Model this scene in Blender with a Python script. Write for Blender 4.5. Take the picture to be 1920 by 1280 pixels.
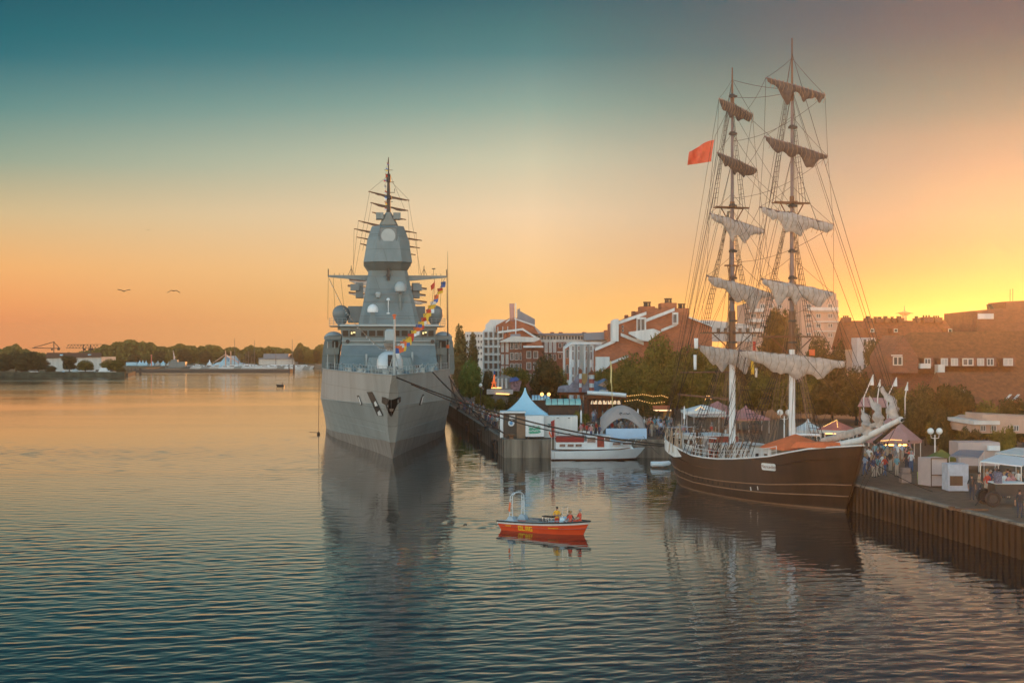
import bpy, bmesh, math, random
from mathutils import Vector, Matrix, noise
from mathutils.bvhtree import BVHTree
R = math.radians
random.seed(11)
for _o in list(bpy.data.objects):
    bpy.data.objects.remove(_o, do_unlink=True)
SC = bpy.context.scene
C = SC.collection
F, HZ, CH = 2600.0, 655.0, 12.4      # focal length in photo pixels, horizon row, camera height above the water

# ------------------------------------------------------------------ camera
cam = bpy.data.cameras.new('camera')
cam.lens = F / 1920 * 36; cam.sensor_width = 36; cam.sensor_fit = 'HORIZONTAL'
cam.shift_y = (HZ - 640) / 1920
cam.clip_start = 0.5; cam.clip_end = 9000
camo = bpy.data.objects.new('camera', cam); C.objects.link(camo)
camo.location = (0, 0, CH); camo.rotation_euler = (R(90), 0, 0)
SC.camera = camo

# ------------------------------------------------------------------ sky, sun, exposure
SUN_AZ, SUN_EL = R(21.5), R(3.6)      # azimuth right of the view axis, elevation
sunv = Vector((math.sin(SUN_AZ) * math.cos(SUN_EL), math.cos(SUN_AZ) * math.cos(SUN_EL), math.sin(SUN_EL)))
world = bpy.data.worlds.new('World'); SC.world = world; world.use_nodes = True
nt = world.node_tree; nt.nodes.clear()
def N(t, **k):
    n = nt.nodes.new(t)
    for a, b in k.items(): setattr(n, a, b)
    return n
def lin(c):
    return tuple(((x / 255) / 12.92 if x / 255 < .04045 else ((x / 255 + .055) / 1.055) ** 2.4) for x in c) + (1,)
def MATH(op, a, b=None, clamp=False):
    n = N('ShaderNodeMath', operation=op, use_clamp=clamp)
    for i, q in enumerate((a, b)):
        if q is None: continue
        if isinstance(q, (int, float)): n.inputs[i].default_value = q
        else: nt.links.new(q, n.inputs[i])
    return n.outputs[0]
def ramp(fac, stops):
    n = N('ShaderNodeValToRGB'); e = n.color_ramp.elements
    n.color_ramp.interpolation = 'EASE' if False else 'LINEAR'
    while len(e) < len(stops): e.new(0.5)
    for i, (p, c) in enumerate(stops): e[i].position = p; e[i].color = lin(c)
    nt.links.new(fac, n.inputs[0]); return n.outputs[0]
def MIX(f, a, b):
    n = N('ShaderNodeMix', data_type='RGBA')
    nt.links.new(f, n.inputs[0]); nt.links.new(a, n.inputs[6]); nt.links.new(b, n.inputs[7]); return n.outputs[2]
tc = N('ShaderNodeTexCoord'); sx = N('ShaderNodeSeparateXYZ'); nt.links.new(tc.outputs['Generated'], sx.inputs[0])
zf = MATH('MULTIPLY', sx.outputs[2], 2.0, True)
# cosine of the horizontal angle to the sun
hl = MATH('SQRT', MATH('MAXIMUM', MATH('SUBTRACT', 1.0, MATH('MULTIPLY', sx.outputs[2], sx.outputs[2])), 1e-4))
ca = MATH('DIVIDE', MATH('ADD', MATH('MULTIPLY', sx.outputs[0], math.sin(SUN_AZ)), MATH('MULTIPLY', sx.outputs[1], math.cos(SUN_AZ))), hl)
far_ = ramp(zf, [(0.0398, (244, 151, 93)), (0.0687, (247, 164, 99)), (0.112, (243, 178, 111)), (0.1479, (227, 181, 125)), (0.1837, (209, 183, 138)), (0.2193, (181, 173, 140)), (0.2547, (145, 162, 142)), (0.2899, (121, 150, 138)), (0.3248, (89, 136, 133)), (0.3594, (66, 121, 125)), (0.3936, (23, 104, 115)), (0.4275, (0, 96, 108)), (0.4577, (0, 88, 102)), (0.6, (10, 74, 94)), (0.78, (12, 60, 82)), (1, (20, 54, 80))])
mid_ = ramp(zf, [(0.0423, (217, 183, 120)), (0.073, (217, 186, 125)), (0.119, (226, 193, 142)), (0.1572, (226, 197, 155)), (0.1952, (223, 201, 167)), (0.233, (206, 196, 167)), (0.2705, (187, 191, 167)), (0.3078, (161, 176, 159)), (0.3447, (127, 160, 150)), (0.3813, (99, 142, 140)), (0.4175, (55, 122, 128)), (0.4532, (33, 110, 118)), (0.485, (0, 96, 109)), (0.6, (10, 74, 94)), (0.78, (12, 60, 82)), (1, (20, 54, 80))])
near_ = ramp(zf, [(0.04, (116, 105, 50)), (0.0687, (95, 108, 70)), (0.112, (60, 100, 98)), (0.148, (60, 108, 114)), (0.1837, (80, 125, 127)), (0.2193, (92, 129, 129)), (0.2547, (100, 126, 129)), (0.2899, (88, 122, 125)), (0.3248, (55, 115, 121)), (0.3594, (25, 104, 113)), (0.3936, (5, 90, 103)), (0.4275, (0, 78, 99)), (0.4577, (0, 72, 95)), (0.6, (10, 74, 94)), (0.78, (12, 60, 82)), (1, (20, 54, 80))])
back_ = ramp(zf, [(0, (205, 178, 150)), (.15, (196, 180, 160)), (.4, (150, 160, 156)), (.8, (84, 112, 124)), (1, (60, 90, 108))])
f1 = N('ShaderNodeMapRange'); nt.links.new(ca, f1.inputs[0])
f1.inputs[1].default_value = .936; f1.inputs[2].default_value = 1.0
f0 = N('ShaderNodeMapRange'); nt.links.new(ca, f0.inputs[0]); f0.inputs[1].default_value = .74; f0.inputs[2].default_value = .936
f2 = N('ShaderNodeMapRange', interpolation_type='SMOOTHSTEP'); nt.links.new(ca, f2.inputs[0])
f2.inputs[1].default_value = .55; f2.inputs[2].default_value = -.25
vb = N('ShaderNodeVectorMath', operation='SCALE'); nt.links.new(back_, vb.inputs[0]); vb.inputs['Scale'].default_value = 5.5
col = MIX(f1.outputs[0], MIX(f0.outputs[0], far_, mid_), near_); col = MIX(f2.outputs[0], col, vb.outputs[0])
# warm glow round the sun
dt = N('ShaderNodeVectorMath', operation='DOT_PRODUCT'); nt.links.new(tc.outputs['Generated'], dt.inputs[0]); dt.inputs[1].default_value = sunv
gl = MATH('POWER', MATH('MAXIMUM', dt.outputs['Value'], 0.0), 260.0)
glc = N('ShaderNodeMix', data_type='RGBA', blend_type='ADD'); nt.links.new(MATH('MULTIPLY', gl, .12), glc.inputs[0])
nt.links.new(col, glc.inputs[6]); glc.inputs[7].default_value = (1, .55, .12, 1)
sky = N('ShaderNodeTexSky', sky_type='NISHITA', sun_disc=False); sky.sun_elevation = SUN_EL; sky.sun_rotation = SUN_AZ
bg1 = N('ShaderNodeBackground'); nt.links.new(glc.outputs[2], bg1.inputs[0]); bg1.inputs[1].default_value = 0.97
bg2 = N('ShaderNodeBackground'); nt.links.new(sky.outputs[0], bg2.inputs[0]); bg2.inputs[1].default_value = 0.004
ad = N('ShaderNodeAddShader'); wo = N('ShaderNodeOutputWorld')
nt.links.new(bg1.outputs[0], ad.inputs[0]); nt.links.new(bg2.outputs[0], ad.inputs[1]); nt.links.new(ad.outputs[0], wo.inputs[0])

sl = bpy.data.lights.new('sun', 'SUN'); sl.energy = 2.6; sl.angle = R(0.6); sl.color = (1, .38, .09)
so = bpy.data.objects.new('sun', sl); C.objects.link(so)
so.rotation_euler = (-sunv).to_track_quat('-Z', 'Y').to_euler()
SC.view_settings.view_transform = 'Standard'; SC.view_settings.look = 'None'
SC.view_settings.exposure = 0.14; SC.view_settings.gamma = 1
HAZE = 0.00020

# ------------------------------------------------------------------ helpers
def W(px, py, Y):                     # a point at depth Y that projects to (px, py)
    return Vector(((px - 960) * Y / F, Y, CH + (HZ - py) * Y / F))
def GY(py, z=2.0):                    # depth of a ground point of height z seen on row py
    return (CH - z) * F / (py - HZ)
class Frame:                          # a ship's own axes: x to the right, y aft, origin at the stem on the waterline
    def __init__(s, loc, phi):
        s.loc = Vector(loc); s.phi = phi
        s.rt = Vector((math.cos(phi), math.sin(phi), 0)); s.aft = Vector((-math.sin(phi), math.cos(phi), 0))
    def toloc(s, p):
        q = p - s.loc; return Vector((q.dot(s.rt), q.dot(s.aft), q.z))
    def atY(s, px, py, y):
        d = Vector(((px - 960) / F, 1, (HZ - py) / F)); c = Vector((0, 0, CH)) - s.loc
        k = (y - c.dot(s.aft)) / d.dot(s.aft); return s.toloc(Vector((0, 0, CH)) + d * k)
    def atX(s, px, py, x=0.0):
        d = Vector(((px - 960) / F, 1, (HZ - py) / F)); c = Vector((0, 0, CH)) - s.loc
        k = (x - c.dot(s.rt)) / d.dot(s.rt); return s.toloc(Vector((0, 0, CH)) + d * k)
    def ray(s, px, py):
        d = Vector(((px - 960) / F, 1, (HZ - py) / F)).normalized()
        return s.toloc(Vector((0, 0, CH))), Vector((d.dot(s.rt), d.dot(s.aft), d.z))

MATS = {}
def mat(name, col, rough=.6, metal=0.0, var=.12, scale=1.2, streak=0, emit=None, alpha=None, bump=0.0, spec=.5, trans=0.0, plate=0):
    if name in MATS: return MATS[name]
    m = bpy.data.materials.new(name); m.use_nodes = True; t = m.node_tree; b = t.nodes['Principled BSDF']
    b.inputs['Roughness'].default_value = rough; b.inputs['Metallic'].default_value = metal
    b.inputs['Specular IOR Level'].default_value = spec
    c = tuple(col) + (1,)
    if var > 0:
        tcn = t.nodes.new('ShaderNodeTexCoord'); mp = t.nodes.new('ShaderNodeMapping'); nz = t.nodes.new('ShaderNodeTexNoise')
        mp.inputs['Scale'].default_value = (1, 1, .08 if streak else 1)
        nz.inputs['Scale'].default_value = scale; nz.inputs['Detail'].default_value = 6; nz.inputs['Roughness'].default_value = .65
        t.links.new(tcn.outputs['Object'], mp.inputs[0]); t.links.new(mp.outputs[0], nz.inputs[0])
        cr = t.nodes.new('ShaderNodeValToRGB')
        e = cr.color_ramp.elements; e[0].position = .3; e[1].position = .72
        e[0].color = tuple(x * (1 - var * 1.6) for x in col) + (1,); e[1].color = tuple(min(1, x * (1 + var)) for x in col) + (1,)
        t.links.new(nz.outputs[0], cr.inputs[0]); out = cr.outputs[0]
        if streak > 1:
            n2 = t.nodes.new('ShaderNodeTexNoise'); n2.inputs['Scale'].default_value = .35; n2.inputs['Detail'].default_value = 4
            t.links.new(tcn.outputs['Object'], n2.inputs[0])
            c2 = t.nodes.new('ShaderNodeValToRGB'); c2.color_ramp.elements[0].position = .52; c2.color_ramp.elements[1].position = .75
            t.links.new(n2.outputs[0], c2.inputs[0])
            ml = t.nodes.new('ShaderNodeMath'); ml.operation = 'MULTIPLY'; ml.inputs[1].default_value = .35
            t.links.new(c2.outputs[0], ml.inputs[0])
            mx = t.nodes.new('ShaderNodeMix'); mx.data_type = 'RGBA'; t.links.new(ml.outputs[0], mx.inputs[0])
            t.links.new(out, mx.inputs[6]); mx.inputs[7].default_value = (col[0] * .6, col[1] * .5, col[2] * .42, 1); out = mx.outputs[2]
        if plate:                        # faint welded plate seams
            sp = t.nodes.new('ShaderNodeSeparateXYZ'); t.links.new(tcn.outputs['Object'], sp.inputs[0]); ad_ = t.nodes.new('ShaderNodeMath'); t.links.new(sp.outputs[0], ad_.inputs[0]); t.links.new(sp.outputs[1], ad_.inputs[1])
            cb = t.nodes.new('ShaderNodeCombineXYZ'); t.links.new(ad_.outputs[0], cb.inputs[0]); t.links.new(sp.outputs[2], cb.inputs[1])
            bk = t.nodes.new('ShaderNodeTexBrick'); bk.inputs['Scale'].default_value = .22; bk.inputs['Mortar Size'].default_value = .010; bk.inputs['Brick Width'].default_value = 1.1; bk.inputs['Row Height'].default_value = .42
            bk.inputs['Color1'].default_value = (1, 1, 1, 1); bk.inputs['Color2'].default_value = (.93, .93, .93, 1); bk.inputs['Mortar'].default_value = (.72, .70, .68, 1); t.links.new(cb.outputs[0], bk.inputs[0])
            m2 = t.nodes.new('ShaderNodeMix'); m2.data_type = 'RGBA'; m2.blend_type = 'MULTIPLY'; m2.inputs[0].default_value = 1; t.links.new(out, m2.inputs[6]); t.links.new(bk.outputs[0], m2.inputs[7]); out = m2.outputs[2]
        t.links.new(out, b.inputs['Base Color'])
        if bump:
            bp = t.nodes.new('ShaderNodeBump'); bp.inputs['Strength'].default_value = bump; bp.inputs['Distance'].default_value = .05
            t.links.new(nz.outputs[0], bp.inputs['Height']); t.links.new(bp.outputs[0], b.inputs['Normal'])
    else: b.inputs['Base Color'].default_value = c
    if emit:
        b.inputs['Emission Color'].default_value = tuple(emit[:3]) + (1,); b.inputs['Emission Strength'].default_value = emit[3]
    if trans: b.inputs['Transmission Weight'].default_value = trans
    if alpha is not None: b.inputs['Alpha'].default_value = alpha
    MATS[name] = m; return m
def brickmat(name, col, mortar, sc=1.0):
    if name in MATS: return MATS[name]
    m = bpy.data.materials.new(name); m.use_nodes = True; t = m.node_tree; b = t.nodes['Principled BSDF']
    tcn = t.nodes.new('ShaderNodeTexCoord'); sp = t.nodes.new('ShaderNodeSeparateXYZ'); cb = t.nodes.new('ShaderNodeCombineXYZ')
    t.links.new(tcn.outputs['Object'], sp.inputs[0])
    a = t.nodes.new('ShaderNodeMath'); t.links.new(sp.outputs[0], a.inputs[0]); t.links.new(sp.outputs[1], a.inputs[1])
    t.links.new(a.outputs[0], cb.inputs[0]); t.links.new(sp.outputs[2], cb.inputs[1])
    br = t.nodes.new('ShaderNodeTexBrick'); br.inputs['Scale'].default_value = sc
    br.inputs['Color1'].default_value = tuple(col) + (1,); br.inputs['Color2'].default_value = tuple(x * .72 for x in col) + (1,)
    br.inputs['Mortar'].default_value = tuple(mortar) + (1,); br.inputs['Mortar Size'].default_value = .012
    t.links.new(cb.outputs[0], br.inputs[0])
    nz = t.nodes.new('ShaderNodeTexNoise'); nz.inputs['Scale'].default_value = .4; nz.inputs['Detail'].default_value = 6
    t.links.new(tcn.outputs['Object'], nz.inputs[0])
    cr = t.nodes.new('ShaderNodeValToRGB'); cr.color_ramp.elements[0].color = (.7, .7, .7, 1); cr.color_ramp.elements[0].position = .3
    cr.color_ramp.elements[1].position = .7
    t.links.new(nz.outputs[0], cr.inputs[0])
    mx = t.nodes.new('ShaderNodeMix'); mx.data_type = 'RGBA'; mx.blend_type = 'MULTIPLY'; mx.inputs[0].default_value = 1
    t.links.new(br.outputs[0], mx.inputs[6]); t.links.new(cr.outputs[0], mx.inputs[7]); t.links.new(mx.outputs[2], b.inputs['Base Color'])
    b.inputs['Roughness'].default_value = .85
    MATS[name] = m; return m

class MB:
    def __init__(s): s.v = []; s.f = []; s.m = []
    def poly(s, pts, m=0):
        i = len(s.v); s.v += [tuple(p) for p in pts]; s.f.append(tuple(range(i, i + len(pts)))); s.m.append(m); return s
    def loft(s, rings, m=0, closed=True, caps=True):
        i = len(s.v); n = len(rings[0])
        for r in rings: s.v += [tuple(p) for p in r]
        for a in range(len(rings) - 1):
            for b in range(n if closed else n - 1):
                c = (b + 1) % n
                s.f.append((i + a * n + b, i + a * n + c, i + (a + 1) * n + c, i + (a + 1) * n + b)); s.m.append(m)
        if caps and closed:
            s.f.append(tuple(i + b for b in range(n))[::-1]); s.m.append(m)
            s.f.append(tuple(i + (len(rings) - 1) * n + b for b in range(n))); s.m.append(m)
        return s
    def box(s, c, d, m=0, rz=0.0, top=1.0):
        cx, cy, cz = c; co, si = math.cos(rz), math.sin(rz); rg = []
        for z, k in ((-.5, 1), (.5, top)):
            rg.append([(cx + x * d[0] * k * co - y * d[1] * k * si, cy + x * d[0] * k * si + y * d[1] * k * co, cz + z * d[2])
                       for x, y in ((-.5, -.5), (.5, -.5), (.5, .5), (-.5, .5))])
        return s.loft(rg, m)
    def bx(s, x0, x1, y0, y1, z0, z1, m=0):
        return s.box(((x0 + x1) / 2, (y0 + y1) / 2, (z0 + z1) / 2), (abs(x1 - x0), abs(y1 - y0), abs(z1 - z0)), m)
    def secs(s, L, m=0):              # solid through chamfered rectangles (z, x0, x1, y0, y1, chamfer)
        rg = []
        for z, x0, x1, y0, y1, c in L:
            rg.append([(x0 + c, y0, z), (x1 - c, y0, z), (x1, y0 + c, z), (x1, y1 - c, z), (x1 - c, y1, z), (x0 + c, y1, z), (x0, y1 - c, z), (x0, y0 + c, z)])
        return s.loft(rg, m)
    def path(s, pts, r, n=6, m=0):
        pts = [Vector(p) for p in pts]; rg = []
        if not isinstance(r, (list, tuple)): r = [r] * len(pts)
        for i, p in enumerate(pts):
            d = (pts[min(i + 1, len(pts) - 1)] - pts[max(i - 1, 0)])
            if d.length < 1e-6: d = Vector((0, 0, 1))
            d.normalize(); a = d.cross(Vector((0, 0, 1)) if abs(d.z) < .9 else Vector((0, 1, 0))).normalized(); b = d.cross(a)
            rg.append([p + (a * math.cos(2 * math.pi * k / n) + b * math.sin(2 * math.pi * k / n)) * r[i] for k in range(n)])
        return s.loft(rg, m)
    def tube(s, a, b, r0, r1=None, n=6, m=0): return s.path([a, b], [r0, r0 if r1 is None else r1], n, m)
    def rope(s, a, b, r, sag=0.0, k=8, m=0, n=4):
        a = Vector(a); b = Vector(b)
        return s.path([a.lerp(b, i / k) - Vector((0, 0, sag * 4 * (i / k) * (1 - i / k))) for i in range(k + 1)] if sag else [a, b], r, n, m)
    def lathe(s, c, prof, n=14, m=0, sx=1.0, sy=1.0):
        return s.loft([[(c[0] + r * sx * math.cos(2 * math.pi * k / n), c[1] + r * sy * math.sin(2 * math.pi * k / n), c[2] + z) for k in range(n)] for r, z in prof], m)
    def ball(s, c, r, n=12, m=0, k=8, sz=1.0, z0=-1.0):
        a0 = math.asin(z0); return s.lathe(c, [(max(r * math.cos(a0 + (math.pi / 2 - a0) * i / k), r * .02), r * sz * math.sin(a0 + (math.pi / 2 - a0) * i / k)) for i in range(k + 1)], n, m)
    def prism(s, pts, vec, m=0):
        v = Vector(vec); return s.loft([[Vector(p) for p in pts], [Vector(p) + v for p in pts]], m)
    def build(s, name, mats, parent=None, smooth=False, local=False, ang=42):
        if not isinstance(mats, (list, tuple)): mats = [mats]
        off = Vector((0, 0, 0))
        if parent is not None and not local:
            q = parent
            while q is not None: off += q.location; q = q.parent
        me = bpy.data.meshes.new(name); me.from_pydata([(a[0] - off.x, a[1] - off.y, a[2] - off.z) for a in s.v], [], s.f)
        for q in mats: me.materials.append(q)
        for p, k in zip(me.polygons, s.m): p.material_index = k; p.use_smooth = smooth
        bm = bmesh.new(); bm.from_mesh(me); bmesh.ops.recalc_face_normals(bm, faces=bm.faces); bm.to_mesh(me); bm.free()
        if smooth: me.set_sharp_from_angle(angle=R(ang))
        o = bpy.data.objects.new(name, me); C.objects.link(o)
        if parent is not None: o.parent = parent
        return o
def tag(o, label=None, cat=None, group=None, kind=None):
    if label: o['label'] = label
    if cat: o['category'] = cat
    if group: o['group'] = group
    if kind: o['kind'] = kind
    return o
def thing(name, label, cat, loc=(0, 0, 0), rz=0.0, group=None):
    o = bpy.data.objects.new(name, None); C.objects.link(o); o.location = loc; o.rotation_euler = (0, 0, rz); o.empty_display_size = .3
    return tag(o, label, cat, group)
KIDS = {}
def copy_tree(o, parent=None):
    c = o.copy(); C.objects.link(c); c.parent = parent
    for ch in [q for q in o.children]: copy_tree(ch, c)
    return c
def put(o, loc, rz=0.0, label=None, scale=None, group=None):
    o.location = loc; o.rotation_euler = (0, 0, rz)
    if scale is not None: o.scale = scale if isinstance(scale, (tuple, list)) else (scale,) * 3
    if label: o['label'] = label
    if group: o['group'] = group
    return o
def text(s, size, org, xdir, up, m, parent, depth=.01, name='lettering', sx=1.0):
    cu = bpy.data.curves.new('t', 'FONT'); cu.body = s; cu.size = size; cu.extrude = depth; cu.align_x = 'CENTER'; cu.align_y = 'CENTER'
    t = bpy.data.objects.new('t', cu); C.objects.link(t); dg = bpy.context.evaluated_depsgraph_get()
    me = bpy.data.meshes.new_from_object(t.evaluated_get(dg)); bpy.data.objects.remove(t, do_unlink=True)
    x = Vector(xdir).normalized(); z = x.cross(Vector(up)).normalized(); y = z.cross(x)
    M = Matrix((x * sx, y, z)).transposed().to_4x4(); M.translation = Vector(org); me.transform(M)
    me.materials.clear(); me.materials.append(m)
    o = bpy.data.objects.new(name, me); C.objects.link(o); o.parent = parent; return o
def interp(T, x):
    if x <= T[0][0]: return T[0][1]
    for (a, p), (b, q) in zip(T, T[1:]):
        if x <= b: t = (x - a) / (b - a); return p + (q - p) * t
    return T[-1][1]
def sm(T, x):                          # smoothed table
    return (interp(T, x - .8) + 2 * interp(T, x) + interp(T, x + .8)) / 4

# ------------------------------------------------------------------ materials
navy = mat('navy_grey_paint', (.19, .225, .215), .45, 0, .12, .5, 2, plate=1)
navyh = mat('navy_hull_bounce_lit', (.38, .385, .36), .42, 0, .14, .35, 2, plate=1)  # hull grey lightened in place of light thrown up by the water
navy2 = mat('navy_grey_panel', (.17, .20, .20), .5, 0, .08, 1.0, 0)
navy3 = mat('pale_grey_paint', (.36, .40, .39), .4, 0, .05, .8)
boot = mat('worn_boot_paint', (.30, .255, .215), .6, 0, .25, .9, 2)
black = mat('black_paint', (.012, .011, .011), .5, 0, 0)
dark = mat('dark_steel', (.05, .045, .04), .5, .3, .2)
glassd = mat('dark_window_glass', (.035, .022, .012), .35, 0, 0, spec=.25)
glassb = mat('window_glass', (.12, .10, .09), .25, 0, .5, .5, spec=.4)
white = mat('white_paint', (.78, .78, .76), .4, 0, .06, 1.0)
whitew = mat('weathered_white', (.76, .73, .68), .6, 0, .14, .8, 1)
cream = mat('cream_render', (.70, .63, .56), .8, 0, .10, .5, 1)
pinkr = mat('pink_render', (.58, .36, .26), .8, 0, .10, .5, 1)
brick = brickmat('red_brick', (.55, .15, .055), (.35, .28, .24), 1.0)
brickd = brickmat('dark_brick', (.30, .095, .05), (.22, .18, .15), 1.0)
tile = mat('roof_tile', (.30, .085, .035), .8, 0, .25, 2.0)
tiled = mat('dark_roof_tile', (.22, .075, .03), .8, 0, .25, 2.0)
sheet = mat('grey_sheet_roof', (.25, .25, .27), .6, 0, .1, .5, 1)
concrete = mat('quay_concrete', (.27, .225, .17), .9, 0, .45, .8, 2, bump=.4)
paving = mat('quay_paving', (.16, .10, .06), .85, 0, .25, 1.4, bump=.3)
soil = mat('grass_bank', (.06, .075, .03), .95, 0, .3, .5, bump=.4)
wood = mat('brown_wood', (.16, .075, .035), .6, 0, .25, 3.0, 1)
woodl = mat('pale_spar_wood', (.50, .36, .25), .55, 0, .15, 3.0)
rope = mat('tarred_rope', (.035, .026, .02), .8, 0, 0)
ropel = mat('manila_rope', (.26, .17, .10), .8, 0, 0)
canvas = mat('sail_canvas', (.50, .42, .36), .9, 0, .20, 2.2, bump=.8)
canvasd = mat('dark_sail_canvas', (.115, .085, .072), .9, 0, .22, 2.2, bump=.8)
red = mat('red_cloth', (.62, .06, .03), .7, 0, .15, 2.0)
orange = mat('orange_tarp', (.80, .16, .05), .7, 0, .1, 1.5)
yellow = mat('yellow_cloth', (.80, .48, .04), .7, 0, .1)
blue = mat('blue_cloth', (.05, .14, .42), .7, 0, .1)
green = mat('green_plastic', (.18, .48, .22), .5, 0, .1)
lblue = mat('pale_blue_canvas', (.42, .66, .76), .6, 0, .05, .8)
lblue2 = mat('sky_blue_panel', (.45, .62, .80), .5, 0, .05, .8)
taupe = mat('taupe_canvas', (.36, .30, .27), .8, 0, .08, 1.0)
chrome = mat('stainless_tube', (.6, .6, .6), .3, .8, 0)
bulb = mat('warm_bulb', (1, .7, .3), .5, 0, 0, emit=(1, .50, .12, 2.2))
globe = mat('milky_globe', (.85, .83, .78), .4, 0, 0)

shadewall = mat('shaded_quay_wall', (.06, .026, .010), .85, 0, .35, .5, 2)  # near quay wall: its shade is put into this darker brown
# ------------------------------------------------------------------ water and ground
def water_mat():
    m = bpy.data.materials.new('harbour_water'); m.use_nodes = True; t = m.node_tree; b = t.nodes['Principled BSDF']
    b.inputs['Base Color'].default_value = (.012, .020, .019, 1); b.inputs['IOR'].default_value = 1.45
    b.inputs['Specular IOR Level'].default_value = .5
    geo = t.nodes.new('ShaderNodeNewGeometry')
    def nz(sx, sy, det, rgh=.5, rot=0.0, dist=0.0):
        mp = t.nodes.new('ShaderNodeMapping'); mp.inputs['Scale'].default_value = (sx, sy, 1); mp.inputs['Rotation'].default_value = (0, 0, rot)
        n = t.nodes.new('ShaderNodeTexNoise'); n.inputs['Scale'].default_value = 1; n.inputs['Detail'].default_value = det
        n.inputs['Roughness'].default_value = rgh; n.inputs['Distortion'].default_value = dist
        t.links.new(geo.outputs['Position'], mp.inputs[0]); t.links.new(mp.outputs[0], n.inputs[0]); return n.outputs[0]
    def mm(op, a, c):
        n = t.nodes.new('ShaderNodeMath'); n.operation = op
        for i, q in enumerate((a, c)):
            if isinstance(q, (int, float)): n.inputs[i].default_value = q
            else: t.links.new(q, n.inputs[i])
        return n.outputs[0]
    def rng(x, a, b_, c, d):
        n = t.nodes.new('ShaderNodeMapRange'); n.interpolation_type = 'SMOOTHSTEP'; t.links.new(x, n.inputs[0])
        for i, q in enumerate((a, b_, c, d)): n.inputs[i + 1].default_value = q
        return n.outputs[0]
    big = nz(.16, .42, 2, .5, R(12), .4); mid = nz(.55, 1.25, 3, .5, R(-8), .5); fine = nz(2.2, 4.2, 3, .55, R(10))
    patch = rng(nz(.009, .028, 3, .5, R(-6), .3), .42, .60, .45, 1.7)
    h = mm('ADD', mm('MULTIPLY', big, .008), mm('ADD', mm('MULTIPLY', mid, .007), mm('MULTIPLY', fine, .0022)))
    h = mm('MULTIPLY', h, patch)
    sy = t.nodes.new('ShaderNodeSeparateXYZ'); t.links.new(geo.outputs['Position'], sy.inputs[0]); h = mm('MULTIPLY', h, rng(sy.outputs[1], 330, 460, 1.0, 6.0))
    bp = t.nodes.new('ShaderNodeBump'); bp.inputs['Strength'].default_value = 1; bp.inputs['Distance'].default_value = 1.0
    t.links.new(h, bp.inputs['Height']); t.links.new(bp.outputs[0], b.inputs['Normal'])
    rg = mm('MULTIPLY', patch, .04); t.links.new(rg, b.inputs['Roughness'])
    return m
wat = water_mat()
import numpy as np
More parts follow.
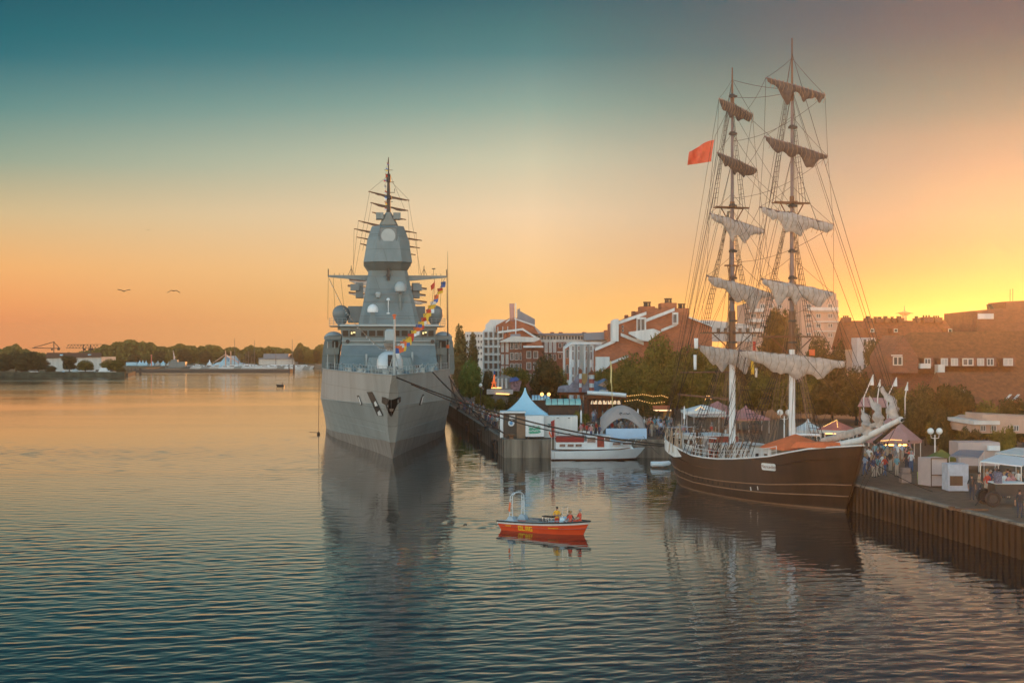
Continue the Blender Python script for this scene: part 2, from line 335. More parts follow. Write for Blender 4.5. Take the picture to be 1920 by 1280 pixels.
def water_sheet():                       # one sheet: fine rippled mesh over the harbour, flat beyond
    rs = np.random.RandomState(4); ys = [34.0]
    while ys[-1] < 420: ys.append(ys[-1] + max(.085, ys[-1] ** 2 * .0000155))
    ys = np.array(ys); nx = 760; u = np.linspace(-1, 1, nx); X = u[None, :] * (ys[:, None] * .46 + 3); Y = np.repeat(ys[:, None], nx, 1)
    comps = []
    for k in range(64):
        L = .32 * (6.0 ** rs.rand()); th = rs.normal(0, .52) + math.pi / 2 + .18; comps.append((2 * math.pi / L, th, rs.rand() * 6.28, L))
    H = np.zeros_like(X); px_ = .75 * (Y / F) * 1.9
    for kk, th, ph, L in comps:
        cell = (Y * Y * .0000155 * 2.6); w = np.clip(1.4 - cell / L, 0, 1)
        H += w * (L * .0014) * np.sin(kk * (np.cos(th) * X + np.sin(th) * Y) + ph + .8 * np.sin(X * .11 + Y * .07 + ph))
    pat = .62 + .42 * np.sin(X * .021 + 1.0 + .9 * np.sin(Y * .017)) * np.sin(Y * .045 + .6 * np.sin(X * .03)) + .22 * np.sin(X * .06 + Y * .11)
    H *= np.clip(pat, .30, 1.25)
    S = np.exp(-((Y - 192 + 6 * np.sin(X * .05)) / 24) ** 2) / (1 + np.exp((X + 22) / 7)) + .8 * np.exp(-((Y - 285 - .15 * X) / 16) ** 2) + .7 * np.exp(-((Y - 355) / 18) ** 2) + .35 * np.clip(np.sin(Y * .13 + 2 * np.sin(X * .02)) - .3, 0, 1) * (Y > 120)
    H *= (1 + 2.4 * S) * (1 - .35 * np.exp(-((X - 9) / 15) ** 2 - ((Y - 92) / 24) ** 2))
    bx_, by_ = -.7, 96.6; d = (-.83, .56); uu = (X - bx_) * d[0] + (Y - by_) * d[1]; vv = (X - bx_) * -d[1] + (Y - by_) * d[0]
    e = np.clip(uu + .5, 0, 1) * np.exp(-np.clip(uu, 0, 99) / 6.0)
    H += .035 * e * np.exp(-(vv / (.7 + .06 * np.clip(uu, 0, 50))) ** 2) * np.sin(uu * 5 + vv * 3) + .03 * e * np.exp(-((np.abs(vv) - .35 * np.clip(uu, 0, 50) - .9) / .35) ** 2) * np.cos(uu * 3.2)
    H *= np.clip((420 - Y) / 60, 0, 1) * np.clip((1 - np.abs(u))[None, :] * 30, 0, 1) * np.clip((Y - 34) / 2, 0, 1)
    V = np.stack([X, Y, H], -1).reshape(-1, 3); ny = len(ys); I = np.arange(ny * nx).reshape(ny, nx)
    Q = np.stack([I[:-1, :-1], I[:-1, 1:], I[1:, 1:], I[1:, :-1]], -1).reshape(-1, 4); n0 = len(V)
    out = np.array([(-1500, -40, 0), (1500, -40, 0), (1500, 3000, 0), (-1500, 3000, 0)], float); a, b_, c, d_ = I[0, 0], I[0, -1], I[-1, -1], I[-1, 0]
    Q2 = np.array([(n0, n0 + 1, b_, a), (n0 + 1, n0 + 2, c, b_), (n0 + 2, n0 + 3, d_, c), (n0 + 3, n0, a, d_)])
    V = np.concatenate([V, out]); Q = np.concatenate([Q, Q2]); me = bpy.data.meshes.new('water'); me.vertices.add(len(V)); me.vertices.foreach_set('co', V.ravel())
    me.loops.add(Q.size); me.loops.foreach_set('vertex_index', Q.ravel().astype(np.int32)); me.polygons.add(len(Q)); me.polygons.foreach_set('loop_start', np.arange(0, Q.size, 4, dtype=np.int32)); me.polygons.foreach_set('use_smooth', np.ones(len(Q), bool))
    me.update(calc_edges=True); me.materials.append(wat); o = bpy.data.objects.new('water', me); C.objects.link(o); tag(o, kind='structure')
water_sheet()

QL = (-.9, 159.0)
edge = [(40, 20), (30.2, 81.7), (26.8, 103), (24.1, 120), (17.9, 158.8), QL, (-9.6, 239), (-30.4, 430), (-70, 700), (-140, 985)]
def slab(name, pts, z, mtop, mside, kind='structure', z0=-2.5):
    b = MB(); n = len(pts); b.poly([(x, y, z) for x, y in pts], 0)
    for i in range(n):
        a, c = pts[i], pts[(i + 1) % n]
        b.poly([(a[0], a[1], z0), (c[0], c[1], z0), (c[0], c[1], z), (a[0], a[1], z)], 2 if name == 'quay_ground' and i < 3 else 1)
    return tag(b.build(name, [mtop, mside, shadewall]), kind=kind)
slab('quay_ground', edge + [(60, 1000), (1450, 1000), (1450, 20)], 2.0, paving, concrete)
slab('far_bank', [(-1450, 632), (-175, 632), (-190, 700), (-212, 768), (-122, 768), (-122, 780), (-218, 786), (-225, 975), (-141, 986), (59, 1001), (1450, 1001), (1450, 2900), (-1450, 2900)], 1.5, soil, concrete)
# coping stones along the quay edge (a real raised step)
b = MB()
for a, c in zip(edge[:8], edge[1:8]):
    a = Vector((a[0], a[1], 0)); c = Vector((c[0], c[1], 0)); d = (c - a); n = int(d.length / 2.4) + 1; u = d.normalized(); pn = Vector((u.y, -u.x, 0))
    for i in range(n):
        p = a + d * ((i + .5) / n); L = d.length / n - .04
        b.box((p.x + pn.x * .22, p.y + pn.y * .22, 2.03 + random.uniform(-.008, .008)), (L, .5, .14), 0, math.atan2(u.y, u.x))
tag(b.build('quay_kerb', concrete), kind='structure')
b = MB()                                # ribs added to the near quay wall, in its shade-darkened brown
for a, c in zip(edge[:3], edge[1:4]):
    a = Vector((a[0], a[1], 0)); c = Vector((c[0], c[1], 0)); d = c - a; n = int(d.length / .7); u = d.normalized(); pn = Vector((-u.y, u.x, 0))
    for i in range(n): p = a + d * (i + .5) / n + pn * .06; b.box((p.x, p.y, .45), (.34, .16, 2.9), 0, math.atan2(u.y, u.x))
tag(b.build('added_quay_wall_ribs', shadewall), kind='structure')
# vertical joints in the quay wall
b = MB()
for px in range(0, 9): b.bx(1.2 + px * 2.1, 1.25 + px * 2.1, 158.93 - px * .01, 159.0, -.5, 1.95)
b.build('quay_wall_joint', dark)['kind'] = 'structure'
u = (Vector((-9.6, 239, 0)) - Vector((-.9, 159, 0))).normalized()
for k, (s0, w) in enumerate(((9, 3.4), (31, 3.0), (52, 3.0))):
    r = thing('dock_fender', ['dark timber fender on the quay wall next to the corner', 'dark timber fender second along the quay wall beside the warship', 'dark timber fender farthest along the quay wall'][k], 'fender', (QL[0] + u.x * s0, QL[1] + u.y * s0, 0), 0, 'fenders on the quay wall')
    b = MB(); b.box((-.25, 0, .7), (.35, w, 1.5), 0, math.atan2(u.y, u.x) - math.pi / 2); b.build('fender_board', dark, r, local=True)
    b = MB(); b.box((-.48, 0, 1.0), (.12, w * .9, .2), 0, math.atan2(u.y, u.x) - math.pi / 2); b.build('rail', wood, r, local=True)

# ------------------------------------------------------------------ frigate
fr = Frame((-13.6, 157.6, 0), R(5.97))
FR = thing('warship', 'large grey naval warship moored bow on at the quay, grey dome radomes beside its tower', 'warship', fr.loc, fr.phi)
DK = [(-8.5, .08), (-6, .75), (-2, 1.7), (4, 2.9), (12, 4.4), (19, 5.7), (27, 7.1), (35, 8.3), (44, 9.2), (53, 9.6), (140, 9.4)]
KN = [(-8.5, .03), (-6, .35), (-2, 1.2), (4, 2.5), (12, 4.2), (19, 5.7), (27, 7.2), (35, 8.5), (44, 9.5), (53, 9.85), (140, 9.7)]
WL = [(0, .03), (6, 1.0), (12, 2.1), (19, 3.6), (27, 5.2), (35, 6.8), (44, 8.2), (56, 9.2), (75, 9.5), (140, 8.5)]
def stem(z): return -8.2 * max(0, min(1, z / 9.6)) ** 1.15
def frig_pt(s, z):                     # half breadth of the hull at station s, height z
    zd = 9.62; zk = 6.2 - min(max(s, 0), 50) * .02
    if z <= 0: return interp(WL, s) * (1 + z * .08)
    a, k, d = interp(WL, s) if s > 0 else 0, interp(KN, s), interp(DK, s)
    if z < zk: t = z / zk; w = a + (k - a) * (t ** 1.25)
    else: t = (z - zk) / (zd - zk); w = k + (d - k) * t
    return w
ST = [0, .02, .045, .075, .11, .15, .2, .25, .31, .38, .46, .55, .68, .84, 1.0]
def zl(j, s):                          # hull rows: below water, waterline, boot top, ..., knuckle, ..., deck
    zb = max(.5, 1.95 - s * .026); zk = 6.2 - min(max(s, 0), 50) * .02
    return [-1.2, 0, zb, zb + (zk - zb) * .25, zb + (zk - zb) * .5, zb + (zk - zb) * .75, zk, zk + (9.62 - zk) * .33, zk + (9.62 - zk) * .66, 9.62][j]
hull_rows = []
for j in range(10):
    row = []
    for t in ST:
        z = zl(j, 0); s = stem(z) + (140 - stem(z)) * t; z = zl(j, max(s, 0)); row.append((frig_pt(s, z), s, z))
    hull_rows.append(row)
def side(rows, m=0):
    b = MB()
    for sg in (1, -1): b.loft([[(x * sg, y, z) for x, y, z in r] for r in rows], m, closed=False, caps=False)
    for ra, rb in zip(rows, rows[1:]):  # stem and transom closure
        for e in (0, -1): b.poly([(-ra[e][0], ra[e][1], ra[e][2]), ra[e], rb[e], (-rb[e][0], rb[e][1], rb[e][2])], m)
    return b
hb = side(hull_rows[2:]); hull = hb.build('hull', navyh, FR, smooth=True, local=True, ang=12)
side(hull_rows[:3]).build('boot_stripe', boot, hull, smooth=True, local=True)
bvh = BVHTree.FromPolygons([Vector(v) for v in hb.v], hb.f)
b = MB(); top = hull_rows[-1]; b.loft([[(x, y, z - .05) for x, y, z in top], [(-x, y, z - .05) for x, y, z in top]], closed=False, caps=False)
b.build('deck', navy2, FR, local=True)
b = MB()                                # gunwale bar
for sg in (1, -1): b.path([(x * sg, y, z + .03) for x, y, z in top[:11]], .06, 5)
b.build('gunwale', navy3, hull, local=True)
b = MB()                                # plate seam along the knuckle
for sg in (1, -1): b.path([(x * sg * 1.003, y, z) for x, y, z in hull_rows[6][:12]], .035, 4)
for zz in (3.0,):
    for sg in (1, -1): b.path([(frig_pt(s, zz) * sg + .02 * sg, s, zz) for s in range(0, 60, 4)], .02, 4)
b.build('rubbing_seam', navy3, hull, local=True)
def patch(frm, bv, pts, off, parent, name, m, nsub=5):  # a plate that follows the hull, from an outline
    cx = sum(p[0] for p in pts) / len(pts); cy = sum(p[1] for p in pts) / len(pts); b = MB(); hits = []
    def hit(px, py):
        o, d = frm.ray(px, py); h = bv.ray_cast(o, d)
        if h[0] is None: return None
        nn = h[1] if h[1].dot(d) < 0 else -h[1]; return h[0] + nn * off
    outer = []
    for i in range(len(pts)):
        a, c = pts[i], pts[(i + 1) % len(pts)]
        for k in range(nsub): outer.append((a[0] + (c[0] - a[0]) * k / nsub, a[1] + (c[1] - a[1]) * k / nsub))
    rings = []
    for f in (0.02, .35, .7, 1.0):
        rg = [hit(cx + (x - cx) * f, cy + (y - cy) * f) for x, y in outer]
        if any(q is None for q in rg): return None
        rings.append(rg)
    b.loft(rings, 0, closed=True, caps=False)
    rim = [q + (rings[-2][i] - q) * 0 for i, q in enumerate(rings[-1])]
    return b.build(name, m, parent, local=True)
pt = lambda zx, zy: (570 + zx / 4, 560 + zy / 4)
patch(fr, bvh, [pt(*q) for q in ((587, 735), (612, 738), (640, 752), (652, 754))] + [pt(*q) for q in ((652, 884), (632, 850), (612, 795), (585, 778))], .05, hull, 'anchor_recess', black)
patch(fr, bvh, [pt(*q) for q in ((655, 754), (668, 752), (700, 740), (723, 733))] + [pt(*q) for q in ((724, 770), (700, 790), (680, 835), (655, 884))], .05, hull, 'anchor_recess', black)
patch(fr, bvh, [pt(*q) for q in ((472, 697), (515, 697), (600, 876), (553, 876))], .05, hull, 'anchor_recess', black)
patch(fr, bvh, [pt(*q) for q in ((530, 775), (543, 765), (560, 800), (538, 805))], .09, hull, 'anchor', whitew)
patch(fr, bvh, [pt(*q) for q in ((556, 850), (572, 832), (592, 872), (562, 874))], .09, hull, 'anchor', whitew)
patch(fr, bvh, [pt(*q) for q in ((640, 818), (672, 818), (668, 838), (644, 838))], .1, hull, 'anchor', boot)
for sg, pp in ((1, ((398, 725), (412, 722), (440, 790), (430, 798))), (1, ((888, 715), (900, 716), (872, 795), (858, 795)))):
    patch(fr, bvh, [pt(*q) for q in pp], .05, hull, 'hawse_slot', dark)
    cx = sum(q[0] for q in pp) / 4; cy = sum(q[1] for q in pp) / 4
    patch(fr, bvh, [pt(cx + (q[0] - cx) * .55 + 2, cy + (q[1] - cy) * .75 + 4) for q in pp], .08, hull, 'hawse_slot', whitew)
def FB(px0, py0, px1, py1, s0, s1):    # box limits from its front face's corners in the photo
    a = fr.atY(px0, py0, s0); c = fr.atY(px1, py1, s0); return a.x, c.x, s0, s1, c.z, a.z
# main superstructure block with sloping face
def quadsolid(L, s_of, back):          # L: rows (py, px_left, px_right), s at each row, back depth
    rg = []
    for (py, l, r), s in zip(L, s_of):
        a = fr.atY(l, py, s); c = fr.atY(r, py, s); rg.append([(a.x, s, a.z), (c.x, s, c.z), (c.x, back, a.z), (a.x, back, a.z)])
    return rg
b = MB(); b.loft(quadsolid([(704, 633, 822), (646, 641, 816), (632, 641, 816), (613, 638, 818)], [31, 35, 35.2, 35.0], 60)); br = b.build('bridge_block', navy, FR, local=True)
b = MB(); x0, x1, y0, y1, z0, z1 = FB(637, 607.5, 823, 612, 34.4, 62); b.bx(x0, x1, y0, y1, z0, z1); b.build('bridge_roof', navy3, br, local=True)
for a, c in ((642.5, 653), (656, 666.5), (677, 688.5), (692, 703.5), (707, 719), (739, 749), (753, 764.5), (768, 777), (790, 800), (803, 813)):
    bb = MB(); x0, x1, y0, y1, z0, z1 = FB(a, 619.5, c, 630, 35.08, 35.3); bb.bx(x0 - .08, x1 + .08, 35.0, 35.2, z0 - .08, z1 + .08, 0)
    w = bb.build('window', navy2, br, local=True)
    bb = MB(); bb.bx(x0, x1, 34.93, 35.1, z0, z1, 0)
    if a in (656, 790): bb.bx(x0 + .15, x0 + .35, 34.9, 35.0, z0 + .25, z1 - .2, 1); bb.bx(x0 + .45, x0 + .75, 34.9, 35.0, z0 + .4, z1 - .15, 1)
    bb.build('pane', [glassd, mat('lit_lamp', (.9, .8, .4), emit=(1, .75, .3, .7), var=0)], w, local=True)
b = MB()                                # darker recessed panels and ledges on the bridge face
def fpoly(pts, s_a, ya, s_b, yb, off):  # polygon on the sloping face
    out = []
    for px, py in pts:
        s = s_a + (s_b - s_a) * (ya - py) / (ya - yb) - off; q = fr.atY(px, py, s); out.append(q)
    return out
for pp in (((651, 646.5), (735, 646.5), (735, 664), (661, 664), (654, 660)), ((772, 660), (789, 646.8), (806.5, 646.8), (807, 672), (803, 677), (793, 677), (789, 672))):
    b.prism(fpoly(pp, 31, 704, 35, 646, .07), (0, .05, 0))
b.build('face_panel', navy2, br, local=True)
b = MB()
for py in (646, 639): q = fr.atY(641, py, 35); q2 = fr.atY(816, py, 35); b.bx(q.x, q2.x, 34.88, 35.06, q.z - .05, q.z + .05)
for px, py in ((652, 640), (811, 640)): q = fr.atY(px, py, 34.9); b.tube((q.x, 34.8, q.z), (q.x, 35.1, q.z), .28, n=10, m=1)
for px, py in ((687, 676), (773, 672)): q = fr.atY(px, py, 32.6); b.bx(q.x - .12, q.x + .12, 32.2, 33, q.z - .9, q.z + .9)
b.build('ledge', [navy3, dark], br, local=True)
for px, py, w_, h_ in ((688, 693, 15, 13), (779, 692, 17, 14)):   # doors in the face
    q = fr.atY(px, py, 30.9); bb = MB(); bb.bx(q.x - w_ / 27, q.x + w_ / 27, 30.6, 31.6, q.z - h_ / 27, q.z + h_ / 27); bb.build('door', black, br, local=True)
    bb = MB()
    for k in (-.35, 0.05, .5): bb.bx(q.x + k - .04, q.x + k + .04, 30.5, 30.58, q.z - h_ / 27, q.z + h_ / 27)
    bb.build('door_frame', navy3, br, local=True)
# side blocks flush with the hull and bridge wings
for sg, oL in ((-1, [(701, 604, 634), (690, 602.5, 634), (660, 605, 634), (640, 608, 640), (628.5, 614, 640)]), (1, [(701, 821, 851), (690, 821, 852.5), (660, 820, 851), (640, 816, 849), (628.5, 816, 843)])):
    b = MB(); b.loft(quadsolid(oL, [50, 50, 50, 50, 50.5], 95)); sb = b.build('side_block', navy, FR, local=True)
    b = MB()
    e = [613, 643, 634, 646] if sg < 0 else [815, 845, 812, 826]
    x0, x1, y0, y1, z0, z1 = FB(608 if sg < 0 else 815.5, 630, 639 if sg < 0 else 848, 636.5, 38, 44); b.bx(x0, x1, y0, y1, z0, z1)
    x0, x1, y0, y1, z0, z1 = FB(611.5 if sg < 0 else 818, 652.5, 636 if sg < 0 else 844, 664, 40, 47); b.bx(x0, x1, y0, y1, z0, z1)
    b.build('bridge_wing', navy, sb, local=True)
    b = MB(); x0, x1, y0, y1, z0, z1 = FB(623 if sg < 0 else 824, 638.5, 634 if sg < 0 else 836, 651, 44.5, 45); b.bx(x0, x1, y0, y1, z0, z1); b.build('opening', dark, sb, local=True); b = MB()
    x0, x1, y0, y1, z0, z1 = FB(614 if sg < 0 else 823, 680, 632 if sg < 0 else 843, 698, 46.5, 47); b.bx(x0, x1, y0, y1, z0, z1)
    b.build('opening', dark, sb, local=True)
    b = MB()
    q = fr.atY(625 if sg < 0 else 832, 626, 52); b.ball((q.x, 54, q.z - .8), 1.5, 12, 0, 6, .8, 0)
    b.build('small_radome', navy3, sb, smooth=True, local=True)
    for px in ((615, 628) if sg < 0 else (826, 841)):
        b = MB(); q = fr.atY(px, 700, 44); b.tube((q.x, 44, 9.6), (q.x, 44, 16.5 - 3), .13, n=6); b.build('davit_post', navy3, sb, smooth=True, local=True)
# tower
def pz(py, s): return fr.atY(728, py, s).z
def px_(px, s): return fr.atY(px, 600, s).x
S0 = 40
b = MB(); L = []
for py, l, r, s0, s1, c in ((608, 672, 787, 39, 56, .6), (597, 674, 785, 39.4, 56, .6), (572, 680, 779, 40.2, 54, .5), (545, 685, 772, 41, 53, .5), (507, 691, 764, 42, 51, .5)):
    L.append((pz(py, s0), px_(l, s0), px_(r, s0), s0, s1, c))
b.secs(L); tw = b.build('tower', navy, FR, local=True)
b = MB()
for py in (597, 565, 552, 517): q0 = pz(py, 40.5); l = interp([(597, 674), (572, 680), (545, 685), (507, 691)][::-1], py); s = interp([(507, 42), (545, 41), (572, 40.2), (597, 39.4)], py); b.bx(px_(l - (0), s) + .5, px_(1458 - l, s) - .3, s - .06, s + .1, q0 - .03, q0 + .03)
b.build('tower_seam', navy2, tw, local=True)
b = MB(); L = []
for py, l, r, s0, s1, c in ((507, 691.5, 763.5, 42, 51, 1.0), (490, 681.5, 773.5, 40.0, 53, 1.5), (450, 688.5, 767.5, 40.9, 52, 1.4), (427, 696, 759, 41.6, 51, 1.2), (423, 698, 757, 42, 50.6, 1.0)):
    L.append((pz(py, s0), px_(l, s0), px_(r, s0), s0, s1, c))
b.secs(L); rt_ = b.build('radar_housing', navy, FR, local=True)
b = MB(); s = 41.0
q = fr.atY(728, 442, s); b.box((q.x, 41.05, q.z), (2.5, .3, 2.5)); f_ = b.build('radar_panel', navy2, rt_, local=True)
b = MB(); b.path([(q.x + a, 40.88, q.z + c) for a, c in ((-1.2, -1.2), (1.2, -1.2), (1.2, 1.2), (-1.2, 1.2), (-1.2, -1.2))], .08, 4)
ring = [(q.x + 1.0 * math.cos(a * R(15)), 40.86, q.z + 1.0 * math.sin(a * R(15))) for a in range(24)]
b.poly(ring, 1); b.build('radar_face', [navy2, navy3], f_, local=True)
b = MB(); L = []
for py, l, r, c in ((423, 711, 746, .3), (412, 716, 741, .3), (399, 723.5, 733, .2)): L.append((pz(py, 45), px_(l, 45), px_(r, 45), 44, 48 if py > 400 else 46.5, c))
b.secs(L)
for l, r in ((705, 719), (737.5, 751)): b.bx(px_(l, 44), px_(r, 44), 43.5, 45.5, pz(411, 44), pz(399, 44))
b.build('sensor_head', navy, rt_, local=True)
b = MB(); X = px_(728.5, 46); z = lambda py: pz(py, 46)
b.path([(X, 46, z(400)), (X, 46, z(370)), (X, 46, z(342)), (X, 46, z(325)), (X, 46, z(295))], [.34, .28, .2, .12, .06], 8)
b.lathe((X, 46, z(342)), [(.3, 0), (.34, .2), (.34, 1.0), (.2, 1.25)], 10); b.lathe((X, 46, z(371)), [(.28, -.3), (.5, -.2), (.42, .3), (.2, .4)], 10)
for py, w_ in ((319, .6), (378, .65)): b.tube((X - w_, 46, z(py)), (X + w_, 46, z(py)), .04)
b.path([(X, 46, z(361)), (X + .9, 46, z(361)), (X + .9, 46, z(354))], .05); b.tube((X, 46, z(342)), (X + .8, 46, z(341)), .04)
mp = b.build('pole_mast', dark, FR, local=True)
# signal yard
for sg, xe in ((-1, 615.5), (1, 837.5)):
    b = MB(); xa = px_(xe, 44); xb = px_(692 if sg < 0 else 764, 44); zz = pz(519, 44)
    b.loft([[(xa, 43.8, zz - .08), (xa, 44.2, zz - .08), (xa, 44.2, zz + .2), (xa, 43.8, zz + .2)], [(xb, 43.5, zz - .6), (xb, 44.5, zz - .6), (xb, 44.5, zz + .2), (xb, 43.5, zz + .2)]])
    ya = b.build('yardarm', navy, FR, local=True)
    b = MB(); b.tube((xa, 44, zz), (xa, 44, zz + 1.1), .07); b.build('aerial', dark, ya, local=True); b = MB()
    xm = px_(658.5 if sg < 0 else 795, 44); b.tube((xm, 44, zz), (xm, 44, zz + 1.6), .05)
    for k in (-.45, .45): b.tube((xm + k, 44, zz + .2), (xm, 44, zz + 1.2), .03)
    b.build('aerial', dark, ya, local=True)
    for k in (.25, .45, .62): b = MB(); xx = xa + (xb - xa) * k * .6; b.tube((xx, 44, zz), (xx, 44, zz + .5), .03); b.build('aerial', dark, ya, local=True)
    b = MB()
    if sg > 0: xx = px_(813, 44); b.tube((xx, 44, zz), (xx, 44, zz + 1.2), .03); b.bx(xx - .25, xx + .25, 43.9, 44.1, zz + 1.15, zz + 1.28); b.build('aerial', dark, ya, local=True)
    b = MB()
    for k, e in ((0, -.3), (.12, .7), (.3, 1.6)):
        xx = xa + (xb - xa) * k * sg * sg; b.rope((xx, 44, zz), (xx + e * -sg * .4, 46, 16.8), .022)
    b.build('halyard', rope, ya, local=True)
b = MB(); X = px_(839.5, 40); b.path([(X, 40, pz(700, 40)), (X, 40, pz(648, 40)), (X, 40, pz(560, 40)), (X, 40, pz(470, 40))], [.13, .12, .06, .02], 6); b.lathe((X, 40, pz(650, 40)), [(.2, -.2), (.26, 0), (.2, .3)], 8, 1)
b.build('whip_antenna', [dark, orange], FR, local=True)
# radomes
def radome(px, py, r, s, name='radome', ped=True, m=navy3):
    q = fr.atY(px, py, s); b = MB()
    b.lathe((q.x, s, q.z), [(r * .45, -r * 1.25), (r * .78, -r * .75), (r * .97, -r * .25), (r, .05 * r), (r * .93, r * .42), (r * .74, r * .7), (r * .42, r * .92), (r * .05, r)], 20)
    o = b.build(name, m, FR, smooth=True, local=True)
    if ped: bb = MB(); bb.lathe((q.x, s, q.z), [(r * .4, -r * 1.9), (r * .4, -r * 1.2)], 10); bb.build('pedestal', navy, o, local=True)
    return o
radome(639.5, 588, 1.25, 46, m=navy2); radome(815, 588, 1.25, 46, m=navy2)
q = fr.atY(751, 540, 39.6); b = MB(); b.lathe((q.x, 39.6, q.z), [(.15, -.75), (.8, -.45), (.83, .1), (.74, .5), (.45, .85), (.05, .98)], 18); o = b.build('radome', navy3, FR, smooth=True, local=True)
b = MB(); b.tube((q.x, 39.9, q.z - .7), (q.x, 40.1, pz(606, 39)), .2, n=8); b.build('pedestal', navy, o, local=True)
q = fr.atY(699, 580, 37); b = MB(); b.lathe((q.x, 37, q.z), [(.3, -.5), (.72, -.4), (.76, 0), (.66, .35), (.4, .62), (.05, .75)], 18); o = b.build('radome', white, FR, smooth=True, local=True)
b = MB(); b.secs([(pz(607, 37), q.x - .62, q.x + .62, 36.3, 37.7, .05), (q.z - .45, q.x - .26, q.x + .26, 36.8, 37.2, .05)]); b.build('pedestal', navy, o, local=True)
q = fr.atY(709, 553, 40.6); b = MB(); b.secs([(q.z - .35, q.x - .25, q.x + .25, 40.2, 41, .08), (q.z + .2, q.x - .37, q.x + .37, 40.1, 41, .12), (q.z + .4, q.x - .3, q.x + .3, 40.2, 41, .12)]); b.build('sensor_box', navy3, FR, local=True)
q = fr.atY(728, 516, 41.5); b = MB(); b.tube((q.x, 41, q.z), (q.x, 42.2, q.z), .3, n=12); b.bx(q.x - .2, q.x + .2, 41.2, 42.2, q.z - .7, q.z + .9); b.build('searchlight', dark, FR, local=True)
q = fr.atY(728, 562, 39.9); b = MB(); b.ball((q.x, 39.7, q.z), .27, 10, 0, 6, 1, -.3); b.tube((q.x, 39.7, q.z), (q.x, 39.7, pz(606, 39)), .05); b.bx(q.x - .25, q.x + .25, 39.6, 39.8, q.z - 2, q.z - 1.85); b.build('small_dome', white, FR, smooth=True, local=True)
for sg in (-1, 1):                      # side sponsons of the tower and platforms with rails
    b = MB(); xx = px_(674 if sg < 0 else 780, 44); b.bx(xx - .55, xx + .55, 44, 47, pz(558, 44), pz(530, 44)); b.bx(xx - .9 + .4 * sg, xx + .4 * sg + .4, 43.4, 44.2, pz(545, 44), pz(533, 44)); b.build('sensor_box', navy2, FR, local=True)
    b = MB(); xo = px_(618 if sg < 0 else 833, 46); xi = px_(650 if sg < 0 else 800, 46); z0 = pz(611, 46); b.bx(min(xo, xi), max(xo, xi), 44, 52, z0 - .1, z0); pl = b.build('platform', navy, FR, local=True)
    b = MB()
    for k in range(3): b.tube((xo, 44, z0 + .35 + .35 * k), (xi, 44, z0 + .35 + .35 * k), .025, n=4); b.tube((xo, 44, z0 + .35 + .35 * k), (xo, 52, z0 + .35 + .35 * k), .025, n=4)
    for k in range(5): xx = xo + (xi - xo) * k / 4; b.tube((xx, 44, z0), (xx, 44, z0 + 1.1), .03, n=4)
    b.build('railing', navy3, pl, local=True)
    b = MB(); xx = px_(660 if sg < 0 else 792, 46); b.bx(min(xx, px_(674 if sg < 0 else 782, 46)) - .6, max(xx, px_(674 if sg < 0 else 782, 46)) + .4, 46, 52, pz(604, 46), pz(574, 46) ); b.build('deck_house', navy2, FR, local=True)
# gun turret
q = fr.atY(731, 688, 12); b = MB()
rg = []
for zz, rx, ry, oy in ((0, 1.62, 1.9, 0), (.5, 1.62, 1.95, 0), (1.1, 1.55, 1.8, .1), (1.6, 1.38, 1.5, .2), (1.95, 1.05, 1.15, .3), (2.15, .6, .7, .35), (2.2, .1, .15, .4)):
    rg.append([(q.x + rx * math.cos(a * R(15)), 12 + oy + ry * math.sin(a * R(15)), 9.7 + .35 + zz * .98) for a in range(24)])
b.loft(rg); gt = b.build('gun_turret', mat('turret_gloss', (.55, .58, .58), .18, 0, .04), FR, smooth=True, local=True, ang=60)
b = MB(); b.lathe((q.x, 12, 9.6), [(1.75, 0), (1.75, .4)], 20); b.build('barbette', navy, gt, local=True)
b = MB(); b.bx(q.x - .28, q.x + .28, 9.9, 12.0, 10.2, 11.75, 0); b.path([(q.x, 10.4, 11.0), (q.x, 6.4, 11.3)], [.14, .07], 10, 1); b.build('gun_barrel', [black, dark], gt, smooth=True, local=True)
# missile launcher in front of the bridge
q = fr.atY(731.5, 629, 26); b = MB(); b.secs([(q.z - .85, q.x - .6, q.x + .6, 25, 27, .1), (q.z - .6, q.x - .72, q.x + .72, 24.8, 27.2, .15), (q.z + .6, q.x - .68, q.x + .68, 24.9, 27.1, .2), (q.z + .85, q.x - .45, q.x + .45, 25.1, 27, .2)]); rl = b.build('launcher', navy3, FR, local=True)
b = MB(); b.lathe((q.x, 26, q.z), [(.9, -1.0), (.75, -1.5), (.5, -1.6), (.6, -3.0)], 14); b.build('launcher_mount', boot, rl, local=True)
b = MB(); b.secs([(9.6, q.x - 3.2, q.x + 3.2, 22, 32, .3), (q.z - 2.9, q.x - 2.8, q.x + 2.8, 22.6, 32, .3)]); b.build('deck_house', navy, FR, local=True)
# jackstaff, bollards, breakwater, rails
b = MB(); b.tube((0.1, -6.6, 9.6), (0.1, -6.6, 15.9), .13, .1, 8); b.lathe((0.1, -6.6, 15.7), [(.1, 0), (.14, .05), (.14, .18), (.1, .2), (.1, .3), (.22, .35), (.2, .5), (.05, .55)], 8, 1)
for k in (-.7, .7): b.tube((0.1 + k, -5.6, 9.6), (0.1, -6.6, 12.2), .05)
b.build('jackstaff', [navy3, orange], FR, local=True)
for x, y in ((-.8, -2.5), (.75, -2.5), (-2.2, 3), (2.3, 3), (-3.6, 9), (3.8, 9), (-5, 16), (5.2, 16)):
    b = MB(); b.lathe((x, y, 9.57), [(.28, 0), (.28, .45), (.36, .5), (.36, .6)], 10); b.build('bollard', navy3 if y != 3 else navy, FR, local=True)
b = MB(); b.bx(-.9, .9, -1.2, .4, 9.57, 9.95); b.path([(-.7, -1.0, 9.9), (-.5, -1.0, 10.4), (.5, -1.0, 10.4), (.7, -1.0, 9.9)], .12, 6); b.build('windlass', navy2, FR, local=True)
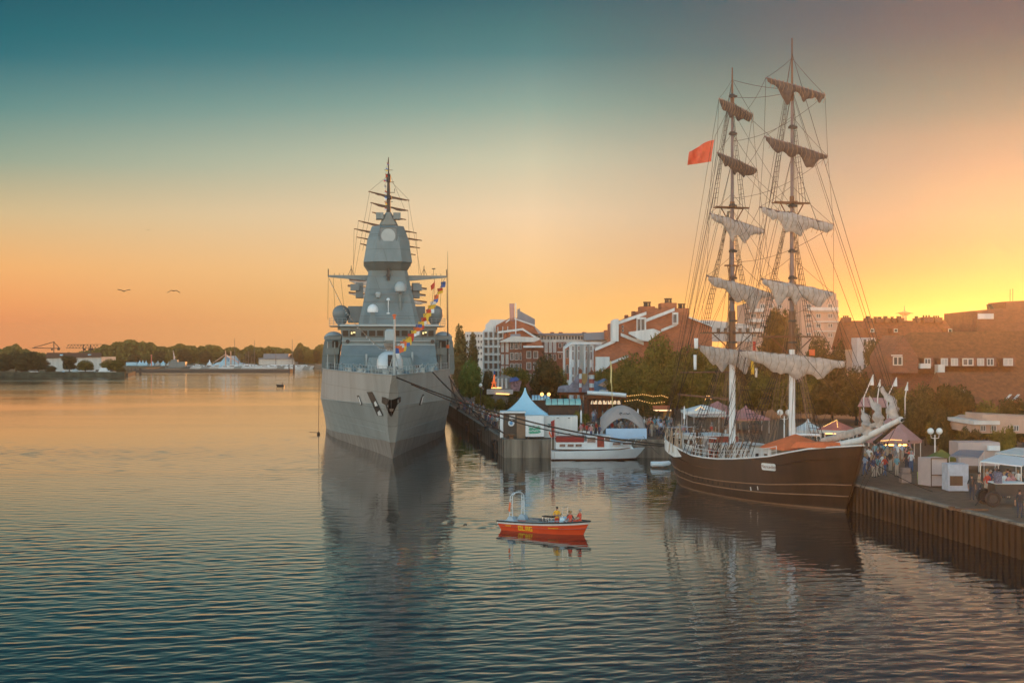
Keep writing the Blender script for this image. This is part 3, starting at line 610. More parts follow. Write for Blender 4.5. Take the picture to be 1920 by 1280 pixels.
for sg in (-1, 1):
    b = MB(); pts = []
    for i in range(0, 26): s = -7.5 + i * 1.9; pts.append(Vector((sg * (interp(DK, s) - .18), s, 9.6)))
    for p in pts: b.tube(p, p + Vector((0, 0, .95)), .03, n=4)
    for h in (.45, .95): b.path([p + Vector((0, 0, h)) for p in pts], .022, 4)
    b.build('railing', navy3, FR, local=True)
    b = MB()                             # fairleads and clutter near the rail
    for s in (7, 11.5, 20): x = sg * (interp(DK, s) - .35); b.lathe((x, s, 9.6), [(.22, 0), (.12, .25), (.3, .5), (.05, .6)], 8); b.tube((x, s, 10.0), (x + .6 * sg, s - .7, 10.7), .07)
    b.build('fairlead', navy3, FR, local=True)
b = MB(); x0 = interp(KN, 60) - .0; q = fr.atY(606, 803, 50)
b.rope((-9.8, 46, 9.3), (-9.9, 46, .15), .03); b.lathe((-9.9, 46, .1), [(.1, -.2), (.25, 0), (.1, .3)], 8); b.tube((-9.9, 46, .3), (-11.2, 46, .35), .04); b.build('boom_line', rope, FR, local=True)
# signal flags
flagcols = [red, yellow, blue, white, orange]
def signal_string(label, pts3, n, w, h, rr, cat='signal flags', plain=False):
    r = thing('signal_flag_string', label, cat, pts3[0]); b = MB(); P = [Vector(p) for p in pts3]
    b.path(P, rr, 4); b.build('line', ropel, r)
    L = [0]
    for a, c in zip(P, P[1:]): L.append(L[-1] + (c - a).length)
    for i in range(n):
        t = (i + .5) / n * L[-1]; k = max(j for j in range(len(L)) if L[j] <= t); k = min(k, len(P) - 2)
        u = (P[k + 1] - P[k]).normalized(); p = P[k] + u * (t - L[k]); ww = w * random.uniform(.8, 1.15); hh = h * random.uniform(.7, 1.2)
        bb = MB(); o = Vector((random.uniform(-.15, .1), random.uniform(-.3, .3), 0)); m = random.choice(flagcols); m2 = random.choice(flagcols)
        u2 = (u * .45 + Vector((1, .1, 0)) * .8).normalized() if not plain else u; a0, a1 = p - u2 * ww / 2, p + u2 * ww / 2; c0 = a0 + Vector((0, 0, -hh)) + o + u * ww * .2; c1 = a1 + Vector((0, 0, -hh * random.uniform(.7, 1))) + o
        m0 = a0.lerp(c0, .5) + Vector((.04, .08, 0)); m1 = a1.lerp(c1, .5) + Vector((.04, .08, 0))
        bb.poly([a0, a1, m1, m0], 0); bb.poly([m0, m1, c1, c0], 1); bb.build('signal_flag', [m, m2] if not plain else [white, white], r)
    return r
def fw(p): return fr.loc + fr.rt * p[0] + fr.aft * p[1] + Vector((0, 0, p[2]))
j = fw((0.1, -6.6, 12.4))
signal_string('string of bright signal flags rising from the jackstaff to the right yardarm', [j, fw(fr.atY(765, 632, 8)), fw(fr.atY(790, 602, 22)), fw(fr.atY(812, 565, 35)), fw(fr.atY(834, 522, 43.5))], 19, .85, 1.15, .04)
signal_string('dipped line of small pale pennants from the jackstaff to the left yardarm', [j, fw(fr.atY(712, 652, 2)), fw(fr.atY(690, 632, 12)), fw(fr.atY(665, 606, 24)), fw(fr.atY(640, 570, 34)), fw(fr.atY(617, 522, 43.5))], 44, .14, .2, .045, 'pennant line', True)
signal_string('short string of dark signal flags hanging close to the pole mast top', [fw(fr.atY(727, 300, 45.5)), fw(fr.atY(722, 340, 45.5)), fw(fr.atY(724, 365, 45.5)), fw(fr.atY(722, 395, 45.5))], 9, .35, .4, .02)
b = MB(); q = fw(fr.atY(815, 528, 44)); p = [q, q + Vector((-.6, 0, -.6)), q + Vector((-.5, .1, -1.3)), q + Vector((-.05, 0, -.9))]; b.prism(p, (0, .03, 0)); b.tube(q + Vector((0, 0, .2)), q + Vector((0, 0, -4)), .025)
tag(b.build('ensign', red), 'small red flag flying under the right yardarm of the warship', 'flag')
# mooring ropes
def mooring(a, c, sag, r, label):
    b = MB(); b.rope(a, c, r, sag, 14, n=5); tag(b.build('mooring_line', rope), label, 'rope', 'mooring ropes of the ships')
mooring(fw(fr.atX(738, 705, 0)), W(1246, 833, 150), 1.2, .085, 'long dark mooring rope from the warship stem across to the brig stern')
mooring(fw(fr.atX(740, 706, 0.3)), W(1246, 836, 150), 1.6, .07, 'lower twin of the long mooring rope crossing before the white tent')
mooring(fw((5.2, 16, 9.7)), W(945, 812, 161.2), .5, .09, 'thick mooring rope from the warship rail to the quay corner bollard')
mooring(fw((8.6, 38, 8.7)), W(912, 800, 178), .5, .085, 'mooring rope from the warship side to the second quay bollard')
mooring(fw((9.3, 46, 8.2)), W(862, 763, 232), .6, .07, 'short mooring rope leading aft from the warship flank to the quay')

# ------------------------------------------------------------------ tall ship behind the frigate
def furled(b, a, c, r, seed, hang=.0, m=0, n=18, k=110, flaps=2, thick=1.0):   # gathered sail bundled under a spar: folds, pinches at the gaskets, slack bunts
    rnd = random.Random(seed); a = Vector(a); c = Vector(c); rg = []; d = (c - a); u = d.normalized(); side_ = u.cross(Vector((0, 0, 1))).normalized(); L = d.length
    ng = max(3, int(L / 1.9)); gp = [(i + rnd.uniform(.25, .75)) / ng for i in range(ng)]; sl = [(rnd.uniform(.08, .92), rnd.uniform(.035, .09), rnd.uniform(.8, 2.4)) for _ in range(4 if flaps else 0)]
    for i in range(k + 1):
        t = i / k; env = (math.sin(math.pi * min(max(t, .015), .985))) ** .35; pin = min(abs(t - g) for g in gp) * ng
        low = noise.noise(Vector((t * 4.6, seed * 1.7, 0))); hi = noise.noise(Vector((t * 23, seed, 4)))
        rad = r * .92 * env * (.58 + .24 * min(1, pin * 2.4) ** .7) * (1 + .62 * low + .11 * hi); drop = rad * .75 + sum(r * h * math.exp(-((t - q) / w) ** 2) for q, w, h in sl) * .5 * env
        ctr = a + d * t; ring = []
        for j in range(n):
            an = 2 * math.pi * j / n; z = math.sin(an); f = 1 + .16 * noise.noise(Vector((math.cos(an) * 2.2, z * 2.2, t * 18 + seed))) + .045 * math.sin(an * 7 + t * L * 9 + 5 * low) + .05 * noise.noise(Vector((an * 2, t * 90, seed)))
            zz = rad * f * thick * z - drop * (1 - z) * .5 - rad * .55; ring.append(ctr + side_ * (math.cos(an) * rad * f * (.7 - .15 * (1 - z)) + .12 * hi) + Vector((0, 0, zz)))
        rg.append(ring)
    b.loft(rg, m)
Y0 = 322.0
TS = thing('sailing_ship', 'distant tall ship behind the warship with many dark furled yards', 'sailing ship', (-28.6, Y0, 0))
b = MB(); rows = []
for z, k in ((-1, .8), (0, .85), (2, .98), (4.2, 1.0)): rows.append([(-28.6 + k * 5 * math.sin(math.pi * min(1, (i + .5) / 12)) ** .5 * sg, Y0 - 30 + 60 * i / 12 * 1.0, z) for sg, rngs in ((1, range(13)), (-1, range(12, -1, -1))) for i in rngs])
b.loft(rows); b.build('hull', white, TS, smooth=True)
for mi, (mx, dy, top_) in enumerate(((728.5, 0, 300), (727, 14, 330), (727, -14, 420))):
    Ym = Y0 + dy; b = MB(); x = (mx - 960) * Ym / F; b.path([(x, Ym, 4), (x, Ym, 25), (x, Ym, CH + (HZ - top_) * Ym / F)], [.5, .4, .12], 8); b.build('mast', wood, TS)
for i, (a, c, dy) in enumerate((((691, 359), (767, 376), 0), ((695, 380), (765, 395), 0), ((698, 398), (761, 412), 0), ((672, 414), (781, 437), 14), ((664, 429), (791, 451), 0), ((669, 444.5), (787, 465), 14), ((676, 457), (779, 478), 0))):
    A, B_ = W(a[0], a[1], Y0 + dy - 3), W(c[0], c[1], Y0 + dy + 3); b = MB(); b.tube(A, B_, .13, n=6); y = b.build('yard', wood, TS)
    b = MB(); mid_ = A.lerp(B_, .5); furled(b, A.lerp(B_, .06), A.lerp(B_, .94), .3, i + 50, m=0, k=20, flaps=0); b.build('furled_sail', canvasd, y)
for i, (a, c) in enumerate((((655, 524), (800, 541)), ((652, 535), (798, 553)), ((654, 548), (800, 566)))):
    A, B_ = W(a[0], a[1], Y0 - 3), W(c[0], c[1], Y0 + 3); b = MB(); b.tube(A, B_, .2, n=6); y = b.build('yard', wood, TS)
    b = MB(); furled(b, A, B_, .65, i + 70, k=22, flaps=3); b.build('furled_sail', canvas, y)
b = MB()
for (x0, y0, x1, y1) in ((693, 360, 664, 520), (766, 377, 790, 520), (672, 415, 660, 520), (780, 438, 786, 520), (727, 330, 692, 359), (728, 335, 768, 376), (664, 430, 662, 520), (765, 396, 770, 500), (728, 320, 760, 395), (697, 380, 680, 470)): b.rope(W(x0, y0, Y0), W(x1, y1, Y0), .03)
b.build('rigging', rope, TS)
# ------------------------------------------------------------------ people (skin modifier bodies)
skin = mat('skin', (.42, .22, .15), .6, 0, 0); jeans = mat('dark_trousers', (.045, .05, .07), .8, 0, 0); shoe = mat('shoe', (.03, .025, .02), .7, 0, 0)
hairm = [mat('brown_hair', (.05, .028, .015), .7, 0, 0), mat('grey_hair', (.32, .30, .28), .7, 0, 0), mat('fair_hair', (.30, .19, .08), .7, 0, 0)]
def person_mesh(pose, hands=False, shorts=False):
    J = {'pel': ((0, 0, .95), .145, .11, 2), 'wst': ((0, 0, 1.10), .125, .095, 1), 'che': ((0, .01, 1.30), .165, .115, 1), 'nba': ((0, .01, 1.44), .09, .075, 1), 'nek': ((0, 0, 1.51), .052, .052, 0),
         'hea': ((0, -.015, 1.63), .078, .095, 0), 'cro': ((0, -.005, 1.72), .06, .075, 0)}
    E = [('pel', 'wst'), ('wst', 'che'), ('che', 'nba'), ('nba', 'nek'), ('nek', 'hea'), ('hea', 'cro')]
    P = {'stand': dict(hip=.09, kn=[(.10, 0, .50), (-.10, .0, .50)], an=[(.11, .02, .09), (-.11, .02, .09)], el=[(.27, .04, 1.13), (-.27, .04, 1.13)], ha=[(.26, -.06, .90), (-.26, -.06, .90)]),
         'walk': dict(kn=[(.10, -.16, .52), (-.10, .06, .50)], an=[(.10, -.18, .09), (-.10, .28, .14)], el=[(.27, .14, 1.16), (-.27, -.08, 1.15)], ha=[(.24, .06, .95), (-.24, -.26, 1.00)]),
         'cross': dict(kn=[(.11, 0, .50), (-.11, .0, .50)], an=[(.13, .02, .09), (-.13, .02, .09)], el=[(.27, -.02, 1.12), (-.27, -.02, 1.12)], ha=[(-.05, -.24, 1.17), (.05, -.22, 1.13)]),
         'sit': dict(kn=[(.13, -.43, .97), (-.13, -.43, .97)], an=[(.13, -.42, .54), (-.13, -.42, .54)], el=[(.26, -.10, 1.18), (-.26, -.10, 1.18)], ha=[(.16, -.36, 1.06), (-.16, -.36, 1.06)])}[pose]
    for s, q in ((0, 'l'), (1, 'r')):
        sg = 1 if s == 0 else -1
        J['hip' + q] = ((.09 * sg, 0, .90), .095, .10, 2); J['kn' + q] = (P['kn'][s], .062, .068, 2 if not shorts else 0); J['an' + q] = (P['an'][s], .042, .045, 2 if not shorts else 0)
        a = P['an'][s]; J['to' + q] = ((a[0], a[1] - .17, a[2] - .055), .042, .03, 3)
        J['sh' + q] = ((.175 * sg, .01, 1.415), .062, .062, 1); J['el' + q] = (P['el'][s], .045, .045, 1); h = Vector(P['ha'][s]); e = Vector(P['el'][s]); d = (h - e).normalized()
        J['wr' + q] = (tuple(h), .028, .030, 0); pm = h + d * .07; J['pa' + q] = (tuple(pm), .038, .022, 0)
        E += [('pel', 'hip' + q), ('hip' + q, 'kn' + q), ('kn' + q, 'an' + q), ('an' + q, 'to' + q), ('nba', 'sh' + q), ('sh' + q, 'el' + q), ('el' + q, 'wr' + q), ('wr' + q, 'pa' + q)]
        if hands:
            w = d.cross(Vector((0, 0, 1)) if abs(d.z) < .8 else Vector((0, 1, 0))).normalized(); dn = w.cross(d)
            for k, (o, L) in enumerate(((-.027, .075), (-.009, .085), (.009, .08), (.027, .062))):
                b0 = pm + w * o + d * .02; m1 = b0 + d * L * .55 + dn * .008; t1 = m1 + d * L * .35 + dn * .03
                J['f%s%da' % (q, k)] = (tuple(m1), .0095, .0095, 0); J['f%s%db' % (q, k)] = (tuple(t1), .008, .008, 0); E += [('pa' + q, 'f%s%da' % (q, k)), ('f%s%da' % (q, k), 'f%s%db' % (q, k))]
            tb = h + d * .03 + w * .045; tt = tb + d * .05 + w * .012; J['th' + q] = (tuple(tb), .012, .012, 0); J['tt' + q] = (tuple(tt), .009, .009, 0); E += [('wr' + q, 'th' + q), ('th' + q, 'tt' + q)]
    names = list(J); me = bpy.data.meshes.new('p'); me.from_pydata([J[n][0] for n in names], [(names.index(a), names.index(c)) for a, c in E], [])
    o = bpy.data.objects.new('p', me); C.objects.link(o); md = o.modifiers.new('s', 'SKIN')
    for i, n in enumerate(names): me.skin_vertices[0].data[i].radius = J[n][1:3]; me.skin_vertices[0].data[i].use_root = (n == 'pel')
    s2 = o.modifiers.new('u', 'SUBSURF'); s2.levels = s2.render_levels = 1
    dg = bpy.context.evaluated_depsgraph_get(); out = bpy.data.meshes.new_from_object(o.evaluated_get(dg)); bpy.data.objects.remove(o, do_unlink=True)
    out.name = 'body'; out.materials.clear()
    for m in (skin, white, jeans, shoe): out.materials.append(m)
    seg = [(Vector(J[a][0]), Vector(J[c][0]), J[c][3] if J[c][3] in (0, 3) or J[a][3] == J[c][3] else (J[c][3] if c[:3] != 'hip' else 2)) for a, c in E]
    for p in out.polygons:
        best = 9; mi = 0
        for a, c, k in seg:
            d = c - a; t = max(0, min(1, (p.center - a).dot(d) / max(d.length_squared, 1e-9))); q = (p.center - a - d * t).length
            if q < best: best = q; mi = k
        if p.center.z > 1.49: mi = 0
        elif mi == 0 and p.center.z > 1.44: mi = 1
        p.material_index = mi; p.use_smooth = True
    # face: nose, ears, brow on the same mesh
    bm = bmesh.new(); bm.from_mesh(out)
    for loc, sc in (((0, -.115, 1.635), (.014, .022, .022)), ((.078, .0, 1.64), (.012, .02, .032)), ((-.078, .0, 1.64), (.012, .02, .032)), ((0, -.100, 1.585), (.026, .012, .008))):
        bmesh.ops.create_icosphere(bm, subdivisions=1, radius=1, matrix=Matrix.Translation(loc) @ Matrix.Diagonal((*sc, 1)))
    bm.to_mesh(out); bm.free(); return out
def hair_mesh(long=False):
    b = MB(); L = [(.094, -.10 if long else -.035), (.100, .02), (.094, .07), (.062, .105), (.005, .118)]
    b.lathe((0, .018, 1.655), L, 12, 0, .93, 1.05); me = bpy.data.meshes.new('hair'); me.from_pydata(b.v, [], b.f)
    for p in me.polygons: p.use_smooth = True
    me.materials.append(hairm[0]); return me
PM = {}; HM = {False: hair_mesh(), True: hair_mesh(True)}
def person(label, loc, rz, pose='stand', shirt=white, pants=jeans, hair=None, long=False, hands=False, scale=1.0, group=None, shorts=False, extra=None):
    key = (pose, hands, shorts)
    if key not in PM: PM[key] = person_mesh(*key)
    r = thing('person', label, 'person', loc, rz, group); r.scale = (scale,) * 3
    o = bpy.data.objects.new('body', PM[key]); C.objects.link(o); o.parent = r
    for i, m in ((1, shirt), (2, pants)): o.material_slots[i].link = 'OBJECT'; o.material_slots[i].material = m
    h = bpy.data.objects.new('hair', HM[long]); C.objects.link(h); h.parent = r; h.material_slots[0].link = 'OBJECT'; h.material_slots[0].material = hair or random.choice(hairm)
    return r

# ------------------------------------------------------------------ brig
bg = Frame((25.6, 106.4, 0), R(20.55))
BG = thing('brig', 'two masted brig with dark brown hull, white bulwark at the stern and untidy furled sails', 'sailing ship', bg.loc, bg.phi)
hullb = mat('brown_hull_paint', (.050, .024, .013), .38, 0, .35, .5, 2)
BW = [(0, .06), (3, 1.5), (7, 2.9), (12, 3.5), (18, 3.45), (22, 2.7), (25, 1.5), (27.2, .3), (28.5, .05)]
BD = [(-2.2, .08), (-1.2, .9), (0, 1.5), (2, 2.3), (5, 3.2), (10, 3.8), (16, 3.85), (20, 3.5), (24, 2.9), (26, 2.35), (27.4, 1.55), (28.2, .75), (28.6, .05)]
RZ = [(-2.2, 5.15), (2, 4.65), (6, 3.8), (10, 3.35), (14, 3.05), (18, 3.05), (22, 3.5), (26, 4.0), (28.6, 4.2)]
BT = [0, .015, .04, .08, .13, .19, .26, .34, .42, .5, .58, .66, .74, .8, .86, .905, .94, .965, .985, 1.0]
def bstem(f): return -2.2 * f
def bstern(f): return 27.3 + 1.3 * min(1, max(0, f)) ** .8
def brow(f):                            # f = 0 waterline, 1 rail
    row = []
    for t in BT:
        ff = max(0, min(1, f)); s = bstem(ff) + (bstern(ff) - bstem(ff)) * t
        e = .55 if s < 18 else .55 + (s - 18) * .07
        w0, w1 = interp(BW, max(s, 0)), sm(BD, s); w = w0 + (w1 - w0) * (ff ** (.75 if 4 < s < 20 else 1.0))
        if t in (0, 1.0): w = .05
        row.append((w * (1 - .05 * max(0, -f * 4)), s, interp(RZ, s) * f if f >= 0 else f * 4))
    return row
FS = [-.3, 0, .12, .25, .4, .55, .7, .85, 1.0]
brows = [brow(f) for f in FS]
hbb = side(brows); bh = hbb.build('hull', hullb, BG, smooth=True, local=True, ang=35); bvb = BVHTree.FromPolygons([Vector(v) for v in hbb.v], hbb.f)
side([[(x * 1.006 + .02, y, z) for x, y, z in brow(f)] for f in (0.0, .035)]).build('waterline_stripe', mat('faded_waterline', (.20, .11, .06), .6), bh, smooth=True, local=True)
strk = mat('worn_strake', (.26, .15, .08), .6)
for f, mm_ in ((.42, strk), (.24, strk)):
    for sg in (-1, 1):
        b = MB(); b.path([(x * sg + .03 * sg, y, z) for x, y, z in brow(f)], .045, 5); b.build('rubbing_strake', mm_, bh, local=True)
b = MB()                                 # white poop bulwark
for sg in (-1, 1):
    rows = [[(x * sg + .03 * sg, y, z - .95 + .98 * k) for x, y, z in brow(1.0) if y > 18.4] for k in (0, 1)]
    rows[0][0] = (rows[0][0][0], rows[0][0][1] - 1.2, rows[0][0][2] + .5)
    b.loft(rows, 0, closed=False, caps=False)
b.build('poop_bulwark', whitew, bh, smooth=True, local=True)
for sg in (-1, 1):
    b = MB(); b.path([(x * sg, y, z + .04) for x, y, z in brow(1.0)], .07, 5); b.build('rail_cap', whitew, bh, local=True)
b = MB(); dk = [(x, y, z - .75) for x, y, z in brow(.98)]; b.loft([dk, [(-x, y, z) for x, y, z in dk]], closed=False, caps=False); b.build('deck', wood, BG, local=True)
for px in (1270, 1277, 1284, 1291, 1300, 1310, 1318, 1328, 1337, 1347, 1358, 1369, 1380):
    py = interp([(1270, 880), (1300, 893), (1340, 905), (1380, 912)], px); patch(bg, bvb, [(px - 1.3, py - 3.5), (px + 1.3, py - 3.5), (px + 1.3, py + 3), (px - 1.3, py + 3)], .03, bh, 'porthole', black, 2)
for px, py in ((1408, 916), (1421, 915)): patch(bg, bvb, [(px - 1.2, py - 4), (px + .5, py - 4), (px + 1.5, py + 3), (px, py + 3)], .03, bh, 'porthole', whitew, 2)
o, d = bg.ray(1442.5, 874.5); h = bvb.ray_cast(o, d); nn = h[1] if h[1].dot(d) < 0 else -h[1]; nn.normalize()
xd = Vector((0, 0, 1)).cross(nn).normalized(); up = nn.cross(xd); ctr = h[0] + nn * .06
b = MB(); rr = []
for k in (0, .05):
    rr.append([ctr + nn * (k) + xd * (sx_ * .64 + .12 * math.cos(a)) + up * (sy_ * .16 + .12 * math.sin(a)) for sx_, sy_, a0 in ((1, 1, 0), (-1, 1, 90), (-1, -1, 180), (1, -1, 270)) for a in (R(a0), R(a0 + 45), R(a0 + 90))])
b.loft(rr); npb = b.build('name_board', whitew, bh, local=True)
text('Mercedes', .42, ctr + nn * .06, xd, up, mat('sign_lettering', (.25, .14, .10), .6, 0, 0), npb, .006)
# deck houses, hatches, rails, red door, canopies
def bbox(name, m, x0, x1, y0, y1, z0, z1, parent=BG):
    b = MB(); b.bx(x0, x1, y0, y1, z0, z1); return b.build(name, m, parent, local=True)
dh = bbox('deck_house', whitew, -1.9, 1.9, 20.5, 24.6, 2.8, 4.55); bbox('roof', white, -2.1, 2.1, 20.3, 24.8, 4.55, 4.65, dh)
for y in (21.2, 22.3, 23.5): bbox('window', glassd, -1.93, -1.8, y, y + .6, 3.7, 4.2, dh)
d2 = bbox('deck_house', whitew, -1.5, 2.3, 12.2, 18.8, 2.2, 4.0); bbox('roof', whitew, -1.7, 2.5, 12.0, 19.0, 4.0, 4.1, d2)
bbox('door', mat('rust_red_door', (.30, .04, .02), .5), -1.75, -1.5, 17.2, 18.6, 2.3, 3.6, d2); bbox('red_panel', MATS['rust_red_door'], -1.45, 1.4, 18.8, 19.1, 2.3, 4.6, d2)
d3 = bbox('deck_house', whitew, -2.2, 1.8, 7.2, 10.6, 2.6, 4.35); bbox('roof', woodl, -2.3, 1.9, 7.1, 10.7, 4.35, 4.42, d3)
for y in (7.8, 9.2): bbox('window', dark, -2.24, -2.15, y, y + .45, 3.5, 3.9, d3)
bbox('forecastle_house', wood, -1.3, 1.3, 2.6, 5.2, 3.6, 4.8)
b = MB(); b.loft([[(-2.6, 4.6, 4.4), (1.8, 4.6, 4.4), (1.8, 8.4, 4.4), (-2.6, 8.4, 4.4)], [(-2.3, 5.0, 4.7), (1.5, 5.0, 4.7), (1.5, 8.0, 4.7), (-2.3, 8.0, 4.7)], [(-.45, 6.4, 5.55), (-.35, 6.4, 5.55), (-.35, 6.5, 5.55), (-.45, 6.5, 5.55)]]); b.build('canopy', orange, BG, smooth=True, local=True)
b = MB(); b.loft([[(-2.0, .2, 4.9), (1.9, .2, 4.9), (1.9, 4.4, 4.6), (-2.2, 4.4, 4.6)], [(-1.6, .4, 5.25), (1.5, .4, 5.25), (1.5, 4.2, 5.1), (-1.8, 4.2, 5.1)]]); b.build('canopy', orange, BG, local=True)
for sg in (-1, 1):                       # stanchion rails along the waist
    b = MB(); P = [Vector((x * sg * .97, y, z)) for x, y, z in [(sm(BD, s), s, interp(RZ, s)) for s in [5 + .9 * i for i in range(18)]]]
    for p in P: b.tube(p, p + Vector((0, 0, .7)), .03, n=4)
    for hh in (.4, .72): b.path([p + Vector((0, 0, hh)) for p in P], .025, 4)
    b.build('railing', whitew, BG, local=True)
    b = MB(); P = [Vector((sm(BD, s) * sg * .96, s, interp(RZ, s))) for s in [21 + .8 * i for i in range(9)]]
    for i, p in enumerate(P): b.tube(p - Vector((0, 0, .3)), p + Vector((0, 0, .75 + .5 * (i % 2))), .05, n=5)
    b.path([p + Vector((0, 0, .78)) for p in P], .04, 4); b.build('railing', woodl, BG, local=True)
for i, (x, y) in enumerate(((-2.3, 19.6), (-1.9, 24.9), (.6, 25.6), (-2.9, 22.6), (1.8, 25.2))):
    b = MB(); rn = random.Random(i)
    for k in range(7): px0 = x + rn.uniform(-.5, .5); b.tube((px0, y + rn.uniform(-.7, .7), 3.0), (px0 + rn.uniform(-.2, .2), y + rn.uniform(-.7, .7), 4.9 + rn.uniform(-.5, .4)), rn.uniform(.03, .07), n=5)
    b.build('belaying_gear', woodl if i % 2 else wood, BG, local=True)
b = MB(); rn = random.Random(5)           # coiled lines on the pin rails at mid ship
for k in range(44):
    s = rn.uniform(8.5, 18.8); x = -sm(BD, s) * .95; z = interp(RZ, s); b.tube((x, s, z + rn.uniform(-.1, .1)), (x + rn.uniform(.0, .5), s - rn.uniform(.2, .8), z + rn.uniform(1.1, 1.9)), rn.uniform(.02, .045), n=4, m=rn.choice((0, 1)))
b.build('belayed_lines', [rope, ropel], BG, local=True)
b = MB(); b.path([(-2.6, 19.4, 3.0), (-2.6, 19.4, 4.6), (-2.6, 15.6, 4.7)], .05, 5); b.path([(-3.3, 18.9, 3.0), (-3.3, 18.9, 4.0), (-3.3, 16.3, 4.05), (-3.3, 16.3, 3.0)], .04, 5); b.path([(-3.3, 17.6, 3.0), (-3.3, 17.6, 4.0)], .04, 5); b.build('gangway_frame', white, BG, local=True)
b = MB()
for y in (26.2, 27.4): b.path([(-1.6, y, 3.6), (-1.5, y, 5.0), (.8, y, 5.1), (.9, y, 3.8)], .05, 6)
b.build('hoop_rail', chrome, BG, local=True)
b = MB(); b.lathe((1.0, 24.8, 3.8), [(.1, 0), (.1, 1.0)], 8); b.path([(1.0 + .45 * math.cos(a * R(30)), 24.6, 4.6 + .45 * math.sin(a * R(30))) for a in range(13)], .05, 5); b.build('ship_wheel', wood, BG, local=True)
# masts
greysp = mat('lilac_grey_mast', (.17, .125, .12), .45, 0, .12, 1.5)
def mast(s, px, rows, top):
    x0 = bg.atY(px, 830, s).x; zz = lambda py: bg.atY(px, py, s).z; k = (106.4 + .936 * s) / F
    r = bpy.data.objects.new('mast', None)
    b = MB(); b.path([(x0, s, 2.6), (x0, s, zz(655))], [6.3 * k, 5.6 * k], 14); m = b.build('mast', white, BG, smooth=True, local=True)
    for pa, pb, ra, rb in ((655, 583, 6.6, 6.0), (390, 368 if px > 1400 else 378, 5, 4.4), (top[1] + 22, top[1], 3.2, 3.8)): b = MB(); b.path([(x0, s, zz(pa)), (x0, s, zz(pb))], [ra * k, rb * k], 12); b.build('doubling', wood, m, smooth=True, local=True)
    b = MB(); b.path([(x0, s, zz(600)), (x0, s, zz(380))], [4.8 * k, 3.6 * k], 12); b.path([(x0, s, zz(392)), (x0, s, zz(top[1]))], [3.2 * k, 2.4 * k], 10); b.build('topmast', greysp, m, smooth=True, local=True)
    b = MB(); b.path([(x0, s, zz(top[1] + 10)), (x0, s, zz(top[0]))], [2.4 * k, 1.1 * k], 8); b.build('pole', wood, m, local=True)
    for (py, w_, dd) in rows:              # mast tops
        b = MB(); z = zz(py); b.bx(x0 - w_ * k, x0 + w_ * k, s - .12, s + .12, z - .07, z + .07); b.bx(x0 - w_ * k * .9, x0 + w_ * k * .9, s + dd - .08, s + dd + .08, z - .05, z + .05); b.bx(x0 - .1, x0 + .1, s - dd, s + dd, z - .08, z + .08)
        for sg in (-1, 1): b.tube((x0 + sg * w_ * k * .7, s, z), (x0 + sg * .2, s, z - 1.5), .05)
        b.build('crosstrees', wood, m, local=True)
    for py in (top[1], top[1] + 70, 385, 470, 520, 560, 600, 640): b = MB(); z = zz(py); b.lathe((x0, s, z), [(4.6 * k, -.12), (6.6 * k, 0), (4.8 * k, .14)], 8); b.bx(x0 - .3, x0 + .3, s - .35, s + .1, z - .16, z + .02); b.build('mast_band', dark, m, local=True)
    return x0, zz, k
fx, fz, fk = mast(19.7 - 0, 1485, [(380, 37, .7), (631, 66, 1.0)], (72, 168)) if False else mast(7.6, 1485, [(380, 37, .7), (631, 66, 1.0)], (72, 168))
ax, az, ak = mast(17.4, 1373, [(389, 35, .7), (624, 62, 1.0), (498, 14, .3)], (127, 180))
SF, SA = 7.6, 17.4
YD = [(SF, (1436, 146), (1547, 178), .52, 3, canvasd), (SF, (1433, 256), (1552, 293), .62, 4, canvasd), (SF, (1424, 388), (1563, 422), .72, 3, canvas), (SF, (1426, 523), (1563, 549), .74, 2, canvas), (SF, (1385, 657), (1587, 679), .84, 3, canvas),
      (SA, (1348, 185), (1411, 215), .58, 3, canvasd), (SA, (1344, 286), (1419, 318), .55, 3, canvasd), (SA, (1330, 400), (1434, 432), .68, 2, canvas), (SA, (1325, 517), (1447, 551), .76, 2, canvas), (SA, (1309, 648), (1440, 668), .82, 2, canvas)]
YE = []
for i, (s, a, c, r, fl, cm) in enumerate(YD):
    A = bg.atY(a[0], a[1], s - .55); B_ = bg.atY(c[0], c[1], s - .55); YE.append((A, B_)); M_ = A.lerp(B_, .5)
    b = MB(); b.path([A, M_, B_], [.07, .13, .07], 8); y = b.build('yard', greysp, BG, smooth=True, local=True)
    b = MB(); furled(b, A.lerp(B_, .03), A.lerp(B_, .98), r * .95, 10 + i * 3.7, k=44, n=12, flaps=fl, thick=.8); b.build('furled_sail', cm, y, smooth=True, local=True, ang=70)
    b = MB(); rn = random.Random(i)
    for k in range(14): p = A.lerp(B_, .05 + .9 * k / 13); h_ = r * 1.5; b.path([p + Vector((0, -r * .55, .12)), p + Vector((.05, -r * .75, -h_ * .5)), p + Vector((0, -r * .3, -h_)), ], .02, 4)
    b.build('gasket', ropel, y, local=True)
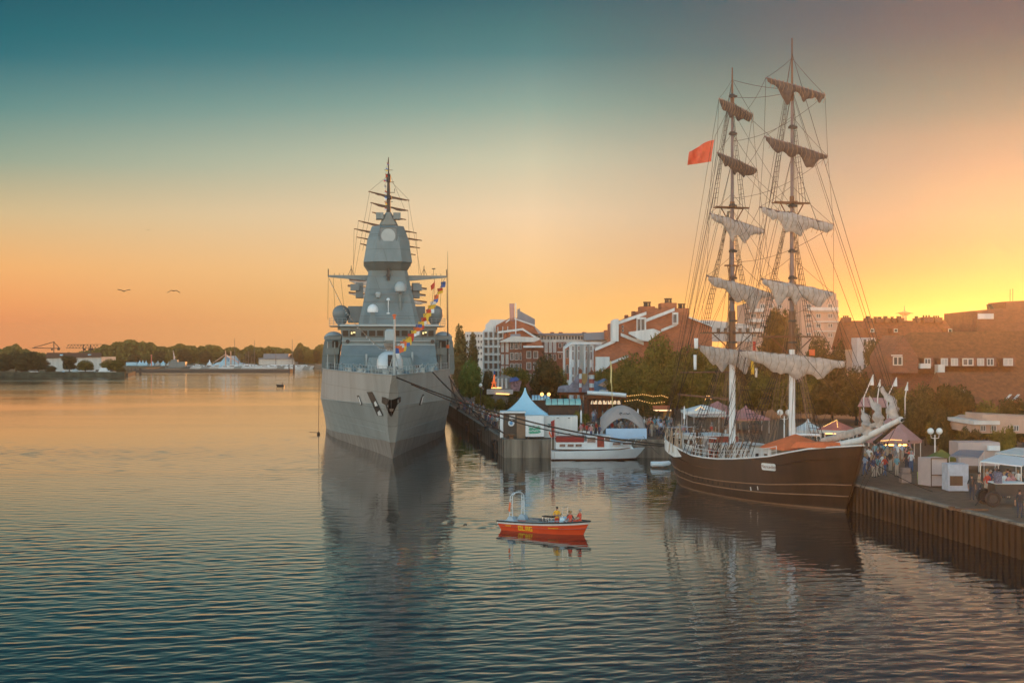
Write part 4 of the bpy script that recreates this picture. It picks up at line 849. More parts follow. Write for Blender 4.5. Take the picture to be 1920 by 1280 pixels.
# shrouds with ratlines
def shroud(xm, s, zt, zb, xb, spread, n, parent, thick=.028, rat=.42, wt=.12):
    for sg in (-1, 1):
        b = MB(); T = [Vector((xm + sg * wt, s + .25, zt))] * n; Bm = [Vector((xm + sg * xb, s + .2 + spread * k / max(1, n - 1), zb)) for k in range(n)]
        T = [t + Vector((0, .12 * k, 0)) for k, t in enumerate(T)]
        for t, q in zip(T, Bm): b.tube(t, q, thick, n=4)
        nr = int((zt - zb) / rat)
        for j in range(1, nr - 1): f = j / nr; b.path([t.lerp(q, f) for t, q in zip(T, Bm)], thick * .7, 4)
        b.build('shroud', rope, parent, local=True)
for s, xm, zf, k in ((SF, fx, fz, fk), (SA, ax, az, ak)):
    hi = zf(165 if s == SF else 190); c1 = zf(380 if s == SF else 389); c2 = zf(631 if s == SF else 624)
    shroud(xm, s, hi, c1, 1.45, .9, 3, BG, .022)
    shroud(xm, s, zf(395), c2, 2.35, 1.2, 4, BG, .026)
    shroud(xm, s, zf(640), interp(RZ, s) + .1, 3.7, 2.2, 4, BG, .03)
# stays
tipP = bg.atX(1690, 786, 0); bowP = Vector((0, -2.0, 5.2))
ST_ = []
for py, q in ((100, 1.0), (168, .98), (290, .8), (385, .62), (520, .45), (640, .3)):
    ST_.append(((fx, SF, fz(py)), tuple(bowP.lerp(tipP, q)), .024))
for py, q in ((168, .9), (385, .5)): ST_.append(((fx, SF, fz(py + 6)), tuple(bowP.lerp(tipP, q)), .018))
for pa, pf in ((150, 168), (182, 172), (190, 290), (205, 388), (300, 420), (392, 560), (392, 640), (520, 780), (640, 815), (289, 392)):
    ST_.append(((ax, SA, az(pa)), (fx, SF, fz(pf)), .018))
for pa in (150, 190, 300, 392, 520):
    for sg, e in ((-1, 0), (1, .8), (-1, 1.6)): ST_.append(((ax, SA, az(pa)), (sg * 3.1, 22.4 + e + pa * .004, 4.0), .018))
for pa in (100, 168, 290, 388, 520):
    for sg, e in ((-1, 0), (1, .5), (1, 1.6), (-1, 1.7)): ST_.append(((fx, SF, fz(pa)), (sg * 3.8, SF + 3.2 + e + pa * .003, 3.5), .018))
for i, (a, c, r) in enumerate(ST_):
    b = MB(); b.rope(a, c, r, .0 if i < 8 else random.uniform(0, .35), 10, n=4); b.build('stay', rope, BG, local=True)
b = MB()                                  # braces, lifts and halyards
for i, (A, B_) in enumerate(YE):
    s = SF if i < 5 else SA; xm = fx if i < 5 else ax; zf = fz if i < 5 else az; zt = max(A.z, B_.z) + 1.9
    b.rope(A, (xm, s, zt), .016, .1); b.rope(B_, (xm, s, zt), .016, .1)
    if i < 5: b.rope(A, (ax, SA, A.z - 1.5), .016, .8, 10); b.rope(B_, (ax, SA, B_.z - 2.5), .016, .8, 10)
    else: b.rope(A, (-2.2, 26.5, 4.5), .016, .0); b.rope(B_, (2.2, 26.5, 4.5), .016, 0)
    if i % 5 < 4:
        A2, B2 = YE[i + 1]; b.rope(A, A2, .016, .0); b.rope(B_, B2, .016, 0)
    else: b.rope(A, (-3.5, s + 3, 3.6), .016, .2); b.rope(B_, (3.5, s + 3, 3.6), .016, .2)
b.build('running_rigging', rope, BG, local=True)
rn = random.Random(9)
for s, xm in ((SF, fx), (SA, ax)):
    b = MB()
    for k in range(26): z1 = rn.uniform(9, 22); an = rn.uniform(0, 6.28); b.rope((xm + .3 * math.cos(an), s + .3 * math.sin(an), z1), (xm + rn.uniform(-2.6, 2.6), s + rn.uniform(-2.2, 2.2), rn.uniform(3.4, 4.4)), .014, rn.uniform(0, .2), 6)
    b.build('halyard_lines', ropel, BG, local=True)
# bowsprit, furled head sails, booms, boats gear
base = Vector((0, 1.6, 4.9)); b = MB(); b.path([base, bowP.lerp(tipP, .0) + Vector((0, 0, .35)), tipP], [.27, .27, .22], 12); bs = b.build('bowsprit', whitew, BG, smooth=True, local=True)
b = MB(); b.path([bowP.lerp(tipP, .35) + Vector((0, 0, -.45)), tipP + Vector((0, -.2, .0))], [.16, .1], 8); b.rope(bowP.lerp(tipP, .95), (0, -1.6, 1.0), .03); b.rope(bowP.lerp(tipP, .6), (0, -1.5, 1.4), .03); b.rope(bowP.lerp(tipP, .9), (0, .5, 5.4), .03, .4); b.build('bobstay', rope, bs, local=True)
b = MB(); furled(b, Vector((.25, 3.8, 5.3)), bowP.lerp(tipP, .55) + Vector((-.1, 0, .75)), .34, 4.2, k=30, flaps=0, thick=.8); b.build('furled_sail', canvas, bs, smooth=True, local=True, ang=70)
for q, hh, sd in ((.25, 2.0, 1.2), (.55, 2.5, 2.1), (.9, 2.6, 3.3)):   # bunched head sails hauled down on their stays
    p = bowP.lerp(tipP, q) + Vector((0, .1, .35)); st = (Vector((fx, SF, fz(300))) - p).normalized(); b = MB(); rg = []
    for i in range(12):
        f = i / 11; r = (.42 * (1 - f) ** .6 + .06) * (1 + .22 * math.sin(i * 1.7 + sd) + .35 * noise.noise(Vector((i * .7, sd * 3, 0)))); c_ = p + st * hh * f + Vector((.12 * math.sin(i * .8 + sd), .15 * math.cos(i * .7), 0)); rg.append([c_ + Vector((math.cos(j * .785) * r * (1 + .22 * math.sin(j * 2.4 + i * .5)), math.sin(j * .785) * r * .8, .1 * math.sin(j + i))) for j in range(8)])
    b.loft(rg); b.build('furled_jib', canvas, bs, smooth=True, local=True, ang=70)
b = MB(); q = bg.atY(1235, 750, SA + 8.5); q0 = Vector((ax, SA + .3, az(749))); qq = Vector((-.0, 27.8, q0.z + .15)); b.path([q0, qq], [.12, .09], 8); b.build('spanker_boom', wood, BG, local=True)
b = MB(); b.path([Vector((ax, SA + .3, az(697))), Vector((-.4, 26.5, az(697) - .2))], [.09, .07], 8); b.build('gaff', wood, BG, local=True)
b = MB(); b.path([(fx, SF, fz(814)), (fx + 1.6, SF - 1.6, fz(814))], [.12, .1], 8); b.build('boom', white, BG, local=True)
# flags on the brig
def bgw(x, y, z): return bg.loc + bg.rt * x + bg.aft * y + Vector((0, 0, z))
def flag(name, label, cat, p, w, h, m, lean=(0, 0), wave=.18, parent=None, wd=(-1, -.1, 0)):
    b = MB(); wd = Vector(wd).normalized(); n = 10; nr = wd.cross(Vector((0, 0, 1))); rows = []
    for j in range(5):
        v = j / 4; rows.append([Vector(p) + wd * w * (i / n) * (1 - .08 * v) + nr * math.sin(i / n * 7 + v * 1.2) * wave * (i / n) ** .5 + Vector((lean[0] * v, 0, -h * v + lean[1] * (i / n))) for i in range(n + 1)])
    b.loft(rows, 0, closed=False, caps=False); o = b.build(name, m, parent, smooth=True, local=parent is not None); o.modifiers.new('t', 'SOLIDIFY').thickness = .02
    if label: tag(o, label, cat)
    return o
fl = bg.atY(1340, 262, 21); p = bg.loc + bg.rt * fl.x + bg.aft * fl.y + Vector((0, 0, fl.z))
b = MB(); rows = []; RF = [(1339, 262), (1334, 303), (1289, 310), (1292, 283)]
P4 = [W(x, y, p.y) for x, y in RF]; nf = 22
for jj in range(8):
    v = jj / 7; row = []
    for ii in range(nf + 1):
        uq = ii / nf; q = P4[0].lerp(P4[3], uq).lerp(P4[1].lerp(P4[2], uq), v); s_ = math.sin(uq * 13 - v * 3.2) + .5 * math.sin(uq * 23 + v * 5); row.append(q + Vector((.05 * s_, .17 * s_ * (.25 + uq), .05 * s_ * uq + .10 * math.sin(uq * 5) * (1 - v))))
    rows.append(row)
b.loft(rows, 0, closed=False, caps=False); fo = b.build('ensign', mat('red_flag_cloth', (.80, .13, .06), .7, 0, .12, 2), None, smooth=True); tag(fo, 'large rippling red flag flying left of the brig aft mast', 'flag')
b = MB(); b.rope(W(1341, 255, p.y), W(1325, 420, p.y), .018); b.rope(W(1341, 255, p.y), bgw(ax, SA, az(190)), .018); b.build('flag_halyard', rope, fo, local=True)
for i, (px, py, w, h, m) in enumerate(((1309, 634, .35, .9, white), (1306, 665, .25, 1.3, white), (1417, 640, .25, 1.0, red), (1414, 668, .3, 1.6, yellow), (1420, 690, .2, .8, white), (1528, 655, .5, .5, orange))):
    q = bg.atY(px, py, SA - .9 if px < 1500 else SF - 1); p = bg.loc + bg.rt * q.x + bg.aft * q.y + Vector((0, 0, q.z))
    flag('pennant', ['short white pennant at the left tip of the aft main yard', 'narrow hanging pennant under the left tip of the aft main yard', 'small red pennant between the two masts above the lowest yards', 'long yellow pennant hanging between the two brig masts', 'tiny white pennant below the yellow one between the masts', 'orange pennant right of the fore mast above the lowest yard'][i], 'flag', p, w, h, m, wave=.05)
q = bg.atX(1326, 820, .5)
person('person in a dark shirt standing on the brig deck by the red door', bgw(-2.4, 19.3, 2.35), R(-40), 'stand', mat('dark_shirt', (.05, .04, .04), .8, 0, 0))

# ------------------------------------------------------------------ rescue boat
rbx = Vector((4.75, 92.9, 0)); RBA = R(-34.0); RB = thing('rescue_boat', 'small orange rescue motorboat with yellow lettering and a tubular arch, under way', 'motorboat', rbx, RBA)
# local: x forward (bow +), origin at the bow waterline; hull extends to x=-5.7
orp = mat('rescue_orange_paint', (.72, .075, .02), .35, 0, .08, 1.0)
def rrow(f, h):
    out = []
    for t in (0, .02, .1, .25, .4, .55, .7, .8, .88, .94, .98, 1.0):
        x = -6.55 - .35 * f + (6.55 + 1.0 * f) * t; w = (1.02 + .18 * f) * (1 - max(0, (t - .45) / .55) ** 2.6); w = max(w, .02)
        z = h[0] + (h[1] - h[0]) * t ** 2; out.append((x, w, z))
    return out
def rside(rows, m, name, parent, sm_=True):
    b = MB()
    for sg in (1, -1): b.loft([[(x, w * sg, z) for x, w, z in r] for r in rows], 0, closed=False, caps=False)
    for ra, rb in zip(rows, rows[1:]): b.poly([(ra[0][0], -ra[0][1], ra[0][2]), ra[0], rb[0], (rb[0][0], -rb[0][1], rb[0][2])])
    return b.build(name, m, parent, smooth=sm_, local=True)
rh = rside([rrow(0, (-.15, -.15)), rrow(.15, (.06, .10)), rrow(.6, (.36, .62)), rrow(.75, (.46, .74))], orp, 'hull', RB)
rside([rrow(.75, (.46, .74)), rrow(.98, (.58, .88))], whitew, 'top_strake', rh)
b = MB()
for sg in (1, -1): b.path([(x, w * sg, z + .03) for x, w, z in rrow(1.0, (.60, .92))], .055, 6)
b.build('rubber_gunwale', dark, rh, local=True)
b = MB(); rr = rrow(.9, (.30, .45)); b.loft([[(x, w, z) for x, w, z in rr], [(x, -w, z) for x, w, z in rr]], closed=False, caps=False); b.build('deck', navy3, RB, local=True)
b = MB(); r1 = [q for q in rrow(.95, (.60, .93)) if q[0] > -1.7]; b.loft([[(x, w, z) for x, w, z in r1], [(x, 0, z + .04) for x, w, z in r1], [(x, -w, z) for x, w, z in r1]], closed=False, caps=False); b.build('foredeck', navy3, RB, local=True)
b = MB()
for sg in (1, -1):
    P = [(x, w * sg * .93, z + .06) for x, w, z in rrow(1, (.60, .9)) if x < -1.5]; P2 = [(x, w * sg * .72, z + .08) for x, w, z in rrow(1, (.58, .9)) if x < -1.5]; b.loft([P, P2], closed=False, caps=False)
b.build('side_deck', whitew, RB, local=True)
tub = mat('grey_arch_tube', (.62, .64, .64), .5, 0, 0)
for k, sg in enumerate((1, -1)):
    b = MB(); b.loft([[(-6.25, sg * .95, .6), (-5.45, sg * .95, .6), (-5.45, sg * .45, .6), (-6.25, sg * .45, .6)], [(-6.05, sg * .88, .95), (-5.7, sg * .88, .95), (-5.7, sg * .55, .95), (-6.05, sg * .55, .95)]]); b.build('locker', mat('pale_teal_locker', (.34, .40, .44), .5), RB, local=True)
    b = MB()
    for dx in (-.15, .15): b.path([(-5.9 + dx, sg * .74, .95), (-5.9 + dx * .8, sg * .74, 1.7), (-5.9 + dx * .6, sg * .70, 2.3), (-5.9 + dx * .4, sg * .5, 2.46)], .034, 6)
    for z in (1.2, 1.5, 1.8, 2.1): b.tube((-6.03, sg * .74, z), (-5.77, sg * .74, z), .025)
    b.build('arch_leg', tub, RB, local=True)
b = MB()
for dx in (-.06, .06): b.path([(-5.9 + dx, .56, 2.42), (-5.9 + dx, .3, 2.54), (-5.9 + dx, -.3, 2.54), (-5.9 + dx, -.56, 2.42)], .05, 6)
ar = b.build('arch_top', tub, RB, local=True)
b = MB()
for y, h in ((.3, .75), (.05, .5), (-.45, .45)): b.tube((-5.9, y, 2.5), (-5.9, y, 2.5 + h), .016)
b.tube((-5.9, .3, 3.25), (-5.9, .0, 3.2), .016); b.lathe((-5.9, -.25, 2.52), [(.07, 0), (.07, .2), (.02, .24)], 8); b.build('aerial', dark, ar, local=True)
for sg, m, nm in ((-1, orange, 'pennant'), (1, tub, 'pennant')):
    b = MB(); b.prism([(-6.0, sg * .8, 1.95), (-5.85, sg * .85, 1.9), (-5.92, sg * .86, 1.25), (-6.1, sg * .82, 1.35)], (0, .02, 0)); b.build(nm, m, RB, local=True)
b = MB(); b.bx(-4.7, -3.3, -.55, .55, .5, .72); b.bx(-4.5, -3.6, -.4, .4, .72, .82, 0); b.build('engine_hatch', mat('grey_canvas', (.22, .21, .20), .7), RB, local=True)
for x in (-3.25, -2.75): 
    b = MB(); b.bx(x - .2, x + .2, -.25, .2, 1.0, 1.08, 0); b.path([(x - .12, -.2, .45), (x - .18, -.2, 1.0)], .025, 5, 1); b.path([(x + .12, -.2, .45), (x + .18, -.2, 1.0)], .025, 5, 1); b.path([(x - .12, .15, .45), (x - .18, .15, 1.0)], .025, 5, 1); b.build('seat', [black, chrome], RB, local=True)
b = MB(); b.loft([[(-1.95, -.3, .45), (-1.3, -.3, .45), (-1.3, .35, .45), (-1.95, .35, .45)], [(-1.8, -.26, 1.1), (-1.45, -.26, 1.05), (-1.45, .3, 1.05), (-1.8, .3, 1.1)]]); co = b.build('console', mat('pale_blue_console', (.55, .72, .78), .5), RB, local=True)
b = MB(); b.path([(-1.6, -.3, 1.0), (-1.55, -.3, 1.75), (-1.55, .35, 1.75), (-1.6, .35, 1.0)], .02, 5); b.build('console_rail', chrome, co, local=True)
b = MB(); b.path([(-1.92 + .0, .03 + .16 * math.cos(a * R(30)), 1.1 + .16 * math.sin(a * R(30))) for a in range(13)], .02, 5); b.build('steering_wheel', black, co, local=True)
b = MB(); b.path([(-2.4, -1.02, .74), (-2.3, -1.02, .86), (-.9, -.9, .98), (-.8, -.88, .88)], .02, 5); b.build('hand_rail', chrome, RB, local=True)
yl = mat('signal_yellow', (.95, .55, .03), .5, 0, 0)
GLY = {'D': [(0, 0, 4, 1), (0, 4, 4, 5), (0, 1, 1.2, 4), (2.9, .8, 4.1, 4.2)], 'L': [(0, 0, 1.2, 5), (1.2, 0, 3.8, 1.1)], 'R': [(0, 0, 1.2, 5), (1.2, 4, 4, 5), (2.9, 2.6, 4, 4), (1.2, 2, 4, 2.9), (2.6, 0, 3.9, 2)], 'G': [(0, 0, 4, 1), (0, 4, 4, 5), (0, 1, 1.2, 4), (2.9, 1, 4, 2.6), (2.1, 1.9, 2.9, 2.7)]}
def hpt(x, z, off):                      # point on the near side of the boat's hull
    r0, r1 = rrow(.15, (.06, .10)), rrow(.6, (.36, .62)); T0 = [(q[0], q[1]) for q in r0]; T1 = [(q[0], q[1]) for q in r1]; z0 = interp([(q[0], q[2]) for q in r0], x); z1 = interp([(q[0], q[2]) for q in r1], x)
    f = (z - z0) / (z1 - z0); return Vector((x, -(interp(T0, x) * (1 - f) + interp(T1, x) * f) - off, z))
b = MB(); u_ = .068; x0 = -4.95
for k, ch_ in enumerate('DLRG'):
    for (a0, c0, a1, c1) in GLY[ch_]:
        P = [hpt(x0 + (k * 4.8 + a) * u_, .10 + c * u_ * .92, .02) for a, c in ((a0, c0), (a1, c0), (a1, c1), (a0, c1))]; b.prism(P, (0, -.015, 0))
b.build('lettering', yl, rh, local=True)
def side_text(s, x, z, size):
    p = hpt(x, z, .03); q = hpt(x + .3, z + .01, .03); up = hpt(x, z + .1, .03) - p; text(s, size, p, q - p, up, yl, rh, .012, sx=1.25)
side_text('Rettung', -5.85, .36, .12); side_text('Rettungsboot', -1.9, .42, .115)
RB.scale = (.9, 1, 1)
def rbw(x, y, z): x *= .9; c, s_ = math.cos(RBA), math.sin(RBA); return rbx + Vector((x * c - y * s_, x * s_ + y * c, z))
redj = mat('red_jacket', (.70, .07, .03), .7, 0, .08); yelj = mat('yellow_jacket', (.85, .42, .02), .7, 0, .08)
person('person in a yellow jacket standing with crossed arms in the rescue boat', rbw(-2.35, .1, .1), R(-15), 'cross', yelj, redj, hairm[0], hands=True, scale=.93)
person('person in a red jacket seated behind the console of the rescue boat', rbw(-1.0, -.15, -.12), R(-60), 'sit', redj, jeans, hairm[2], hands=True, scale=.95)
person('person in a red jacket seated farthest forward in the rescue boat', rbw(-.05 - .35, .2, .0), R(-70), 'sit', redj, redj, hairm[1], hands=True, scale=.95)
person('person in dark clothes bent low beside the console of the rescue boat', rbw(-1.45, .45, -.15), R(20), 'sit', MATS['dark_shirt'], jeans, hairm[0], hands=True, scale=.93)
# wake
b = MB(); 
# ------------------------------------------------------------------ small craft
def hull_simple(b, x0, x1, y, bm, z0, z1, m=0, bow=1, sheer=.25, flare=.8, n=10):  # along x
    rows = []
    for z, k in ((z0 - .4, flare * .8), (z0, flare), ((z0 + z1) / 2, .95), (z1, 1.0)):
        ring = []
        for i in range(n + 1):
            t = i / n; ww = bm / 2 * k * (1 - max(0, (t - .5) / .5) ** 2.2) * (.88 + .12 * min(1, t * 4)); xx = x0 + (x1 - x0) * t * (1 - (.10 if z < z1 - .01 else 0) * (1 if z <= z0 else .5)); ring.append((xx, ww, z + sheer * t * t * (1 if z == z1 else .5)))
        rows.append([(a, y - w, c) for a, w, c in ring] + [(a, y + w, c) for a, w, c in reversed(ring)])
    b.loft(rows, m)
MY = thing('motor_yacht', 'white cabin motor yacht with a red canvas dodger moored at the quay corner', 'motor yacht', (4.5, 156.4, 0))
wy = mat('gloss_white_hull', (.74, .77, .78), .25, 0, .06, .7)
Y1 = 155.3
X = lambda px, Y=Y1: (px - 960) * Y / F
Z = lambda py, Y=Y1: CH + (HZ - py) * Y / F
b = MB(); hull_simple(b, X(1034), X(1212), 156.9, 3.3, 0, Z(846), 0, sheer=.35); yh = b.build('hull', wy, MY, smooth=True, ang=50)
b = MB(); hull_simple(b, X(1033.5), X(1205), 156.9, 3.36, -.1, .12, 0, sheer=0.05); b.build('waterline_band', mat('brown_antifoul', (.12, .06, .04), .6), yh)
b = MB(); b.path([(X(1034), 155.3, Z(842.5)), (X(1110), 155.18, Z(843)), (X(1160), 155.35, Z(842)), (X(1197), 156.3, Z(838.5))], .055, 5); b.build('rub_rail', wood, yh)
b = MB(); b.bx(X(1042), X(1102), 155.55, 158.2, 1.2, Z(828)); b.build('aft_cabin', wy, MY)
b = MB(); b.bx(X(1101), X(1143), 155.5, 158.25, 1.2, Z(818)); b.bx(X(1099), X(1145), 155.4, 158.3, Z(818), Z(816.5)); wh = b.build('wheel_house', wy, MY)
b = MB(); b.loft([[(X(1143), 155.6, 1.2), (X(1190), 155.9, 1.2), (X(1190), 157.9, 1.2), (X(1143), 158.2, 1.2)], [(X(1143), 155.7, Z(826)), (X(1182), 156, Z(832)), (X(1182), 157.8, Z(832)), (X(1143), 158.1, Z(826))]]); fc = b.build('fore_cabin', wy, MY)
b = MB(); b.bx(X(1043), X(1095), 155.5, 158.2, Z(829), Z(819.5)); b.build('canvas_dodger', red if False else mat('dark_red_canvas', (.33, .04, .03), .8), MY)
for a, c, y0, y1, pr in ((1049, 1060, 832, 838, MY), (1064, 1076, 832, 838, MY), (1079, 1091, 832, 838, MY), (1101, 1117, 819.5, 830, wh), (1134.5, 1144, 819, 826, wh), (1149, 1164, 829.5, 835, fc), (1168, 1184, 829, 834, fc)):
    b = MB(); b.bx(X(a), X(c), 155.47, 155.53 + (.4 if pr is fc else .1), Z(y1), Z(y0)); w = b.build('window', mat('curtained_glass', (.18, .10, .08), .2, 0, .5, 6) , pr)
    b = MB(); b.path([(X(a), 155.46, Z(y0)), (X(c), 155.46, Z(y0)), (X(c), 155.46, Z(y1)), (X(a), 155.46, Z(y1)), (X(a), 155.46, Z(y0))], .035, 4); b.build('window_frame', white, w)
b = MB(); b.bx(X(1120), X(1133), 155.44, 155.6, Z(838), Z(817.5)); b.build('door', MATS['rust_red_door'], wh)
b = MB(); 
for px in (1034, 1040): b.path([(X(px), 155.4, 0.1), (X(px), 155.4, Z(820)), (X(px + 4), 156.5, Z(819))], .04, 5)
b.build('boarding_ladder', chrome, MY)
b = MB(); P = [(X(1172), 155.9, Z(832)), (X(1180), 155.8, Z(823)), (X(1208), 156.7, Z(820.5)), (X(1203), 156.8, Z(830))]; b.path(P, .03, 5); b.path([(X(1190), 156, Z(832)), (X(1195), 156.2, Z(821.5))], .03, 5); b.build('bow_rail', chrome, MY)
b = MB(); b.tube((X(1040), 156.2, Z(828)), (X(1040.5), 156.2, Z(788)), .025); b.build('flag_staff', chrome, MY)
flag('flag', 'dark red flag drooping at the stern of the white motor yacht', 'flag', (X(1041), 156.2, Z(787)), .45, 1.9, MATS['dark_red_canvas'], (.05, -.2), .06, wd=(-1, 0, 0))
b = MB(); b.prism([(X(1036), 155.8, Z(822)), (X(1031), 155.8, Z(808)), (X(1029), 155.8, Z(812)), (X(1032), 155.8, Z(819))], (0, .03, 0)); tag(b.build('flag', orange), 'small orange rolled flag at the yacht boarding ladder', 'flag')
DG = thing('dinghy', 'white inflatable dinghy floating behind the brig stern', 'dinghy', (W(1237, 850, 146)[0], 146, 0))
b = MB(); b.path([(-.9, -.5, .35), (.2, -.5, .35), (.95, 0, .45), (.2, .5, .35), (-.9, .5, .35)], .24, 8); b.build('tube', white, DG, smooth=True, local=True)
b = MB(); b.bx(-.8, .2, -.4, .4, .15, .25); b.bx(-.3, 0, -.45, .45, .4, .46); b.build('floor_and_thwart', navy2, DG, local=True)
# far little motor boat
q = W(528, 0, GY(724, 0)); SB = thing('motorboat', 'tiny dark open boat with one rider far out on the water', 'motorboat', (q.x, q.y, 0))
b = MB(); hull_simple(b, q.x + .9, q.x - 1.9, q.y, 1.2, 0, .45, sheer=.2); b.build('hull', dark, SB)
person('person in dark clothes sitting in the tiny far boat', (q.x + .3, q.y, -.45), R(-90), 'sit', MATS['dark_shirt'], jeans, hairm[0])
# birds
def bird(px, py, Y, s, dih, label, rz=0.0):
    p = W(px, py, Y); r = thing('gull', label, 'bird', p, rz, 'gulls in the sky'); b = MB(); m = mat('gull_feathers', (.05, .04, .03), .8, 0, 0)
    b.path([(0, -.34 * s, 0), (0, -.25 * s, .01), (0, -.05 * s, .01), (0, .16 * s, 0), (0, .32 * s, 0)], [.015 * s, .045 * s, .075 * s, .06 * s, .012 * s], 8); b.prism([(-.05 * s, .28 * s, 0), (.05 * s, .28 * s, 0), (.09 * s, .42 * s, 0), (-.09 * s, .42 * s, 0)], (0, 0, .012)); b.build('body', m, r, smooth=True, local=True)
    for sg in (-1, 1):
        a, e = dih if sg < 0 else (dih[2], dih[3]) if len(dih) > 2 else dih; L = []
        for x, z, c0, c1 in ((0.03, 0, -.16, .16), (.28, a, -.2, .14), (.58, e, -.08, .14), (.72, e + (e - a) * .5, .04, .12)): L.append([(sg * x * s, c0 * s, z * s), (sg * x * s, c1 * s, (z - .02) * s), (sg * x * s, (c0 + c1) / 2 * s, (z + .05) * s)])
        b = MB(); b.loft(L); b.build('wing', m, r, local=True)
bird(232.5, 546, 120, .75, (.10, .16), 'gull with raised wings, left of the pair over the far bank', .4)
bird(326, 545.5, 120, .75, (.06, -.12), 'gull with drooping wings, right of the pair over the far bank', .3)
bird(277, 431.5, 300, .6, (.1, .2), 'tiny gull highest in the sky on the left'); bird(212.5, 497, 300, .4, (.1, .1), 'upper speck sized gull in the small flock above the left gull'); bird(215, 505.5, 300, .45, (.1, .1), 'lower speck sized gull in the small flock above the left gull'); bird(233.5, 498, 320, .35, (.1, .1), 'right speck sized gull in the small flock above the left gull')
# ------------------------------------------------------------------ trees
def leafmat(name, c, c2):
    m = bpy.data.materials.new(name); m.use_nodes = True; t = m.node_tree; b = t.nodes['Principled BSDF']
    oi = t.nodes.new('ShaderNodeTexCoord'); nz = t.nodes.new('ShaderNodeTexNoise'); nz.inputs['Scale'].default_value = .9; nz.inputs['Detail'].default_value = 5
    t.links.new(oi.outputs['Object'], nz.inputs[0]); cr = t.nodes.new('ShaderNodeValToRGB'); cr.color_ramp.elements[0].position = .35; cr.color_ramp.elements[1].position = .65
    cr.color_ramp.elements[0].color = tuple(c) + (1,); cr.color_ramp.elements[1].color = tuple(c2) + (1,); t.links.new(nz.outputs[0], cr.inputs[0]); t.links.new(cr.outputs[0], b.inputs['Base Color'])
    b.inputs['Roughness'].default_value = .7
    tr = t.nodes.new('ShaderNodeBsdfTranslucent'); t.links.new(cr.outputs[0], tr.inputs[0]); mx = t.nodes.new('ShaderNodeMixShader'); mx.inputs[0].default_value = .35
    t.links.new(b.outputs[0], mx.inputs[1]); t.links.new(tr.outputs[0], mx.inputs[2]); t.links.new(mx.outputs[0], t.nodes['Material Output'].inputs[0]); return m
LG = leafmat('olive_leaves', (.10, .095, .012), (.25, .205, .025)); LD = leafmat('dark_leaves', (.045, .042, .010), (.125, .10, .02)); LB = leafmat('bright_green_leaves', (.10, .15, .02), (.22, .27, .045)); LP = leafmat('bronze_leaves', (.13, .10, .03), (.25, .18, .05))
bark = mat('bark', (.08, .055, .04), .9, 0, .2, 3)
def crown_mesh(blobs, n, s, seed):      # blobs: (x,y,z,rx,ry,rz); n leaf clumps of size s
    rnd = random.Random(seed); V = []; Fc = []; vol = [b[3] * b[4] + b[3] * b[5] for b in blobs]
    for _ in range(n):
        bl = rnd.choices(blobs, vol)[0]; d = Vector((rnd.gauss(0, 1), rnd.gauss(0, 1), rnd.gauss(0, 1))).normalized(); rr = rnd.random() ** .32
        rr *= 1 + .22 * noise.noise(d * 2.3 + Vector((seed, bl[0], bl[2])))
        c = Vector((bl[0] + d.x * bl[3] * rr, bl[1] + d.y * bl[4] * rr, bl[2] + d.z * bl[5] * rr))
        a = Vector((rnd.gauss(0, 1), rnd.gauss(0, 1), rnd.gauss(0, .8))).normalized(); e = a.cross(d + Vector((.01, .2, .1))).normalized(); q = s * rnd.uniform(.5, 1.3); i = len(V)
        p = [c + a * q, c + a * q * .2 + e * q * .55, c - a * q * .9, c - a * q * .1 - e * q * .5]; V += [tuple(x) for x in p]; Fc.append((i, i + 1, i + 2, i + 3))
    me = bpy.data.meshes.new('crown'); me.from_pydata(V, [], Fc); return me
def trunk_mb(h, r, limbs, seed):
    rnd = random.Random(seed); b = MB(); b.path([(0, 0, 0), (.1, 0, h * .4), (0, .1, h)], [r, r * .75, r * .4], 8)
    for i in range(limbs):
        an = rnd.uniform(0, 6.28); z = h * rnd.uniform(.45, .95); L = h * rnd.uniform(.35, .7); b.path([(0, 0, z), (math.cos(an) * L * .5, math.sin(an) * L * .5, z + L * .4), (math.cos(an) * L, math.sin(an) * L, z + L)], [r * .35, r * .22, r * .07], 5)
    return b
TREES = {}
